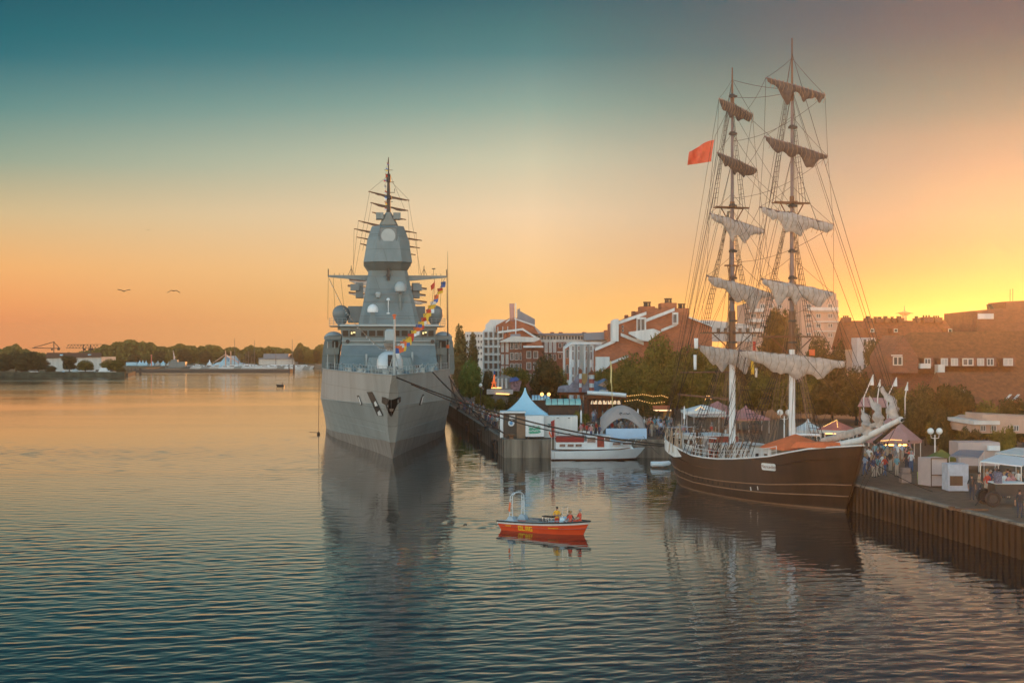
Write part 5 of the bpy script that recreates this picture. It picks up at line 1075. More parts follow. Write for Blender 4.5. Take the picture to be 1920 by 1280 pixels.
def tree_kind(kind):
    if kind in TREES: return TREES[kind]
    rnd = random.Random(hash(kind) % 1000 if False else len(TREES) * 13 + 5)
    k = kind[0]; sd = int(kind[1:]) if len(kind) > 1 else 0
    if k == 'r':                          # unit round tree: height 10, width 9
        bl = [(0, 0, 6.3, 3.2, 3.2, 3.0), (0, 0, 3.4, 3.0, 3.0, 2.0)] + [(math.cos(a) * 2.4, math.sin(a) * 2.4, 2.8, 1.5, 1.5, 1.3) for a in (.4, 1.9, 3.2, 4.7)] + [(math.cos(a) * 2.3, math.sin(a) * 2.3, rnd.uniform(4.2, 7.6), rnd.uniform(1.5, 2.2), rnd.uniform(1.5, 2.2), rnd.uniform(1.2, 2.0)) for a in [i * 1.05 + sd for i in range(7)]]; cm = crown_mesh(bl, 10500, .27, sd + 3); tb = trunk_mb(5.5, .28, 6, sd)
    elif k == 'p':                        # poplar: height 10, width 2.6
        bl = [(rnd.uniform(-.25, .25), rnd.uniform(-.25, .25), 1.6 + i * 1.0, 1.15 * math.sin(math.pi * min(.94, (i + 1.9) / 10)) + .15, 1.1 * math.sin(math.pi * min(.94, (i + 1.9) / 10)) + .15, 1.1) for i in range(8)]; cm = crown_mesh(bl, 3600, .2, sd + 31); tb = trunk_mb(6, .16, 4, sd)
    elif k == 's':                        # shrub: height 3, width 5
        bl = [(rnd.uniform(-1.7, 1.7), rnd.uniform(-1, 1), rnd.uniform(.8, 1.9), rnd.uniform(.8, 1.3), rnd.uniform(.8, 1.2), rnd.uniform(.7, 1.1)) for i in range(8)]; cm = crown_mesh(bl, 2600, .18, sd + 61); tb = trunk_mb(1.4, .1, 4, sd)
    tm = MB.build(tb, 'tmp', bark); me = tm.data; bpy.data.objects.remove(tm); me.name = 'trunk'; TREES[kind] = (cm, me); return TREES[kind]
def tree(label, px, base_or_Y, ptop, wpx, m, kind='r1', group=None, z0=2.0, name='tree'):
    Y = base_or_Y; p = W(px, 0, Y); top = W(px, ptop, Y).z; H = top - z0; wm = wpx * Y / F
    cm, tm = tree_kind(kind); r = thing(name, label, {'s': 'shrub'}.get(kind[0], 'tree'), (p.x, Y, z0), random.uniform(0, 6.28), group)
    hh, ww = {'r': (9.9, 9.2), 'p': (10.1, 2.9), 's': (2.9, 5.4)}[kind[0]]; r.scale = (wm / ww, wm / ww, H / hh)
    c = bpy.data.objects.new('crown', cm); C.objects.link(c); c.parent = r
    if not cm.materials: cm.materials.append(m)
    c.material_slots[0].link = 'OBJECT'; c.material_slots[0].material = m
    t = bpy.data.objects.new('trunk' if kind[0] != 's' else 'stem', tm); C.objects.link(t); t.parent = r; return r
T1 = 'park trees on the landward side'
for a in (('tall poplar beside the warship flank, taller of the two poplars', 861, 330, 602, 38, LP, 'p1'), ('shorter poplar right of the tallest one by the warship', 886, 335, 616, 27, LP, 'p2'), ('poplar top just behind the tall poplar by the warship', 868, 345, 612, 16, LP, 'p2'),
          ('bright green round tree beside the crowd on the promenade', 882, 262, 668, 54, LB, 'r1'), ('dark tree right of the bright green promenade tree', 916, 275, 688, 30, LD, 'r2'), ('olive tree before the brick house left of the broad dark tree', 968, 268, 683, 62, LG, 'r3'),
          ('broad dark tree before the brick houses above the white tent', 1024, 240, 657, 74, LD, 'r2'), ('smaller leafy lobe tree right of the broad dark tree', 1050, 245, 684, 40, LG, 'r1'), ('low olive tree before the white bay building right side', 1132, 262, 685, 58, LG, 'r3'),
          ('tallest golden tree left of the brig, with a pointed top', 1236, 232, 617, 84, LG, 'r1'), ('wide golden tree on the left of the big clump beside the brig', 1186, 225, 655, 92, LG, 'r2'), ('golden tree between the clump top and the brig aft mast', 1290, 226, 640, 96, LG, 'r3'),
          ('lower golden tree just behind the brig aft mast', 1345, 220, 650, 80, LG, 'r1'), ('dark tree behind the aft mast yards left of the apartment block', 1340, 250, 660, 60, LD, 'r2'), ('tall dark tree in front of the pale apartment block', 1462, 250, 566, 92, LD, 'r3'),
          ('rounded dark tree right of the fore mast', 1535, 245, 617, 66, LD, 'r1'), ('dark tree before the left end of the terrace', 1580, 240, 628, 60, LD, 'r2'), ('dark tree against the terrace facade by the tall gable', 1645, 205, 625, 56, LD, 'r3'),
          ('broad olive tree behind the fore mast foot', 1430, 210, 690, 90, LG, 'r2'), ('broad olive tree right of the fore mast foot', 1525, 200, 700, 96, LG, 'r1'), ('dark garden tree left of the two globe lamp', 1735, 150, 735, 60, LD, 'r2'), ('dark garden tree above the white trailer', 1790, 150, 712, 90, LD, 'r3'),
          ('dark tree right of the lit round tent', 1712, 146, 752, 46, LD, 'r1'), ('small dark tree behind the two globe lamp', 1768, 140, 760, 56, LD, 'r1'), ('dark tree below the low white house on the right', 1850, 150, 745, 80, LG, 'r2'), ('tree at the right edge above the market stalls', 1905, 142, 738, 70, LD, 'r3')):
    tree(*a, group=T1)
for i, (px, Y, top, w_, m, kd) in enumerate(((1165, 214, 690, 70, LG, 'r3'), (1215, 208, 680, 80, LG, 'r1'), (1262, 212, 672, 84, LG, 'r2'), (1312, 206, 688, 80, LG, 'r3'), (1372, 204, 700, 80, LG, 'r1'), (1410, 222, 655, 80, LD, 'r3'), (1478, 205, 705, 70, LG, 'r3'), (1560, 196, 690, 90, LD, 'r2'), (1605, 190, 680, 80, LD, 'r1'), (1650, 170, 715, 70, LD, 'r3'), (1690, 165, 722, 70, LG, 'r2'), (1730, 160, 712, 80, LD, 'r1'), (1765, 142, 775, 70, LG, 'r3'), (1815, 146, 770, 60, LG, 'r1'), (1905, 150, 758, 60, LG, 'r2'), (1822, 128, 797, 50, LD, 's1'), (1880, 127, 790, 70, LG, 's2'))):
    tree('bushy tree filling the row ' + ('left of the feather banner', 'right of the feather banner', 'under the tallest golden tree', 'left of the aft mast foot', 'right of the aft mast foot', 'above the rose tent between the masts', 'just left of the fore mast foot', 'right of the small carousel', 'left of the play ship sails', 'behind the play ship roof', 'behind the lit round tent', 'above the right end of the round tent', 'behind the globe lamp', 'right of the globe lamp', 'above the right quay awning', 'low before the pavilion left end', 'low before the pavilion wall')[i], px, Y, top, w_, m, kd, T1)
T2 = 'shrubs by the promenade'
for a in (('olive shrub beside the crowd left of the white tent', 930, 205, 742, 44, LG, 's1'), ('dark shrub directly left of the white tent peak', 962, 200, 735, 44, LD, 's2'), ('shrub behind the white tent by the crowd', 905, 222, 735, 34, LG, 's1'), ('green shrub between the kiosk and the dome tent', 1090, 178, 765, 44, LG, 's2'),
          ('dark hedge under the green canopy', 1040, 186, 775, 60, LD, 's1'), ('dark shrub right of the dome tent', 1215, 182, 757, 62, LD, 's2'), ('bushes under the fairy lights right of the dome', 1190, 190, 742, 60, LD, 's1'), ('low bush by the striped awning on the right quay', 1775, 122, 795, 46, LD, 's2')):
    tree(*a, group=T2, name='shrub')

# ------------------------------------------------------------------ buildings
def wz(py, Y): return CH + (HZ - py) * Y / F
def wx(px, Y): return (px - 960) * Y / F
def extr(name, pts, Y, D, m, parent, z0=None):   # facade outline extruded away from the street
    b = MB(); b.prism([W(x, y, Y) for x, y in pts], (0, D, 0)); return b.build(name, m, parent)
wfr = mat('window_frame_white', (.56, .50, .45), .5, 0, 0)
def window(parent, x0, y0, x1, y1, Y, gl=None, fr_=None, mull=1, name='window'):
    b = MB(); X0, X1, Z0, Z1 = wx(x0, Y), wx(x1, Y), wz(y1, Y), wz(y0, Y); t = min(.14, (X1 - X0) * .12)
    b.bx(X0, X1, Y - .03, Y + .1, Z0, Z1, 0)
    for a, c, e, f in ((X0, X1, Z1 - t, Z1), (X0, X1, Z0, Z0 + t)): b.bx(a, c, Y - .1, Y + .02, e, f, 1)
    for k in range(mull + 2): xx = X0 + (X1 - X0 - t) * k / (mull + 1); b.bx(xx, xx + t, Y - .1, Y + .02, Z0 + t, Z1 - t, 1)
    return b.build(name, [gl or glassb, fr_ or wfr], parent)
def winrow(parent, x0, x1, n, y0, y1, Y, fill=.6, **k):
    st = (x1 - x0) / n
    for i in range(n): window(parent, x0 + st * (i + (1 - fill) / 2), y0, x0 + st * (i + (1 + fill) / 2), y1, Y, **k)
def band(parent, pts, Y, th, m, name='trim', D=.35):  # a white sloping trim strip, th pixels thick
    b = MB(); up = [W(x, y, Y) for x, y in pts]; lo = [W(x, y + th, Y) for x, y in pts]
    for i in range(len(pts) - 1): b.prism([up[i], up[i + 1], lo[i + 1], lo[i]], (0, D, 0))
    return b.build(name, m, parent)
GP = 'waterfront buildings'
def bld(name, label, px, Y, cat='building'): return thing(name, label, cat, (wx(px, Y), Y, 2))
# white stepped building, left
Y = 340; B = bld('apartment_building', 'white stepped apartment building with grid of balconies, left end of the waterfront', 935, Y)
extr('wall', [(905, 735), (905, 622), (910, 616), (910, 609), (918, 602), (918, 599), (957, 599), (957, 735)], Y, 22, whitew, B)
w2 = extr('wing', [(940, 735), (940, 612), (1003, 612), (1018, 625), (1018, 735)], Y + 6, 16, cream, B)
extr('gable', [(930, 622), (930, 610), (958, 595), (967, 595), (1000, 611), (1010, 626)], Y - .6, 6, brick, B)
extr('gable', [(944, 634), (944, 626), (975, 618), (1008, 636)], Y - 1.2, 3, brick, B)
extr('penthouse', [(970, 612), (970, 580), (975, 578), (975, 583), (1003, 598), (1003, 615)], Y + 2, 8, sheet, B)
band(B, [(934, 621), (957, 618), (980, 615), (1007, 632)], Y - 2, 4, whitew); band(B, [(948, 603), (960, 594), (1003, 609)], Y - 1, 3, whitew)
for k in range(5):
    for j in range(7): window(B, 908 + k * 9.2, 622 + j * 14.6, 915 + k * 9.2, 633 + j * 14.6, Y - .05, mull=0)
for j in range(7): b = MB(); b.bx(wx(904.5, Y), wx(950, Y), Y - 1.0, Y, wz(636.5 + j * 14.6, Y), wz(634 + j * 14.6, Y)); b.build('balcony', whitew, B)
b = MB()
for k in range(6): b.bx(wx(905.5 + 9.2 * k, Y), wx(906.6 + 9.2 * k, Y), Y - 1.2, Y, 2, wz(612 if k > 1 else 619, Y))
b.build('pilasters', white, B)
tag(flag('banner', None, None, W(964.5, 569, Y - 10), 1.2, 4.2, mat('rose_banner', (.62, .30, .24), .7), wave=.1, wd=(-1, 0, 0)), 'tall narrow rose banner on a white pole above the white stepped building', 'flag')
b = MB(); b.tube(W(967, 735, Y - 10) * 1.0, W(967, 568, Y - 10), .12); b2 = b.build('flag_pole', white); tag(b2, 'tall white flag pole before the stepped building', 'pole')
# brick house with white windows
Y = 305; B = bld('brick_building', 'dark brick house with white framed windows and a small gable, behind the broad dark tree', 985, Y)
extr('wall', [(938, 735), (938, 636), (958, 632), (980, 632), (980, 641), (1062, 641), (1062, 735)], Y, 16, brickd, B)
extr('roof_terrace', [(957, 640), (957, 626), (976, 626), (976, 640)], Y - .4, 8, sheet, B); extr('canopy', [(934, 641), (960, 630), (1012, 633), (1012, 641)], Y - 1.2, 3, cream, B)
extr('gable', [(984, 648), (1013, 636.5), (1018, 648)], Y - 1.5, 2, brick, B); band(B, [(981, 648), (1019, 648)], Y - 1.7, 3.4, whitew)
for y in (640.5, 661, 681, 701):
    for a, c in ((956.5, 963), (965, 972), (974, 978)): window(B, a, y, c, y + 14, Y - .05, mull=0)
for y in (655, 676, 697):
    for a in (987, 1000): window(B, a, y + 3, a + 9, y + 17, Y - .05, mull=0)
for a in (939.5, 948):
    for y in (641, 664, 686, 708): window(B, a, y, a + 5.5, y + 19, Y - .05, mull=0, gl=mat('pale_panel', (.46, .42, .38), .5))
for a in (1021, 1029, 1037):
    window(B, a, 641, a + 6, 661, Y - .05, mull=0, gl=MATS['pale_panel']); window(B, a, 664, a + 6, 676, Y - .05, mull=0)
band(B, [(1045, 659), (1062, 659)], Y - .6, 2, whitew)
for y in (643, 663): winrow(B, 1046, 1062, 2, y, y + 9, Y - .05, .7, mull=0)
# long grey slab with ribbon windows
Y = 345; B = bld('office_building', 'long low grey slab with a ribbon of windows behind the brick house', 1080, Y)
extr('wall', [(975, 735), (975, 627), (1094, 625), (1150, 625), (1150, 735)], Y, 16, cream, B); extr('roof', [(973, 628), (973, 625), (1094, 624), (1094, 628)], Y - .8, 18, sheet, B)
winrow(B, 991, 1094, 18, 629.5, 636.5, Y - .05, .75, mull=0); extr('roof_shed', [(1095, 638), (1095, 624), (1152, 621), (1152, 636)], Y - 2, 8, sheet, B)
for x in (1033, 1049, 1094): b = MB(); b.bx(wx(x, Y), wx(x + 7, Y), Y + 4, Y + 7, wz(626, Y), wz(622, Y)); b.build('chimney', brickd, B)
b = MB(); b.bx(wx(1132, Y), wx(1140, Y), Y - 3, Y, wz(636, Y), wz(619, Y)); b.build('chimney', brick, B)
# white bay building
Y = 285; B = bld('bay_building', 'white building with tall projecting bays and slit windows, right of the broad dark tree', 1090, Y)
extr('wall', [(1060, 735), (1060, 650), (1073, 641), (1128, 641), (1128, 735)], Y, 14, whitew, B)
b = MB(); b.bx(wx(1060, Y), wx(1067.5, Y), Y - .1, Y + .1, wz(712, Y), wz(650, Y)); b.build('brick_panel', brick, B)
for x0, x1 in ((1067, 1078), (1082, 1087), (1094, 1100), (1105, 1115)):
    b = MB(); b.secs([(2, wx(x0, Y), wx(x1, Y), Y - 1.3, Y, .3), (wz(644, Y), wx(x0, Y), wx(x1, Y), Y - 1.3, Y, .3)]); w = b.build('bay', white, B)
for x in (1073, 1084, 1098, 1107):
    for y, h in ((649, 8), (659, 15), (688, 14), (706, 9)): window(B, x, y, x + 2.6, y + h, Y - 1.34, mull=0, gl=mat('rose_glass', (.22, .12, .10), .3, 0, 0))
for y in (655, 684): window(B, 1061.5, y, 1066, y + 16, Y - .12, mull=0)
band(B, [(1058, 651), (1073, 641.5), (1128, 641.5)], Y - 1.6, 4, white)
# brick complex with stepped sloping roofs
Y = 275; B = bld('brick_complex', 'red brick complex with white sloping roof edges stepping up to tall chimneys', 1210, Y)
extr('wall', [(1118, 740), (1118, 656), (1152, 638), (1152, 604), (1160, 602), (1205, 586), (1210, 586), (1210, 579), (1262, 579), (1292, 578), (1292, 594), (1335, 613), (1335, 740)], Y, 20, brick, B)
extr('tower', [(1148, 640), (1148, 601), (1153, 598), (1160, 598), (1160, 640)], Y - 1, 5, whitew, B)
for x0, x1, y0 in ((1202, 1229, 574), (1241, 1270, 567.5), (1269, 1293, 577.5)): b = MB(); b.bx(wx(x0, Y), wx(x1, Y), Y + 1, Y + 7, wz(600, Y), wz(y0, Y)); c_ = b.build('chimney', brick, B); b = MB(); [b.lathe((wx((x0 + x1) / 2 + k, Y), Y + 3, wz(y0, Y)), [(.25, 0), (.2, .7), (.35, .8), (.3, 1.0)], 8) for k in (-4, 0, 5)]; b.build('chimney_pots', dark, c_)
for x0, y0 in ((1173, 590), (1186, 583), (1191, 584), (1228, 577)): b = MB(); b.bx(wx(x0, Y), wx(x0 + 6, Y), Y + 1, Y + 3, wz(598, Y), wz(y0, Y)); b.build('vent', brickd, B)
for pts, th in ((((1160, 602), (1212, 584)), 6), (((1208, 599), (1265, 577)), 6), (((1116, 652), (1154, 636)), 6), (((1164, 624), (1207, 641)), 6), (((1240, 617), (1270, 605)), 5), (((1116, 687), (1150, 676), (1178, 665)), 5), (((1292, 593), (1336, 610)), 3)): band(B, pts, Y - .6, th, whitew, 'roof_edge', .8)
for x0, y0, x1, y1 in ((1193, 595, 1210, 640), (1260, 586, 1270, 608)): b = MB(); b.bx(wx(x0, Y), wx(x1, Y), Y - 1.6, Y, wz(y1, Y), wz(y0, Y)); bb = b.build('glazed_bay', whitew, B); window(B, x0 + 2, y0 + 3, x0 + 8, y1 - 16 if y1 > 620 else y1 - 3, Y - 1.65, mull=0); window(B, x0 + 9 if x1 - x0 > 12 else x0 + 5, y0 + 3, x1 - 1, y1 - 16 if y1 > 620 else y1 - 3, Y - 1.65, mull=0)
for x, y in ((1157, 610), (1166, 610), (1166, 617), (1205, 607)): window(B, x, y, x + 3.5, y + 5, Y - .05, mull=0)
extr('terrace', [(1180, 626), (1180, 622), (1225, 616), (1240, 622), (1215, 640), (1200, 637)], Y - 2.4, 2, whitew, B); extr('low_roof', [(1118, 675), (1118, 669), (1143, 669), (1143, 685), (1118, 705)], Y - 3, 3, whitew, B)
extr('parapet', [(1292, 607), (1310, 600), (1333, 600), (1410, 609), (1410, 640), (1335, 640)], Y + 14, 8, cream, B)
winrow(B, 1340, 1408, 5, 614, 626, Y + 13.95, .6, mull=0)
# pale apartment block behind the fore mast
Y = 330; B = bld('apartment_block', 'pale six storey apartment block behind the brig fore mast', 1488, Y)
extr('wall', [(1405, 740), (1405, 568), (1480, 562), (1572, 562), (1572, 740)], Y, 18, pinkr, B); extr('penthouse', [(1440, 566), (1440, 550), (1568, 550), (1568, 566)], Y + 2, 12, pinkr, B)
for y in (568, 586, 604, 622):
    for x in (1409, 1425, 1441, 1457, 1512, 1530, 1552): window(B, x, y + 2, x + 9, y + 10, Y - .05)
for y in (583, 602, 620): b = MB(); b.bx(wx(1404, Y), wx(1430, Y), Y - 1.6, Y, wz(y + 2, Y), wz(y - 4, Y)); b.build('balcony', cream, B); b = MB(); b.bx(wx(1525, Y), wx(1573, Y), Y - .5, Y, wz(y + 2, Y), wz(y, Y)); b.build('balcony', cream, B)
for y in (576, ): band(B, [(1515, y), (1572, y)], Y - 1.2, 6, cream)
for x in (1446, 1456, 1466, 1520): window(B, x, 553, x + 7, 562, Y + 1.95, mull=0)
# terrace with chimneys
Y = 235; B = bld('terrace_house', 'long rose terrace with steep roof, dormers and many chimneys on the right skyline', 1690, Y)
b = MB(); b.loft([[W(1594, 655, Y), W(1808, 655, Y), W(1808, 655, Y) + Vector((0, 14, 0)), W(1594, 655, Y) + Vector((0, 14, 0))], [W(1594, 600, Y) + Vector((0, 5, .0)), W(1790, 600, Y) + Vector((0, 5, 0)), W(1785, 600, Y) + Vector((0, 8, 0)), W(1594, 600, Y) + Vector((0, 8, 0))]]); rf = b.build('roof', tile, B)
extr('wall', [(1594, 740), (1594, 655.5), (1808, 655.5), (1808, 740)], Y + .3, 13, pinkr, B)
extr('gable_front', [(1607, 700), (1607, 633), (1642, 633), (1642, 700)], Y - 3, 4, mat('pale_gable', (.55, .46, .42), .8, 0, .08), B)
for x in (1618, 1633):
    for y in (635, 659, 682): window(B, x, y, x + 7, y + 12, Y - 3.05, mull=0)
for x, y in ((1631, 615), (1675, 615), (1777, 615)): b = MB(); b.bx(wx(x, Y), wx(x + 9, Y), Y - .2 + 1, Y + 5, wz(y + 9, Y), wz(y, Y)); d_ = b.build('dormer', tile, B); window(B, x + 1, y + 1, x + 8, y + 8, Y + .75, mull=0)
for x, w_, h_ in ((1594, 13, 6), (1638, 10, 5), (1654, 6, 4), (1661, 8, 4), (1672, 9, 5), (1687, 5, 4), (1697, 11, 5), (1733, 6, 5), (1746, 18, 7), (1767, 14, 6)): b = MB(); b.bx(wx(x, Y), wx(x + w_, Y), Y + 4, Y + 7, wz(604, Y), wz(600 - h_, Y)); c_ = b.build('chimney', brickd, rf); b = MB(); [b.lathe((wx(x + w_ * k, Y), Y + 5.5, wz(600 - h_, Y)), [(.15, 0), (.14, .3), (.22, .35)], 6) for k in (.2, .5, .8)]; b.build('chimney_pots', dark, B)
# large dark roofed blocks nearer, right
Y = 182; B = bld('gabled_building', 'big dark tiled building with a pointed gable and a row of bright dormer windows', 1800, Y)
b = MB(); b.loft([[W(1672, 700, Y), W(1990, 700, Y), W(1990, 700, Y) + Vector((0, 16, 0)), W(1672, 700, Y) + Vector((0, 16, 0))], [W(1740, 622, Y) + Vector((0, 7, 0)), W(1990, 618, Y) + Vector((0, 7, 0)), W(1990, 618, Y) + Vector((0, 9, 0)), W(1740, 622, Y) + Vector((0, 9, 0))]]); rf = b.build('roof', tiled, B)
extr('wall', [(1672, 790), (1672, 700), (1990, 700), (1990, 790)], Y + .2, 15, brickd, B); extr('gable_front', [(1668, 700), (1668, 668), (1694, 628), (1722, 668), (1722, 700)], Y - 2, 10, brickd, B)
window(B, 1674, 668, 1692, 685, Y - 2.05, gl=dark); band(B, [(1672, 665), (1692, 665)], Y - 2.4, 2, cream)
for x, w_, g in ((1733, 12, glassb), (1764, 13, MATS['pale_panel']), (1783, 13, MATS['pale_panel']), (1804, 21, glassb), (1832, 13, MATS['pale_panel']), (1850, 13, glassb), (1881, 18, MATS['pale_panel'])):
    b = MB(); b.bx(wx(x - .8, Y), wx(x + w_ + .8, Y), Y - 1, Y + 5, wz(686.5, Y), wz(670.5, Y)); b.build('dormer', brickd, rf); window(B, x, 671.5, x + w_, 685.5, Y - 1.05, gl=g)
for x, y, w_ in ((1715, 681, 19), (1748, 683, 12)): b = MB(); b.bx(wx(x, Y), wx(x + w_, Y), Y - 2.6, Y - 1, wz(y + (9 if w_ > 15 else 20), Y), wz(y, Y)); b.build('balcony', cream, B)
Y = 158; B = bld('low_tiled_building', 'low dark tiled roof with slanted skylights in front of the gabled building', 1830, Y)
b = MB(); b.loft([[W(1780, 782, Y), W(1990, 782, Y), W(1990, 782, Y) + Vector((0, 14, 0)), W(1780, 782, Y) + Vector((0, 14, 0))], [W(1792, 700, Y) + Vector((0, 7, 0)), W(1990, 700, Y) + Vector((0, 7, 0)), W(1990, 700, Y) + Vector((0, 7.5, 0)), W(1792, 700, Y) + Vector((0, 7.5, 0))]]); b.build('roof', tiled, B)
extr('wall', [(1780, 800), (1780, 782), (1990, 782), (1990, 800)], Y + .2, 13, pinkr, B)
def roofq(y): return (782 - y) / 82 * 7.0
for pts in (((1790, 730), (1808, 730), (1813, 741), (1795, 741)), ((1883, 750), (1887, 750), (1898, 739), (1893, 739)), ((1898, 750), (1902, 750), (1913, 739), (1908, 739))):
    b = MB(); b.prism([W(x, y, Y + roofq(y) - .25) for x, y in pts], (0, .12, 0)); b.build('skylight', mat('bright_skylight', (.6, .6, .6), .2, 0, 0), B)
Y = 262; B = bld('tall_dark_building', 'tall dark flat roofed building at the right edge of the skyline', 1890, Y)
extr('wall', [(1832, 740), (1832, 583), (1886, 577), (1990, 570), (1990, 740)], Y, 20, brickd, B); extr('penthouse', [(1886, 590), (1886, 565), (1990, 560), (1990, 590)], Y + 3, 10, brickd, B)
b = MB(); b.secs([(wz(580, Y), wx(1871, Y), wx(1880, Y), Y + 4, Y + 6, .1), (wz(572, Y), wx(1869, Y), wx(1876, Y), Y + 4, Y + 6, .3), (wz(569, Y), wx(1868, Y), wx(1874, Y), Y + 4, Y + 6, .5)]); b.build('roof_vent', dark, B)
b = MB(); [b.tube(W(x, 572, Y + 5), W(x, y, Y + 5), .06) for x, y in ((1894, 542), (1899, 541))]; b.build('aerial', dark, B); b = MB(); b.bx(wx(1833, Y), wx(1862, Y), Y - .4, Y, wz(598, Y), wz(588, Y)); b.build('panel', cream, B)
for pts in (((1829, 626), (1832, 626), (1839, 619), (1836, 619)), ((1840, 626), (1843, 626), (1850, 619), (1846, 619)), ((1854, 624), (1857, 624), (1862, 621), (1859, 621))): pass
Y = 290; B = bld('mid_rise', 'plain pale block between the terrace and the tall dark building', 1808, Y); extr('wall', [(1780, 740), (1780, 600), (1840, 600), (1840, 740)], Y, 15, pinkr, B); extr('roof', [(1779, 601), (1779, 598.5), (1841, 598.5), (1841, 601)], Y - .5, 16, dark, B)
Y = 132; B = bld('low_house', 'low white flat roofed pavilion half hidden by trees on the right', 1880, Y); extr('wall', [(1828, 812), (1828, 798), (1835, 790), (1850, 784), (1960, 788), (1960, 812)], Y, 8, pinkr, B); extr('roof', [(1826, 796), (1826, 789), (1875, 789), (1875, 796)], Y - .6, 8, cream, B); extr('sign_panel', [(1842, 790), (1842, 776), (1960, 782), (1960, 790)], Y + .5, 5, pinkr, B)
for x in (1838, 1858, 1900): window(B, x, 797, x + 10, 808, Y - .05)
Y = 900; T = bld('tv_tower', 'slim broadcasting tower far behind the terrace chimneys', 1696, Y, 'tower'); b = MB(); p = W(1696, 700, Y); b.lathe((p.x, Y, 0), [(2.2, 0), (1.6, wz(592, Y)), (3, wz(590, Y)), (4.2, wz(587, Y)), (4.4, wz(586, Y)), (1.6, wz(584, Y)), (.5, wz(583, Y)), (.25, wz(573, Y))], 10); b.build('shaft', concrete, T)
b = MB(); b.bx(p.x - 5.8, p.x + 5.8, Y - .4, Y + .4, wz(588, Y), wz(587, Y)); b.build('platform', dark, T)
Y = 420; B = bld('distant_block', 'pale distant block seen between the poplars and the stepped building', 880, Y); extr('wall', [(872, 735), (872, 622), (912, 622), (912, 735)], Y, 15, cream, B)
for y in (627, 638, 649, 660, 671): winrow(B, 874, 905, 6, y, y + 5, Y - .05, .6, mull=0)

# ------------------------------------------------------------------ fairground, stalls, tents on the quay
def stripes(b, pts_a, pts_b, n, m0=0, m1=1): 
    for i in range(n): b.poly([pts_a[0].lerp(pts_a[1], i / n), pts_a[0].lerp(pts_a[1], (i + 1) / n), pts_b[0].lerp(pts_b[1], (i + 1) / n), pts_b[0].lerp(pts_b[1], i / n)], m0 if i % 2 else m1)
def pagoda(name, label, px, Y, zpk, zev, half, m, legs=True, curve=2.0, valance=None, z0=2.0, k=14, sides=4, rot=0.0, hd=None):
    p = (wx(px, Y), Y); r = thing(name, label, 'tent', (p[0], p[1], z0)); b = MB(); rg = []; hd = hd or half
    for i in range(k + 1):
        f = i / k; w = 1 - f; z = zev + (zpk - zev) * (f ** 1.0 if curve == 1 else 1 - (1 - f) ** (1 / curve) if False else f)
        ww = (1 - f) ** curve * (1 - .03) + .03; a = [rot + math.pi / sides + 2 * math.pi * q / sides for q in range(sides)]; s_ = 1 / math.cos(math.pi / sides)
        rg.append([(p[0] + math.cos(q) * ww * half * s_, p[1] + math.sin(q) * ww * hd * s_, z) for q in a])
    b.loft(rg); rf = b.build('roof', m, r, smooth=True, ang=25)
    b = MB(); a = [rot + math.pi / sides + 2 * math.pi * q / sides for q in range(sides)]; s_ = 1 / math.cos(math.pi / sides)
    b.loft([[(p[0] + math.cos(q) * half * 1.01 * s_, p[1] + math.sin(q) * hd * 1.01 * s_, zev + dz) for q in a] for dz in (-.28, .02)], caps=False); b.build('valance', valance or m, rf)
    if legs:
        for q in a: b = MB(); b.tube((p[0] + math.cos(q) * half * .96 * s_, p[1] + math.sin(q) * hd * .96 * s_, z0), (p[0] + math.cos(q) * half * .96 * s_, p[1] + math.sin(q) * hd * .96 * s_, zev), .05); b.build('leg', chrome, r)
    return r
pagoda('pagoda_tent', 'pale blue pointed pagoda tent standing behind the white container at the quay corner', 984.5, 169, wz(727, 169), wz(776, 169), 2.75, lblue, curve=1.75)
# containers and booths at the corner
Y = 162.5; r = thing('booth', 'brown booth with a round white and blue sign, left of the green painted container', 'kiosk', (wx(955, Y), Y, 2)); b = MB(); b.bx(wx(944, Y), wx(984, Y), Y, Y + 3.5, 2, wz(774, Y)); b.build('wall', mat('dark_booth_board', (.09, .065, .045), .7), r); b = MB(); b.bx(wx(969, Y), wx(985, Y), Y - .06, Y, 2, wz(780, Y)); b.build('side_panel', mat('tan_board', (.32, .20, .12), .7), r)
b = MB(); b.bx(wx(937.5, Y), wx(943.5, Y), Y + .1, Y + 3.4, 2, wz(772, Y)); b.bx(wx(937, Y), wx(986, Y), Y - .15, Y + 3.6, wz(774, Y), wz(771.5, Y)); b.build('white_frame', white, r)
b = MB(); q = W(958.5, 793, Y - .12); b.poly([q + Vector((math.cos(a * R(15)) * .37, 0, math.sin(a * R(15)) * .37)) for a in range(24)], 0); b.poly([q + Vector((math.cos(a * R(30)) * .2, -.02, math.sin(a * R(30)) * .2)) for a in range(12)], 1)
for a in range(12): b.poly([q + Vector((math.cos(a * R(30) + k) * ww, -.03, math.sin(a * R(30) + k) * ww)) for k, ww in ((-.05, .18), (.05, .18), (.03, .31), (-.03, .31))], 1)
b.build('round_sign', [white, mat('sign_blue', (.12, .35, .60), .5, 0, 0)], r); b = MB(); b.bx(wx(955, Y), wx(966, Y), Y - .12, Y - .05, wz(785, Y), wz(778, Y)); b.build('notice', cream, r)
Y = 160.8; r = thing('container', 'small white container with a green brush splash on its front, nearest the quay edge', 'container', (wx(1003, Y), Y, 2)); b = MB(); b.bx(wx(985.5, Y), wx(1020, Y), Y, Y + 2.6, 2.3, wz(779, Y)); b.build('wall', white, r)
b = MB(); q = Y - .03; rn = random.Random(2)
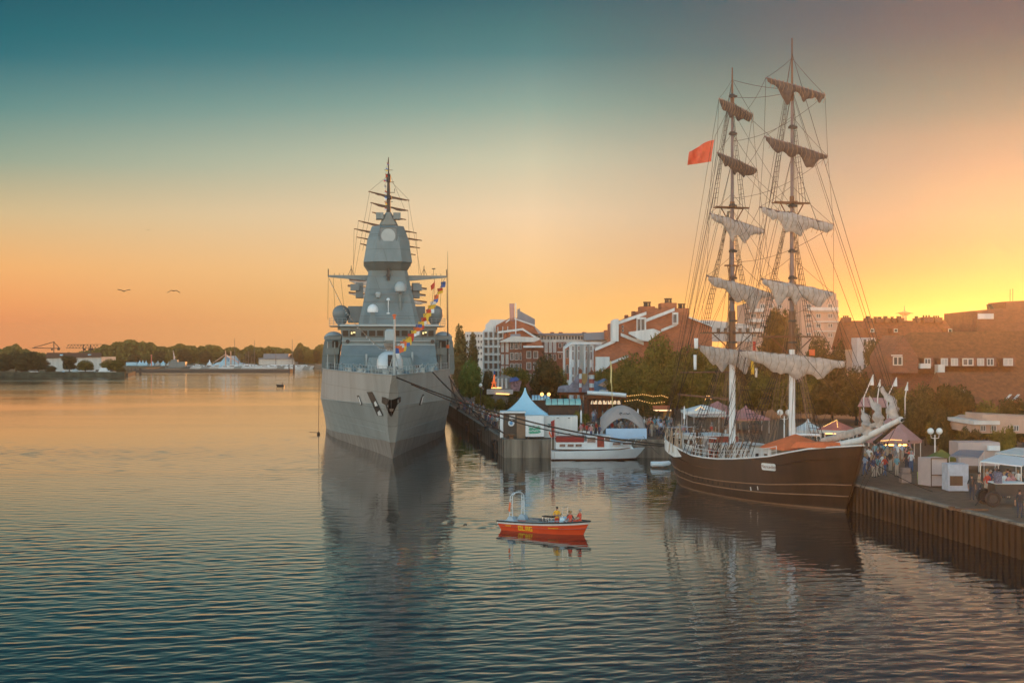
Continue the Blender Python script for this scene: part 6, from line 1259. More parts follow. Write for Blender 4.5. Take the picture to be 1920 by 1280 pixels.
for k in range(13): yy = 798 + k * 1.15; x0 = 990 + rn.uniform(-1, 3) + abs(k - 5) * .25; x1 = 1013.5 - rn.uniform(-1.5, 3) - abs(k - 6) * .2; b.poly([W(x0, yy + 1.4, q), W(x1, yy + .6, q), W(x1 + .4, yy - .6, q), W(x0 + .6, yy, q)])
b.build('brush_splash', mat('splash_green', (.10, .42, .28), .5, 0, .1), r)
text('Coco', .45, W(1002, 803, Y - .06), (1, 0, 0), (0, 0, 1), white, r, .005)if False else None
b = MB(); rn = random.Random(4)
for yy in (801.5, 807): b.path([W(994 + k * 1.1, yy + rn.uniform(-1.4, 1.4), Y - .06) for k in range(15)], .035, 4)
b.path([W(1005.5 + 3.3 * math.cos(a), 796 + 3.0 * math.sin(a), Y - .06) for a in [i * .6 for i in range(11)]], .06, 4); b.build('script_scrawl', white, r)
for x in (989, 1012): b = MB(); b.lathe((wx(x, Y), Y + .6, 2.0), [(.22, 0), (.22, .3)], 10); b.build('wheel', black, r)
Y = 164; r = thing('container', 'long white container right of the green splash container', 'container', (wx(1055, Y), Y, 2)); b = MB(); b.bx(wx(1020.5, Y), wx(1083, Y), Y, Y + 2.6, 2, wz(780, Y)); b.build('wall', whitew, r); b = MB(); [b.bx(wx(x, Y), wx(x + 4, Y), Y - .05, Y, wz(y + 1, Y), wz(y, Y)) for x, y in ((1044, 783), (1065, 783), (1044, 812), (1066, 812))]; b.build('door_hinge', dark, r)
b = MB(); rn = random.Random(8)
for i in range(5):
    for j in range(4):
        if rn.random() < .75: b.bx(wx(1027 + i * 1.9, Y), wx(1028.7 + i * 1.9, Y), Y - .05, Y, wz(795.4 + j * 1.9, Y), wz(794 + j * 1.9, Y))
b.build('painted_checks', mat('dark_teal_sign', (.08, .16, .16), .6, 0, 0), r)
r = thing('bollard', 'squat rusty mooring bollard on the quay corner', 'bollard', (wx(959, 160.6), 160.6, 2.05)); b = MB(); b.lathe((0, 0, 0), [(.3, 0), (.26, .3), (.45, .42), (.45, .55), (.1, .62)], 12); b.build('post', mat('rusty_iron', (.20, .10, .05), .7), r, local=True)
for px, Yb in ((912, 178), (859, 236)):
    r = thing('bollard', {912: 'dark mooring bollard beside the crowd, middle of the promenade edge', 859: 'dark mooring bollard at the far end of the promenade edge near the hull'}[px], 'bollard', (wx(px, Yb), Yb, 2.05)); b = MB(); b.lathe((0, 0, 0), [(.3, 0), (.26, .35), (.42, .45), (.1, .6)], 10); b.build('post', dark, r, local=True)
# dome tent
Y = 166; cx = wx(1165, Y); r = thing('dome_tent', 'taupe arched event dome with four curved legs and a white counter in front', 'tent', (cx, Y, 2)); hw = 45 * Y / F; pk = wz(759, Y) - 2
dm = MB()
def arch(ax_, ay_, bx_, by_, n=16):
    return [Vector((cx + ax_ + (bx_ - ax_) * t, Y + ay_ + (by_ - ay_) * t, 2 + pk * (1 - abs(2 * t - 1) ** 2.3))) for t in [i / n for i in range(n + 1)]]
cn = [(-hw, -hw * .75), (hw * 1.0, -hw * .75), (hw, hw * .75), (-hw, hw * .75)]
for i in range(4):                        # four canopy sails between neighbouring legs, opening as an arch
    a, c = cn[i], cn[(i + 1) % 4]; rows = []; n = 18
    for j in range(7):
        v = j / 6; row = []
        for k in range(n + 1):
            u = 2 * k / n - 1; e = 1 - abs(u) ** 2.2
            rise = (.60 + .0 * v) * pk * e; mx, my = (a[0] + c[0]) / 2 * .9, (a[1] + c[1]) / 2 * .9; bx0 = a[0] + (c[0] - a[0]) * (k / n); by0 = a[1] + (c[1] - a[1]) * (k / n)
            lo = Vector((bx0 * (1 - .12 * e), by0 * (1 - .12 * e), rise)); s_ = abs(u) ** .9; cc = a if u < 0 else c; h = 1 - s_ ** 1.9
            hi = Vector((cc[0] * s_, cc[1] * s_, pk * (1 - s_ ** 2.1))); q = lo.lerp(hi, v); q.z += .18 * pk * math.sin(math.pi * v) * e * .4; row.append(q + Vector((cx, Y, 2)))
        rows.append(row)
    dm.loft(rows, 0, closed=False, caps=False)
dm.build('canopy', taupe, r, smooth=True, ang=60)
b = MB(); q = W(1164, 775, Y - hw * .55); b.path([q + Vector((math.cos(a * R(30)) * .12, 0, math.sin(a * R(30)) * .12)) for a in range(11)], .035, 4); rn = random.Random(3); b.path([q + Vector((.3 + .1 * k, 0, rn.uniform(-.09, .1))) for k in range(9)], .03, 4); b.build('logo', dark, r)
b = MB(); b.bx(wx(1136, 162), wx(1212, 162), 161.6, 162.4, 2.0, wz(803, 162)); tag(b.build('bar_counter', lblue2), 'long pale blue bar counter in front of the taupe dome tent', 'counter')
# kiosks with rounded roofs
def barrel(name, label, x0, x1, Y, ytop, yev, m, D=3.0, cat='kiosk', ribs=6):
    r = thing(name, label, cat, (wx((x0 + x1) / 2, Y), Y, 2)); b = MB(); X0, X1 = wx(x0, Y), wx(x1, Y); z1, z0_ = wz(ytop, Y), wz(yev, Y); rg = []
    for i in range(9): a = math.pi * i / 8; rg.append((Y + D / 2 - D / 2 * math.cos(a), z0_ + (z1 - z0_) * math.sin(a)))
    b.loft([[(X0, y, z) for y, z in rg], [(X1, y, z) for y, z in rg]], closed=False, caps=False); b.poly([(X0, y, z) for y, z in rg]); b.poly([(X1, y, z) for y, z in rg]); rf = b.build('roof', m, r, smooth=True, ang=30)
    b = MB()
    for k in range(ribs + 1): xx = X0 + (X1 - X0) * k / ribs; b.path([(xx, y, z + .03) for y, z in rg], .05, 4)
    b.build('rib', dark, rf); b = MB(); b.bx(X0 + .3, X1 - .3, Y + .4, Y + D - .2, 2, z0_ - .1); b.build('stall_body', mat('dark_stall', (.10, .06, .04), .8), r); return r
barrel('kiosk', 'kiosk with a glassy barrel roof behind the tent, two warm lamps above it', 997, 1031, 215, 741, 750, lblue); barrel('kiosk', 'kiosk with a long green barrel canopy behind the white containers', 1023, 1090, 200, 748, 759, mat('aqua_canopy', (.40, .66, .56), .4, 0, .1), 3.6)
for i, px in enumerate((1016, 1029)): b = MB(); b.ball(W(px, 739, 214), .28, 8, 0, 6); tag(b.build('lamp', bulb), ['left warm lamp above the glassy kiosk', 'right warm lamp above the glassy kiosk'][i], 'lamp')
# fair ride facades
Y = 235; r = thing('ride_facade', 'painted maritime funfair facade with a wave, two little lighthouses and a blue pavilion', 'fairground ride', (wx(1100, Y), Y, 2)); col1 = mat('painted_wave', (.36, .34, .40), .6, 0, .5, .6); stone_ = mat('painted_lighthouse_red', (.55, .12, .09), .6)
extr('wave_board', [(1045, 735), (1047, 725), (1056, 722), (1068, 722), (1076, 714), (1083, 703), (1086, 697), (1088, 703), (1093, 712), (1096, 720), (1101, 713), (1104, 706), (1106, 735)], Y, .8, col1, r)
extr('gold_shield', [(1090, 700), (1101, 700), (1101, 713), (1096, 722), (1090, 713)], Y - .15, .3, mat('faded_gold', (.45, .28, .10), .6), r)
for x, w_, yt in ((1085.5, 5.5, 700), (1104.5, 10, 702)):
    for k, (za, zb) in enumerate(((735, 726), (726, 718), (718, 710), (710, yt))): b = MB(); b.lathe((wx(x + w_ / 2, Y - .4), Y - .4, wz(za, Y)), [(w_ / 2 * Y / F, 0), (w_ / 2 * Y / F, wz(zb, Y) - wz(za, Y))], 12); b.build('lighthouse_ring', white if k % 2 else stone_, r)
    b = MB(); b.lathe((wx(x + w_ / 2, Y - .4), Y - .4, wz(yt, Y)), [(w_ * .7 * Y / F, 0), (w_ * .6 * Y / F, .25), (.3, .5), (.1, .8)], 12); b.build('lighthouse_cap', tile, r)
extr('pavilion', [(1114, 735), (1114, 714), (1122, 716), (1135, 710), (1149, 720), (1150, 735)], Y - .6, 4, mat('painted_blue', (.10, .26, .42), .6, 0, .35, .8), r); extr('pavilion_roof', [(1121, 722), (1135, 713.5), (1147, 722), (1135, 726)], Y - .9, .3, mat('painted_peach', (.50, .32, .24), .6, 0, .3, 2), r); extr('sign_scroll', [(1122, 735), (1124, 731), (1130, 730), (1135, 731.5), (1140, 730), (1147, 731), (1148, 735)], Y - 1, .3, cream, r)
extr('ride_roof', [(1045, 740), (1050, 735), (1178, 735), (1178, 741)], Y + .5, 6, tile, r); b = MB()
for k in range(9): b.bx(wx(1050 + k * 13, Y), wx(1052.5 + k * 13, Y), Y + 1, Y + 1.3, 2, wz(741, Y)); 
b.build('colonnade', brick, r)
Y = 205; r = thing('pavilion', 'long open restaurant pavilion with a tubular white awning roll and dark roof', 'pavilion', (wx(1135, Y), Y, 2)); b = MB(); b.bx(wx(1100, Y), wx(1176, Y), Y, Y + 8, wz(747, Y), wz(741, Y)); b.build('roof', tiled, r); b = MB(); b.path([W(1101, 736, Y - .5), W(1140, 738, Y - .5), W(1174, 741, Y - .5)], .32, 10); b.build('awning_roll', white, r, smooth=True)
b = MB()
for k in range(9): b.bx(wx(1102 + k * 9, Y), wx(1103.6 + k * 9, Y), Y + .2, Y + .4, 2, wz(747, Y))
b.build('posts', dark, r); b = MB(); b.bx(wx(1100, Y), wx(1176, Y), Y + 7.6, Y + 7.9, 2, wz(747, Y)); b.build('back_wall', brickd, r)
for k in range(8):
    b = MB(); p = W(1111 + k * 7, 756, Y + .6); b.lathe(p, [(.04, .45), (.16, .4), (.26, .1), (.3, -.1), (.05, -.12)], 8); tag(b.build('pendant_lamp', mat('lit_shade', (.8, .75, .65), .5, 0, 0, emit=(1, .6, .3, .5))), 'pendant lamp under the pavilion roof, %s from the left' % ('first', 'second', 'third', 'fourth', 'fifth', 'sixth', 'seventh', 'eighth')[k], 'lamp', 'pendant lamps of the pavilion')
Y = 255; r = thing('fun_house', 'grey and gold funhouse facade with a striped awning and lit edge strips', 'fairground ride', (wx(955, Y), Y, 2)); extr('facade', [(928, 728), (928, 712), (933, 708), (945, 703), (957, 707), (960, 707), (960, 732)], Y, 4, mat('funhouse_board', (.36, .30, .26), .7, 0, .4, 1.5), r)
for x in (934, 941, 949): b = MB(); b.lathe((wx(x, Y), Y - .5, wz(728, Y)), [(.22, 0), (.22, 1.9)], 8); b.build('column', cream, r)
extr('awning', [(955, 716), (957, 709), (968, 707), (974, 711), (970, 714)], Y - 1, 3, blue, r); extr('mural', [(958, 733), (958, 714), (978, 714), (974, 733)], Y - .5, .5, mat('rose_mural', (.45, .24, .24), .7, 0, .6, 2), r); b = MB(); b.bx(wx(913, Y), wx(962, Y), Y - 2.5, Y + 2, wz(738, Y), wz(730, Y)); b.build('base', cream, r); b = MB(); b.tube(W(921, 727, Y - 2.6), W(940, 727, Y - 2.6), .12); b.tube(W(930, 738, Y - 2.6), W(955, 739, Y - 2.6), .10); b.build('lit_strip', bulb, r)
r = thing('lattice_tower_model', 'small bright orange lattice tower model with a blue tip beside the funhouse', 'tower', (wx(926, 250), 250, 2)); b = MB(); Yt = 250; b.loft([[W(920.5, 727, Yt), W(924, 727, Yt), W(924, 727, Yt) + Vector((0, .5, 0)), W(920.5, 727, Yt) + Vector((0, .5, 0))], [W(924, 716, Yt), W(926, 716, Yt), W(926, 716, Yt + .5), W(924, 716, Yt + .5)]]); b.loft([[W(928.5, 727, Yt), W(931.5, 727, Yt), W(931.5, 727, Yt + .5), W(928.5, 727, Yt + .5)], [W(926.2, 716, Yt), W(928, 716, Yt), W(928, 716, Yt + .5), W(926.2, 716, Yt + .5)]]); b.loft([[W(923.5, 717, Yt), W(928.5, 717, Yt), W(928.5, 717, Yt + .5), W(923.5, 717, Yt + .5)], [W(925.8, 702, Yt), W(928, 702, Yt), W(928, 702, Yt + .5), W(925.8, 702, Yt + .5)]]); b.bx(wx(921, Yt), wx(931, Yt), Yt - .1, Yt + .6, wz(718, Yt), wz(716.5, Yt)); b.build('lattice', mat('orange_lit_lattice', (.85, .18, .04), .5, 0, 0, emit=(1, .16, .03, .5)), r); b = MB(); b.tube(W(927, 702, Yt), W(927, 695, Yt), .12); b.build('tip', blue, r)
# lit stall, tents and carousels behind the brig
Y = 186; r = thing('food_stall', 'orange lit snack stall with a red and yellow awning left of the brig stern', 'stall', (wx(1240, Y), Y, 2)); b = MB(); b.bx(wx(1222, Y), wx(1257, Y), Y, Y + 3, 2, wz(767, Y)); b.build('stall_body', mat('ochre_panel', (.55, .26, .05), .6), r); b = MB(); b.loft([[W(1222, 767, Y), W(1257, 767, Y), W(1257, 767, Y - 1.6), W(1222, 767, Y - 1.6)], [W(1224, 760, Y + 2), W(1256, 760, Y + 2), W(1256, 761, Y + 2.2), W(1224, 761, Y + 2.2)]]); b.build('awning', orange, r); b = MB(); b.bx(wx(1223, Y), wx(1256, Y), Y - 1.66, Y - 1.6, wz(769, Y), wz(767, Y)); b.build('light_strip', mat('strip_light', (1, .8, .5), emit=(1, .62, .3, 1.6), var=0), r); b = MB(); b.bx(wx(1230, Y), wx(1244, Y), Y - .05, Y, wz(783, Y), wz(772, Y)); b.build('serving_hatch', dark, r)
pagoda('market_tent', 'wide rose and white striped market tent behind the brig stern', 1345, 178, wz(752, 178), wz(775, 178), 3.6, mat('rose_canvas', (.50, .20, .18), .7), curve=1.2, valance=cream); pagoda('market_tent', 'white open market tent left of the rose tent behind the brig', 1318, 170, wz(758, 170), wz(770, 170), 2.4, whitew, curve=1.0)
pagoda('market_tent', 'rose pointed tent between the two brig masts', 1398, 175, wz(760, 175), wz(782, 175), 2.6, MATS['rose_canvas'], curve=1.6)
pagoda('carousel', 'small carousel with a red and white roof outlined in bulbs right of the fore mast', 1569, 138, wz(789, 138), wz(805, 138), 1.9, mat('carousel_red', (.60, .17, .12), .6, 0, .1), curve=1.0, sides=8, valance=cream); pagoda('round_tent', 'large rose round tent with a string of lights under its edge behind the bowsprit', 1672, 135, wz(778, 135), wz(823, 135), 2.6, mat('rose_tent', (.46, .23, .20), .7), curve=1.05, sides=8); pagoda('market_tent', 'white ribbed tent behind the fore mast foot', 1515, 142, wz(785, 142), wz(805, 142), 1.6, whitew, curve=1.8, sides=6)
def bulbs(label, pts, n, Y, r=.055, m=None):
    b = MB(); P = [W(x, y, Y) for x, y in pts]; L = sum((c - a).length for a, c in zip(P, P[1:])); g = []
    for a, c in zip(P, P[1:]):
        k = max(2, int(n * (c - a).length / L)); 
        for i in range(k): b.ball(a.lerp(c, i / k), r, 6, 0, 3)
    b.path(P, .015, 3, 1); tag(b.build('light_string', [m or bulb, rope]), label, 'string lights')
bulbs('string of bulbs along the left roof edge of the small carousel', [(1545, 799), (1569, 787)], 10, 136.4, .045); bulbs('string of bulbs down the front ridge of the small carousel', [(1569, 787), (1571, 803)], 7, 136, .045); bulbs('row of yellow bulbs under the rose round tent', [(1640, 825), (1655, 826), (1672, 824), (1692, 825)], 26, 132, .045); bulbs('fairy lights over the bushes right of the dome tent', [(1176, 742), (1190, 741), (1205, 739), (1212, 740), (1225, 743), (1240, 741), (1255, 746)], 26, 185, .05); bulbs('second fairy light row nearer the stall', [(1172, 752), (1195, 749), (1222, 756), (1250, 753)], 18, 180, .05); bulbs('lit arch of bulbs above the market tent behind the brig', [(1302, 770), (1314, 762), (1322, 768)], 12, 168, .05); bulbs('small arch of bulbs on the aft mast background', [(1322, 750), (1325, 742), (1331, 742), (1334, 750)], 12, 176, .05)
for nm, px, py, Y, w_ in (('round_tent', 1668, 829, 134, 3.6), ('round_tent', 1680, 834, 136, 2.4), ('carousel', 1569, 812, 138, 2.2), ('market_tent', 1335, 780, 178, 3.0), ('market_tent', 1398, 787, 175, 2.4)):
    q = W(px, py, Y); par = next(o for o in C.objects if o.name.split('.')[0] == nm and abs(o.location.x - q.x) < 3); b = MB(); b.bx(q.x - w_ / 2, q.x + w_ / 2, Y - .05, Y + .05, q.z - .05, q.z + .05); b.build('light_strip', mat('warm_tube_light', (1, .5, .2), .5, 0, 0, emit=(1, .42, .10, 9)), par)
# sail shaped play structures
for i, (x0, x1, x2, yt, yb) in enumerate(((1629, 1637.5, 1638, 702, 722), (1645, 1650.5, 1650.7, 711, 724), (1672, 1681.5, 1682, 707, 724), (1699, 1702, 1702.3, 716, 732))):
    Ys = 150; r = thing('sail_sculpture', ['leftmost white triangular sail on a pole above the fairground', 'small white triangular sail with rungs, second from the left', 'white triangular sail on a slanting pole, third from the left', 'small white triangular sail at the right of the group'][i], 'sail', (wx(x1, Ys), Ys, 2), 0, 'triangular sails above the fairground'); b = MB(); b.prism([W(x1 - 6 if i != 1 else x1 - 5, yb, Ys), W(x1 + 1, yb, Ys), W(x1, yt, Ys)], (0, .05, 0)); b.build('cloth', white, r); b = MB(); b.tube(W(x1, yt, Ys), W(x1 - 18 if i in (0, 2) else x1 - 5, 745, Ys), .06); b.tube(W(x1 - 18 if i in (0, 2) else x1 - 5, 745, Ys), W(x1 - 18 if i in (0, 2) else x1 - 5, 830, Ys), .06); b.build('pole', whitew, r)
r = thing('play_ship', 'rose roofed play ship pavilion under the triangular sails', 'playground', (wx(1640, 152), 152, 2)); b = MB(); b.loft([[W(1608, 762, 150), W(1668, 764, 150), W(1668, 764, 154), W(1608, 762, 154)], [W(1617, 744, 151.5), W(1660, 746, 151.5), W(1660, 746, 152.5), W(1617, 744, 152.5)]]); b.build('roof', MATS['rose_tent'], r); b = MB(); [b.bx(wx(x, 151), wx(x + 2, 151), 151, 151.3, 2, wz(762, 151)) for x in (1612, 1636, 1662)]; b.build('posts', brickd, r)
# street lamps with two globes
def lamp2(label, px, base, top):
    Y = GY(base); r = thing('street_lamp', label, 'street lamp', (wx(px, Y), Y, 2), 0, 'globe street lamps'); b = MB(); x = wx(px, Y); zt = wz(top, Y); b.path([(x, Y, 2), (x, Y, 3), (x, Y, zt - .3)], [.09, .06, .05], 8); b.path([(x - .36, Y, zt - .2), (x - .3, Y, zt - .55), (x, Y, zt - .6), (x + .3, Y, zt - .55), (x + .36, Y, zt - .2)], .03, 5); b.build('post', white, r)
    for s in (-.36, .36): b = MB(); b.ball((x + s, Y, zt), .27, 12, 0, 8); b.build('globe', globe, r, smooth=True)
lamp2('white two globe street lamp above the booths on the right quay', 1753, 893, 808); lamp2('two globe street lamp rising between the brig masts', 1470.5, 880, 773); 
r = thing('street_lamp', 'single globe lamp above the far end of the promenade crowd', 'street lamp', (wx(901, 215), 215, 2), 0, 'globe street lamps'); b = MB(); b.tube((wx(901, 215), 215, 2), W(901, 726, 215), .06); b.build('post', dark, r); b = MB(); b.ball(W(901, 722, 215), .28, 10, 0, 8); b.build('globe', globe, r, smooth=True)
b = MB(); b.prism([W(1144, 720, 190), W(1147, 712, 190), W(1147.5, 690, 190), W(1145.5, 677, 190)], (0, .05, 0)); b.tube(W(1144.6, 676, 190), W(1150, 790, 190), .05); tag(b.build('feather_banner', mat('pale_yellow_banner', (.75, .62, .28), .7)), 'tall pale yellow feather banner before the golden trees', 'flag')
for i, (x, y0, y1, Yb) in enumerate(((1089.5, 767, 800, 168), (1196, 765, 800, 172), (1283, 760, 785, 160))):
    b = MB(); b.prism([W(x - 2, y1, Yb), W(x + 2, y1, Yb), W(x + 1.5, y0 + 4, Yb), W(x, y0, Yb), W(x - 1.5, y0 + 6, Yb)], (0, .04, 0)); b.tube(W(x, y1, Yb), W(x, y1 + 12, Yb), .03); tag(b.build('feather_banner', white), ['small white feather banner left of the dome tent', 'small white feather banner right of the dome tent', 'white feather banner behind the brig stern'][i], 'flag')

# right quay: booths, stalls, trailers, cart
Y = 104.5; r = thing('booth', 'white two panel booth with brown edges on the right quay', 'booth', (wx(1748, Y), Y, 2)); b = MB(); b.loft([[(wx(1724, Y + 1.2), Y + 1.6, 2.1), (wx(1746, Y), Y, 2.1), (wx(1777, Y), Y + .2, 2.1), (wx(1757, Y + 1.8), Y + 1.9, 2.1)], [(wx(1724, Y + 1.2), Y + 1.6, 4.2), (wx(1746, Y), Y, 4.2), (wx(1777, Y), Y + .2, 4.2), (wx(1757, Y + 1.8), Y + 1.9, 4.2)]]); b.build('cabinet', mat('pale_rose_panel', (.58, .46, .42), .6, 0, .06), r)
b = MB()
for x in (1746, 1776.5): b.bx(wx(x, Y) - .03, wx(x, Y) + .03, Y - .05, Y, 2.1, 4.2)
for z in (2.1, 2.95, 4.2): b.bx(wx(1746, Y), wx(1777, Y), Y - .06, Y + .15, z - .03, z + .03)
b.build('edge_trim', wood, r)
Y = 101; r = thing('booth', 'low white weathered board stall with a dark panel beside the two panel booth', 'booth', (wx(1797, Y), Y, 2)); b = MB(); b.bx(wx(1778, Y), wx(1816, Y), Y, Y + 1.5, 2.1, 4.05); b.build('wall', mat('bluish_board', (.50, .50, .54), .7, 0, .15, 2), r); b = MB(); b.bx(wx(1781, Y), wx(1805, Y), Y - .04, Y, 2.5, 3.2); b.build('dark_panel', wood, r)
def sheet_roof(name, label, pts_lo, pts_hi, Y0_, Y1_, m, cat='stall', posts=True, th=.08):
    r = thing(name, label, cat, (wx(pts_lo[0][0], Y0_), Y0_, 2)); a = [W(pts_lo[0][0], pts_lo[0][1], Y0_), W(pts_lo[1][0], pts_lo[1][1], Y0_), W(pts_hi[1][0], pts_hi[1][1], Y1_), W(pts_hi[0][0], pts_hi[0][1], Y1_)]; b = MB(); b.prism(a, (0, 0, th)); b.build('awning', m, r)
    if posts:
        for q in a: b = MB(); b.tube((q.x, q.y, 2), q, .035); b.build('post', chrome, r)
    return r
sheet_roof('market_stall', 'bright white flat awning above the cart on the right quay', ((1838, 866), (1915, 875)), ((1872, 853), (1945, 862)), 99, 103.5, white); sheet_roof('market_stall', 'pale flat stall roof at the right edge behind the white awning', ((1866, 850), (1960, 860)), ((1905, 840), (1990, 846)), 106, 111, cream); sheet_roof('market_stall', 'striped grey awning stall right of the two panel booth', ((1780, 856), (1835, 859)), ((1800, 844), (1845, 846)), 108, 112, sheet)
pagoda('market_tent', 'small green pointed tent behind the two panel booth', 1765, 112, wz(842, 112), wz(857, 112), .9, mat('green_canvas', (.12, .16, .03), .7), curve=1.0, legs=False)
Y = 117; r = thing('trailer', 'long rose white box trailer with an air unit above the striped awning', 'trailer', (wx(1830, Y), Y, 2)); b = MB(); b.bx(wx(1797, Y), wx(1875, Y), Y, Y + 2.5, 2.6, wz(829, Y)); b.build('box', mat('rose_white_panel', (.52, .40, .36), .6, 0, .06), r); b = MB(); b.bx(wx(1850, Y), wx(1872, Y), Y - .4, Y, wz(844, Y), wz(835, Y)); b.build('air_unit', white, r); [MB().lathe((wx(x, Y), Y + .3, 2), [(.35, 0), (.35, .3)], 10).build('wheel', black, r) for x in (1810, 1862)]
r = thing('crate_stack', 'small white crates and buckets stacked near the bow of the brig', 'crates', (wx(1697, 108), 108, 2)); b = MB(); b.bx(wx(1688, 108), wx(1706, 108), 107.6, 108.4, 2.05, 2.75); b.bx(wx(1690, 108), wx(1705, 108), 107.7, 108.3, 2.8, 3.2); b.build('crate', mat('dusty_crate', (.36, .26, .22), .8), r)
b = MB(); b.loft([[(wx(1726, 106), 106, 2.05), (wx(1737, 106), 106, 2.05), (wx(1737, 106), 106.7, 2.05), (wx(1726, 106), 106.7, 2.05)], [(wx(1725, 106), 105.9, 3.0), (wx(1738, 106), 105.9, 3.0), (wx(1738, 106), 106.8, 3.0), (wx(1725, 106), 106.8, 3.0)]]); tag(b.build('waste_bin', mat('lime_bin', (.38, .45, .03), .6)), 'lime green waste bin left of the two panel booth', 'bin')
r = thing('cart', 'dark two wheeled cart with a large tyre and plaid load on the right quay', 'cart', (wx(1860, 92), 91.6, 2)); Y = 91.6; b = MB(); b.bx(wx(1868, Y), wx(1925, Y), Y + .2, Y + 1.6, 2.7, 3.5); b.build('cart_bed', dark, r); b = MB(); b.bx(wx(1868, Y), wx(1930, Y), Y + .1, Y + 1.7, 3.5, 3.56); b.build('table_top', whitew, r)
for dy in (0, 1.7):
    b = MB(); rg = []
    for i in range(21): a = i / 20 * 2 * math.pi; rg.append([(wx(1862, Y) + math.cos(a) * (.42 + .13 * math.cos(c)), Y + dy + .13 * math.sin(c), 2.55 + math.sin(a) * (.42 + .13 * math.cos(c))) for c in [j * math.pi / 3 for j in range(6)]])
    b.loft(rg, 0, caps=False); w = b.build('tyre', black, r, smooth=True); b = MB(); b.tube((wx(1862, Y), Y + dy - .06, 2.55), (wx(1862, Y), Y + dy + .06, 2.55), .3, n=12); b.build('rim', dark, w)
b = MB(); b.path([(wx(1858, Y), Y + .5, 2.6), (wx(1838, Y), Y, 2.5), (wx(1826, Y), Y - .3, 2.15)], .05, 5); b.path([(wx(1824, Y), Y + .5, 3.4), (wx(1826, Y), Y + .4, 3.8), (wx(1848, Y), Y + .5, 3.75), (wx(1850, Y), Y + .5, 3.0)], .03, 5); b.build('draw_bar', dark, r); b = MB(); b.bx(wx(1868, Y), wx(1879, Y), Y, Y + .5, 3.56, 4.3); b.build('plaid_load', mat('plaid', (.16, .15, .20), .8, 0, .9, 12), r)
b = MB(); b.bx(-1.2, 1.2, -.3, .3, 0, .12); b.bx(-1.2, -.9, -.3, .3, .12, .25); o = b.build('timber_sleeper', wood); put(o, (wx(1812, 90), 89.6, 2.03), R(-8)); tag(o, 'flat timber sleeper lying near the quay edge before the cart', 'timber')
b = MB(); b.lathe((wx(1629, 106), 105.0, 1.2), [(.1, -.55), (.5, -.45), (.55, 0), (.5, .45), (.1, .55)], 14); tag(b.build('fender_tyre', mat('dull_fender', (.15, .12, .11), .7), smooth=True), 'round fender hanging on the quay under the brig bow', 'fender')
mooring(bgw(.8, .6, 4.9), Vector((wx(1745, 101), 100.5, 2.1)), .3, .03, 'thin mooring rope from the brig bow to the right quay'); mooring(bgw(0, 28.5, 3.6), W(1205, 835, 158.8), .4, .03, 'thin mooring rope from the brig stern to the back quay'); mooring(Vector((X(1209), 156.8, 2.6)), W(1236, 851, 147), .2, .025, 'slack line from the yacht bow to the white dinghy')

# ------------------------------------------------------------------ people
shirts = [('white', whitew), ('pale blue', mat('pale_blue_shirt', (.42, .50, .60), .8, 0, 0)), ('dark', MATS['dark_shirt']), ('grey', mat('grey_shirt', (.22, .21, .21), .8, 0, 0)), ('rose', mat('rose_shirt', (.55, .25, .24), .8, 0, 0)), ('navy', mat('navy_shirt', (.04, .06, .14), .8, 0, 0)), ('red', red), ('tan', mat('tan_shirt', (.42, .30, .20), .8, 0, 0)), ('teal', mat('teal_shirt', (.12, .32, .36), .8, 0, 0))]
trs = [('dark trousers', jeans), ('blue jeans', mat('blue_jeans', (.08, .12, .22), .8, 0, 0)), ('light trousers', mat('light_trousers', (.45, .38, .30), .8, 0, 0))]
rn = random.Random(21)
USED = set()
def crowd(n, fn, where, group):
    placed = []
    for i in range(n):
        for _ in range(40):
            x, y = fn(rn)
            if all((x - a) ** 2 + (y - c) ** 2 > .36 for a, c in placed): break
        placed.append((x, y))
        for _ in range(60):
            s = rn.choice(shirts); t = rn.choice(trs); lg = rn.random() < .4; lb = 'person in %s top and %s%s, %s' % (s[0], t[0], ', long hair' if lg else '', where(x, y) if callable(where) else where)
            if lb not in USED and len(lb.split()) <= 16: break
        USED.add(lb)
        person(lb, (x, y, 2.01), rn.uniform(0, 6.28), rn.choice(('stand', 'walk', 'walk', 'stand')), s[1], t[1], None, lg, scale=rn.uniform(.92, 1.06), group=group)
ud = Vector((-8.7, 80)).normalized()
def promenade(r):
    t = r.uniform(10, 84); w = .8 + r.random() * (2.4 + t * .012); return QL[0] + ud.x * t + w, QL[1] + ud.y * t + .0
def pwhere(x, y):
    t = y - QL[1]; w = x - (QL[0] + ud.x * t); return ('near the tent' if t < 22 else 'mid promenade' if t < 45 else 'far promenade' if t < 66 else 'beside the hull') + (' at the edge' if w < 1.5 else ' centre' if w < 2.6 else ' by the shrubs')
crowd(120, promenade, pwhere, 'people strolling on the promenade')
def backpatch(x0, x1, y0, y1): return lambda r: (lambda Y, p: (wx(p, Y), Y))(r.uniform(y0, y1), r.uniform(x0, x1))
crowd(34, backpatch(1208, 1264, 164, 184), 'before the snack stall', 'people by the snack stall'); crowd(12, backpatch(1085, 1125, 161, 168), 'beside the taupe dome tent', 'people beside the dome tent'); crowd(14, backpatch(1140, 1200, 166, 172), 'under the taupe dome tent', 'people inside the dome tent')
crowd(26, backpatch(1262, 1400, 146, 168), 'on the quay behind the brig stern', 'people behind the brig'); crowd(14, backpatch(1100, 1180, 190, 203), 'by the restaurant pavilion', 'people at the restaurant pavilion'); crowd(34, backpatch(1615, 1710, 112, 132), 'below the rose round tent', 'people below the round tent')
crowd(10, backpatch(1850, 1915, 96, 103), 'under the white awning on the right quay', 'people under the awning')
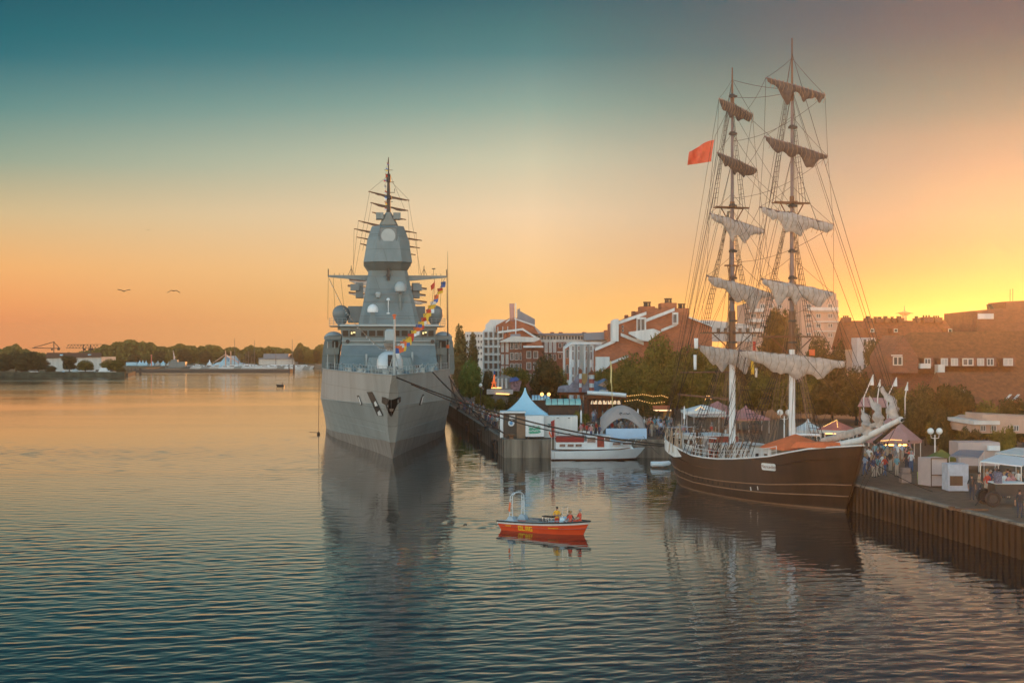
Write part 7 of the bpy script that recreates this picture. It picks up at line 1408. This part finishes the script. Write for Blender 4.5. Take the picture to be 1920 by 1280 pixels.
for lb, px, base, rz, pose, s, t in (('person in dark clothes leaning by the draw bar of the cart', 1822, 938, 2.5, 'stand', MATS['dark_shirt'], trs[0][1]), ('person in a tan top walking beside the cart', 1836, 932, 1.2, 'walk', MATS['tan_shirt'], trs[0][1]), ('person in dark clothes standing at the right edge of the quay', 1912, 972, 2.8, 'stand', MATS['dark_shirt'], trs[0][1]), ('person in a plaid shirt with their back turned near the cart', 1873, 925, 3.0, 'stand', MATS['plaid'], trs[1][1])):
    Y = GY(base); person(lb, (wx(px, Y), Y, 2.02), rz, pose, s, t, hairm[0], hands=True)
# outdoor seating: folded chairs and tables near the dome
def chair_mb():
    b = MB(); b.bx(-.22, .22, -.22, .22, .42, .46); return b
ch = thing('chair', 'white folding chair in the row left of the dome tent', 'chair', (0, 0, 2), 0, 'white chairs by the dome tent'); chair_mb().build('seat', white, ch, local=True)
b = MB(); b.bx(-.22, .22, .19, .23, .55, .9); b.build('backrest', white, ch, local=True)
for sx_, sy_ in ((-.2, -.2), (.2, -.2), (-.2, .2), (.2, .2)): b = MB(); b.tube((sx_, sy_, 0), (sx_, sy_, .42 if sy_ < 0 else .9), .018); b.build('leg', chrome, ch, local=True)
for i, px in enumerate((1087, 1094, 1101, 1109, 1117, 1125)):
    o = ch if i == 0 else copy_tree(ch); put(o, (wx(px, 161 + (i % 2) * .8), 161 + (i % 2) * .8, 2.02), R(180 + i * 23), 'white folding chair left of the dome tent, %s from the left' % ('first', 'second', 'third', 'fourth', 'fifth', 'sixth')[i])
# ------------------------------------------------------------------ far shore on the left
ZB = 1.5
prof = [(-40, 650), (0, 653), (20, 648), (31, 643), (45, 655), (75, 660), (90, 664), (140, 662), (170, 655), (190, 648), (215, 642), (245, 636), (260, 641), (268, 639), (290, 645), (305, 651), (320, 650), (325, 646), (340, 643), (350, 648), (358, 647), (370, 651), (380, 646), (400, 646), (412, 649), (420, 655), (430, 650), (445, 652), (452, 656), (470, 646), (480, 650), (520, 650), (540, 654), (550, 658), (563, 643), (575, 650), (590, 655), (600, 645), (640, 652), (700, 650)]
rn = random.Random(77); V = []; Fc = []
for i in range(42000):                  # wooded ridge: leaf clumps massed under the skyline
    px = rn.uniform(-40, 700); Y = rn.uniform(1080, 1200); yt = interp(prof, px) + 2.5 + 4.5 * noise.noise(Vector((px * .09, 0, 3))) + 3.5 * abs(noise.noise(Vector((px * .3, 1, 7)))) + 2 * noise.noise(Vector((px * .9, 1, 7))); zt = wz(yt, 1120) ; z = ZB + (zt - ZB) * (1 - rn.random() ** 2 * .95) - abs(rn.gauss(0, .4)); c = Vector((wx(px, Y), Y, z)); s = rn.uniform(.8, 1.9)
    a = Vector((rn.gauss(0, 1), rn.gauss(0, .5), rn.gauss(0, 1))).normalized() * s; e = a.cross(Vector((rn.gauss(0, .3), 1, rn.gauss(0, .3)))).normalized() * s * .7; k = len(V); V += [tuple(c + a), tuple(c + e), tuple(c - a), tuple(c - e)]; Fc.append((k, k + 1, k + 2, k + 3))
me = bpy.data.meshes.new('woodland'); me.from_pydata(V, [], Fc); me.materials.append(LG); o = bpy.data.objects.new('woodland', me); C.objects.link(o); tag(o, 'hazy wooded ridge along the far shore', 'woodland', kind='stuff')
b = MB(); P = [(px, interp(prof, px) + 17) for px in range(-60, 720, 12)]; b.loft([[W(x, y + 2, 1190) for x, y in P], [Vector((wx(x, 1250), 1250, ZB)) for x, y in P]], closed=False, caps=False); b.loft([[W(x, y + 2, 1190) for x, y in P], [Vector((wx(x, 1110), 1110, ZB)) for x, y in P]], closed=False, caps=False); tag(b.build('hill', LD, smooth=True), kind='structure')
G5 = 'trees on the far bank'
TL = [(8, 655, 660, 40, LD), (30, 657, 655, 44, LD), (52, 650, 656, 46, LD), (72, 652, 661, 46, LD), (95, 648, 684, 26, LD), (130, 660, 664, 34, LD), (160, 655, 673, 38, LG), (205, 650, 671, 40, LG), (222, 645, 673, 28, LG), (228, 640, 690, 22, LD), (5, 645, 676, 30, LD), (40, 640, 672, 36, LD)]
for i, (px, Y, yt, wd, m) in enumerate(TL):
    tree(['dark tree at the left picture edge on the far bank', 'dark tree near the left edge, second on the far bank', 'large dark tree, third on the far bank', 'large dark tree left of the long shed', 'low dark tree beside the left end of the long shed', 'round tree before the middle of the long shed', 'bright low tree before the long shed', 'round tree right of the long shed', 'yellowish tree at the point of the far bank', 'low bush at the tip of the near far bank', 'low tree at the very left edge', 'low tree before the large dark trees'][i], px, Y, yt, wd, m, ('r1', 'r2', 'r3')[i % 3], G5, ZB)
for i, (px, yt, wd) in enumerate(((252, 662, 30), (275, 660, 28), (300, 657, 34), (322, 655, 30), (345, 652, 34), (365, 655, 30), (385, 655, 32), (405, 654, 34), (427, 658, 30), (448, 660, 28), (468, 655, 30), (490, 660, 30), (560, 650, 24), (578, 656, 26), (595, 655, 26), (612, 650, 30), (545, 662, 20))):
    tree('tree %s on the marina shore' % ('above the left tents', 'left of the grey ship', 'behind the grey ship', 'right of the grey ship', 'before the gap behind the piers', 'left of the big top', 'behind the big top left mast', 'behind the big top right mast', 'right of the big top', 'behind the first yacht mast', 'behind the second yacht mast', 'left of the grey boat shed', 'tallest right of the boat shed', 'between shed and warship', 'close to the warship hull', 'hidden partly by the warship', 'right of the boat shed roof')[i], px, 985 + (i % 3) * 18, yt, wd, LG if i % 2 else LD, ('r1', 'r2', 'r3')[i % 3], 'trees on the marina shore', ZB)
# shed
Y = 690; B = bld('shed', 'long pale shed with a dark roof on the left far bank', 140, Y); extr('wall', [(86, 697), (86, 671), (190, 669), (190, 697)], Y, 25, cream, B); b = MB(); b.loft([[W(84, 671, Y - 1), W(191, 669, Y - 1), W(191, 669, Y + 26), W(84, 671, Y + 26)], [W(88, 661, Y + 10), W(190, 661, Y + 10), W(190, 661, Y + 14), W(88, 661, Y + 14)]]); b.build('roof', tiled, B)
for x in (107, 160): b = MB(); b.bx(wx(x, Y), wx(x + 5, Y), Y + 4, Y + 6, wz(668, Y), wz(664, Y)); b.build('skylight', lblue, B)
Y = 990; B = bld('boat_shed', 'grey boat sheds behind the marina left of the warship', 515, Y); extr('wall', [(485, 690), (485, 672), (552, 672), (552, 690)], Y, 20, cream, B); extr('upper_shed', [(494, 672), (494, 663), (541, 663), (541, 672)], Y + 4, 16, sheet, B); extr('roof', [(484, 673), (484, 671), (553, 671), (553, 673)], Y - 1, 22, sheet, B)
# cranes
Y = 1000
def crane(label, parts, px):
    r = thing('construction_crane', label, 'crane', (wx(px, Y), Y, ZB), 0, 'construction cranes'); 
    for nm, segs, rr in parts:
        b = MB(); [b.tube(W(a, b_, Y), W(c, d, Y), rr, n=4) for a, b_, c, d in segs]; b.build(nm, dark, r)
crane('left construction crane with a short mast above the dark trees', (('tower', ((101, 640, 101, 700),), .35), ('jib', ((60, 652, 113, 653), (101, 641, 112, 653), (63, 651.5, 101, 641)), .25), ('counterweight', ((108, 654, 112, 654),), 1.0), ('cab', ((96, 655, 99, 655),), .6)), 101)
crane('right construction crane pair with long lattice jibs', (('tower', ((156, 646, 158, 700), (170, 646, 168, 700)), .4), ('jib', ((124, 652.5, 185, 653), (128, 646, 200, 645.5), *((128 + k * 6, 646, 125 + k * 6, 652.5) for k in range(10)), *((128 + k * 6, 646, 131 + k * 6, 652.5) for k in range(10))), .14), ('cab', ((156, 655, 161, 655), (166, 655, 176, 655)), .7)), 163)
# waterside wall details, piers, piles
b = MB(); b.bx(wx(238, 760), wx(545, 760), 758, 767.5, -1, 1.3); tag(b.build('pier', mat('dark_pier_timber', (.10, .075, .06), .8)), 'long dark timber pier before the marina', 'pier')
for i, (px, Y) in enumerate(((542, 755), (551, 760), (240, 700), (246, 700), (254, 702), (262, 704), (264, 705))):
    b = MB(); b.tube((wx(px, Y), Y, -1), (wx(px, Y), Y, 3.0 if i > 1 else 4.2), .5 if i == 1 else .3, n=8); tag(b.build('mooring_pile', MATS['dark_pier_timber']), 'dark mooring pile in the water %s' % ('at the pier end', 'thick, right of the pier end', 'left at the gap beside the far bank', 'second left in the gap beside the far bank', 'middle of the gap beside the far bank', 'right in the gap beside the far bank', 'touching the right pile in the gap')[i], 'pile', 'mooring piles by the far piers')
b = MB(); b.bx(wx(-40, 630), wx(235, 630), 629, 631.5, -1, 2.2); tag(b.build('embankment_wall', mat('mossy_wall', (.07, .075, .045), .9, 0, .5, .4)), 'dark mossy embankment wall on the left far bank', 'wall')
# cars and vans
def car(label, px, Y, L, H, m, van=False):
    p = (wx(px, Y), Y, ZB); r = thing('parked_car', label, 'car', p, 0, 'cars parked on the far bank'); b = MB(); h = H
    b.loft([[(-L / 2, -.85, .3), (L / 2, -.85, .3), (L / 2, .85, .3), (-L / 2, .85, .3)], [(-L / 2, -.88, h * .55), (L / 2, -.88, h * .5), (L / 2, .88, h * .5), (-L / 2, .88, h * .55)]]); b.build('body', m, r, local=True)
    b = MB(); a = .44 if van else .34; b.loft([[(-L * a, -.84, h * .55), (L * .3, -.84, h * .53), (L * .3, .84, h * .53), (-L * a, .84, h * .55)], [(-L * (a - .04), -.7, h), (L * .17, -.7, h), (L * .17, .7, h), (-L * (a - .04), .7, h)]], 0); b.build('cabin', m if van else glassd, r, local=True)
    for x in (-L * .32, L * .32):
        for y in (-.8, .8): b = MB(); b.tube((x, y - .1, .33), (x, y + .1, .33), .33, n=12); b.build('wheel', black, r, local=True)
car('white van parked at the right of the far bank car row', 196, 640, 5, 2.4, white, True); car('silver car in the middle of the far bank car row', 186, 642, 4.4, 1.5, navy3); car('pale car at the right end of the far bank car row', 208, 641, 4.3, 1.5, cream); car('white car left under the dark trees on the far bank', 63, 640, 4.5, 1.6, white); car('small dark car left of the white car under the dark trees', 48, 640, 4.2, 1.5, dark)
for i, (px, w_) in enumerate(((119, 7), (141, 14))):
    Y = 636; b = MB(); X0 = wx(px, Y); rr = w_ / 2 * Y / F; b.lathe((X0, Y, ZB), [(rr, 0), (rr * .95, rr * .5), (rr * .7, rr * .95), (.05, rr * 1.2)], 12, 0, 1, .6); tag(b.build('tent', lblue if i == 0 else navy3), ['small turquoise tent beside the grey igloo tent', 'grey igloo shaped tent on the far bank'][i], 'tent')
def tentrow(items, Y, ft, group):
    for i, (px, yb, w_, h_, m) in enumerate(items): 
        b = MB(); X0 = wx(px, Y); hw = w_ / 2 * Y / F; zb = wz(yb, Y); zt = wz(yb - h_, Y); b.loft([[(X0 - hw, Y - hw, zb), (X0 + hw, Y - hw, zb), (X0 + hw, Y + hw, zb), (X0 - hw, Y + hw, zb)], [(X0 - hw * .35, Y - hw * .35, zb + (zt - zb) * .45), (X0 + hw * .35, Y - hw * .35, zb + (zt - zb) * .45), (X0 + hw * .35, Y + hw * .35, zb + (zt - zb) * .45), (X0 - hw * .35, Y + hw * .35, zb + (zt - zb) * .45)], [(X0 - .1, Y - .1, zt), (X0 + .1, Y - .1, zt), (X0 + .1, Y + .1, zt), (X0 - .1, Y + .1, zt)]]); b.bx(X0 - hw, X0 + hw, Y - hw, Y + hw, ZB, zb); tag(b.build('pagoda_tent', m), ft[i], 'tent', group)
tentrow([(195, 682, 7, 6, lblue), (262, 681, 7, 6, lblue), (268, 681, 6, 6, lblue), (274, 682, 6, 7, lblue), (286, 682, 8, 5, lblue), (296, 681, 8, 5, navy3), (306, 681, 8, 5, lblue), (317, 683, 8, 6, navy3), (393, 682, 8, 8, white), (400, 686, 10, 5, navy3)], 930, ['lone turquoise pointed tent right of the long shed', 'first pointed tent left in the marina tent row', 'second pointed tent in the marina tent row', 'third pointed tent in the marina tent row', 'low turquoise tent left of the red beacon pole', 'grey low tent right of the red beacon pole', 'turquoise tent right of the grey low tent', 'grey pointed tent left of the patrol ship', 'white pointed tent left of the big top', 'low grey tent touching the big top'], 'pointed tents on the marina shore')
b = MB(); Y = 935; b.bx(wx(236, Y), wx(256, Y), Y, Y + 8, ZB, wz(679, Y)); tag(b.build('long_tent', lblue), 'long flat turquoise tent left of the pointed marina tents', 'tent')
b = MB(); b.bx(wx(272, Y), wx(300, Y), Y - 5, Y + 3, ZB, wz(684, Y)); tag(b.build('long_tent', navy3), 'long pale tent below the pointed marina tents', 'tent')
# big top with two tall orange lit masts
Y = 900; r = thing('big_top', 'large pale blue tensile tent with two tall masts strung with lights on the far shore', 'tent', (wx(425, Y), Y, ZB)); b = MB()
P = [(392, 690), (405, 680), (414, 678), (423, 667), (428, 679), (434, 667), (444, 680), (455, 682), (470, 686), (470, 690)]; b.prism([W(x, y, Y) for x, y in P], (0, 14, 0)); b.build('canopy', lblue, r)
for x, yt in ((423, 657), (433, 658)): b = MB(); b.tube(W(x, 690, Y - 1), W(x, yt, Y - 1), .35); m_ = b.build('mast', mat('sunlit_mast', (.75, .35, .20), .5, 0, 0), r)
b = MB(); [b.tube(W(a, c, Y - 2), W(d, e, Y - 2), .22, n=4) for a, c, d, e in ((400, 680, 423, 664), (423, 664, 448, 680))]; b.build('light_line', mat('rosy_cable', (.9, .5, .35), .5, 0, 0), r)
# grey ship and marina boats
r = thing('patrol_ship', 'grey patrol ship with a short mast lying at the far pier', 'ship', (wx(335, 850), 850, 0)); Y = 850; b = MB(); hull_simple(b, wx(312, Y), wx(358, Y), Y, 7, 0, wz(688, Y), 0); b.build('hull', navy, r, smooth=True); b = MB(); b.bx(wx(318, Y), wx(349, Y), Y - 2.5, Y + 2.5, 1.5, wz(678, Y)); b.bx(wx(322, Y), wx(334, Y), Y - 2, Y + 2, wz(678, Y), wz(674, Y)); b.build('superstructure', navy, r); b = MB(); b.path([W(327, 676, Y), W(326.5, 668, Y), W(324.5, 657, Y)], [.6, .4, .12], 6); b.bx(wx(325, Y), wx(330, Y), Y - .5, Y + .5, wz(670, Y), wz(669, Y)); b.build('mast', mat('rosy_mast', (.75, .5, .42), .5, 0, 0), r)
rn = random.Random(31)
def yacht(label, px, Y, L, mast_y=None, m=None, sail=False, group='boats in the far marina', yb=None):
    x = wx(px, Y); r = thing('yacht', label, 'yacht', (x, Y, 0), 0, group); b = MB(); hull_simple(b, -L / 2, L / 2, 0, L * .28, 0, 1.3 + L * .03, 0, sheer=.4); b.build('hull', m or white, r, smooth=True, local=True); b = MB(); b.secs([(1.2, -L * .25, L * .2, -L * .1, L * .1, .2), (2.6, -L * .22, L * .08, -L * .08, L * .08, .25)]); b.build('cabin', white, r, local=True); b = MB(); b.bx(-L * .2, L * .05, -L * .1 - .03, -L * .095, 1.75, 2.2); b.build('window', glassd, r, local=True)
    if mast_y: b = MB(); b.path([(0, 0, 1.2), (0, 0, wz(mast_y, Y))], [.22, .12], 6); b.build('mast', mat('grey_boat_mast', (.22, .14, .11), .5, 0, 0), r, local=True); b = MB(); b.tube((0, 0, 3), (-L * .35, 0, 3), .14); b.build('boom', canvas, r, local=True)
MP = [(440, 634, 16), (447, 660, 11), (450, 662, 10), (466, 658, 11), (461, 663, 9), (477, 637, 15), (548, 635, 16), (517, 655, 14), (372, 675, 9), (456, 668, 9), (472, 668, 10)]
for i, (px, my, L) in enumerate(MP): yacht('sailing yacht with %s in the far marina' % ('the tallest mast, left of centre', 'a short mast beside the tallest mast', 'a thin short mast right of the tallest mast', 'a pale medium mast', 'a thin pale mast', 'a very tall slim mast in the middle', 'a very tall dark mast near the pier end', 'a rosy lit mast before the boat shed', 'a low mast right of the grey ship', 'a low mast in the crowded middle', 'a low mast right of the crowded middle')[i], px, 880 + (i % 3) * 12, L, my)
for i, (px, L) in enumerate(((360, 12), (380, 9), (395, 11), (410, 12), (425, 10), (438, 11), (452, 12), (463, 10), (500, 14), (512, 16), (525, 12), (538, 13), (552, 12), (562, 14), (572, 12))): yacht('motor yacht %s' % ('right of the grey ship', 'beside the low sailing yacht', 'before the white tent', 'left under the big top', 'under the big top', 'right under the big top', 'left in the crowded middle', 'right in the crowded middle', 'left of the boat shed', 'large, before the boat shed', 'right of the large one at the shed', 'before the right shed end', 'just right of the pier end', 'long white, right of the pier end', 'rightmost next to the warship hull')[i] + ' in the far marina', px, 855 + (i % 4) * 14, L, None, (white, navy3, whitew, lblue)[i % 4])
# red white flag pole on the far shore
b = MB(); b.tube(W(284, 690, 920), W(284, 664, 920), .35); tag(b.build('beacon_pole', mat('rosy_red', (.7, .16, .12), .5, 0, 0)), 'thin red beacon pole above the marina tents', 'pole')
# ------------------------------------------------------------------ haze
b = MB(); b.bx(-1480, 1480, -35, 2950, -3.5, 62)
hz = b.build('haze', mat('unused_dummy', (1, 1, 1), var=0)); tag(hz, kind='stuff')
hm = bpy.data.materials.new('evening_haze'); hm.use_nodes = True; t = hm.node_tree; t.nodes.clear()
pv = t.nodes.new('ShaderNodeVolumePrincipled'); pv.inputs['Color'].default_value = (1, .90, .74, 1); pv.inputs['Density'].default_value = HAZE
pv.inputs['Anisotropy'].default_value = .8
ou = t.nodes.new('ShaderNodeOutputMaterial'); t.links.new(pv.outputs[0], ou.inputs['Volume']); hz.data.materials.clear(); hz.data.materials.append(hm)
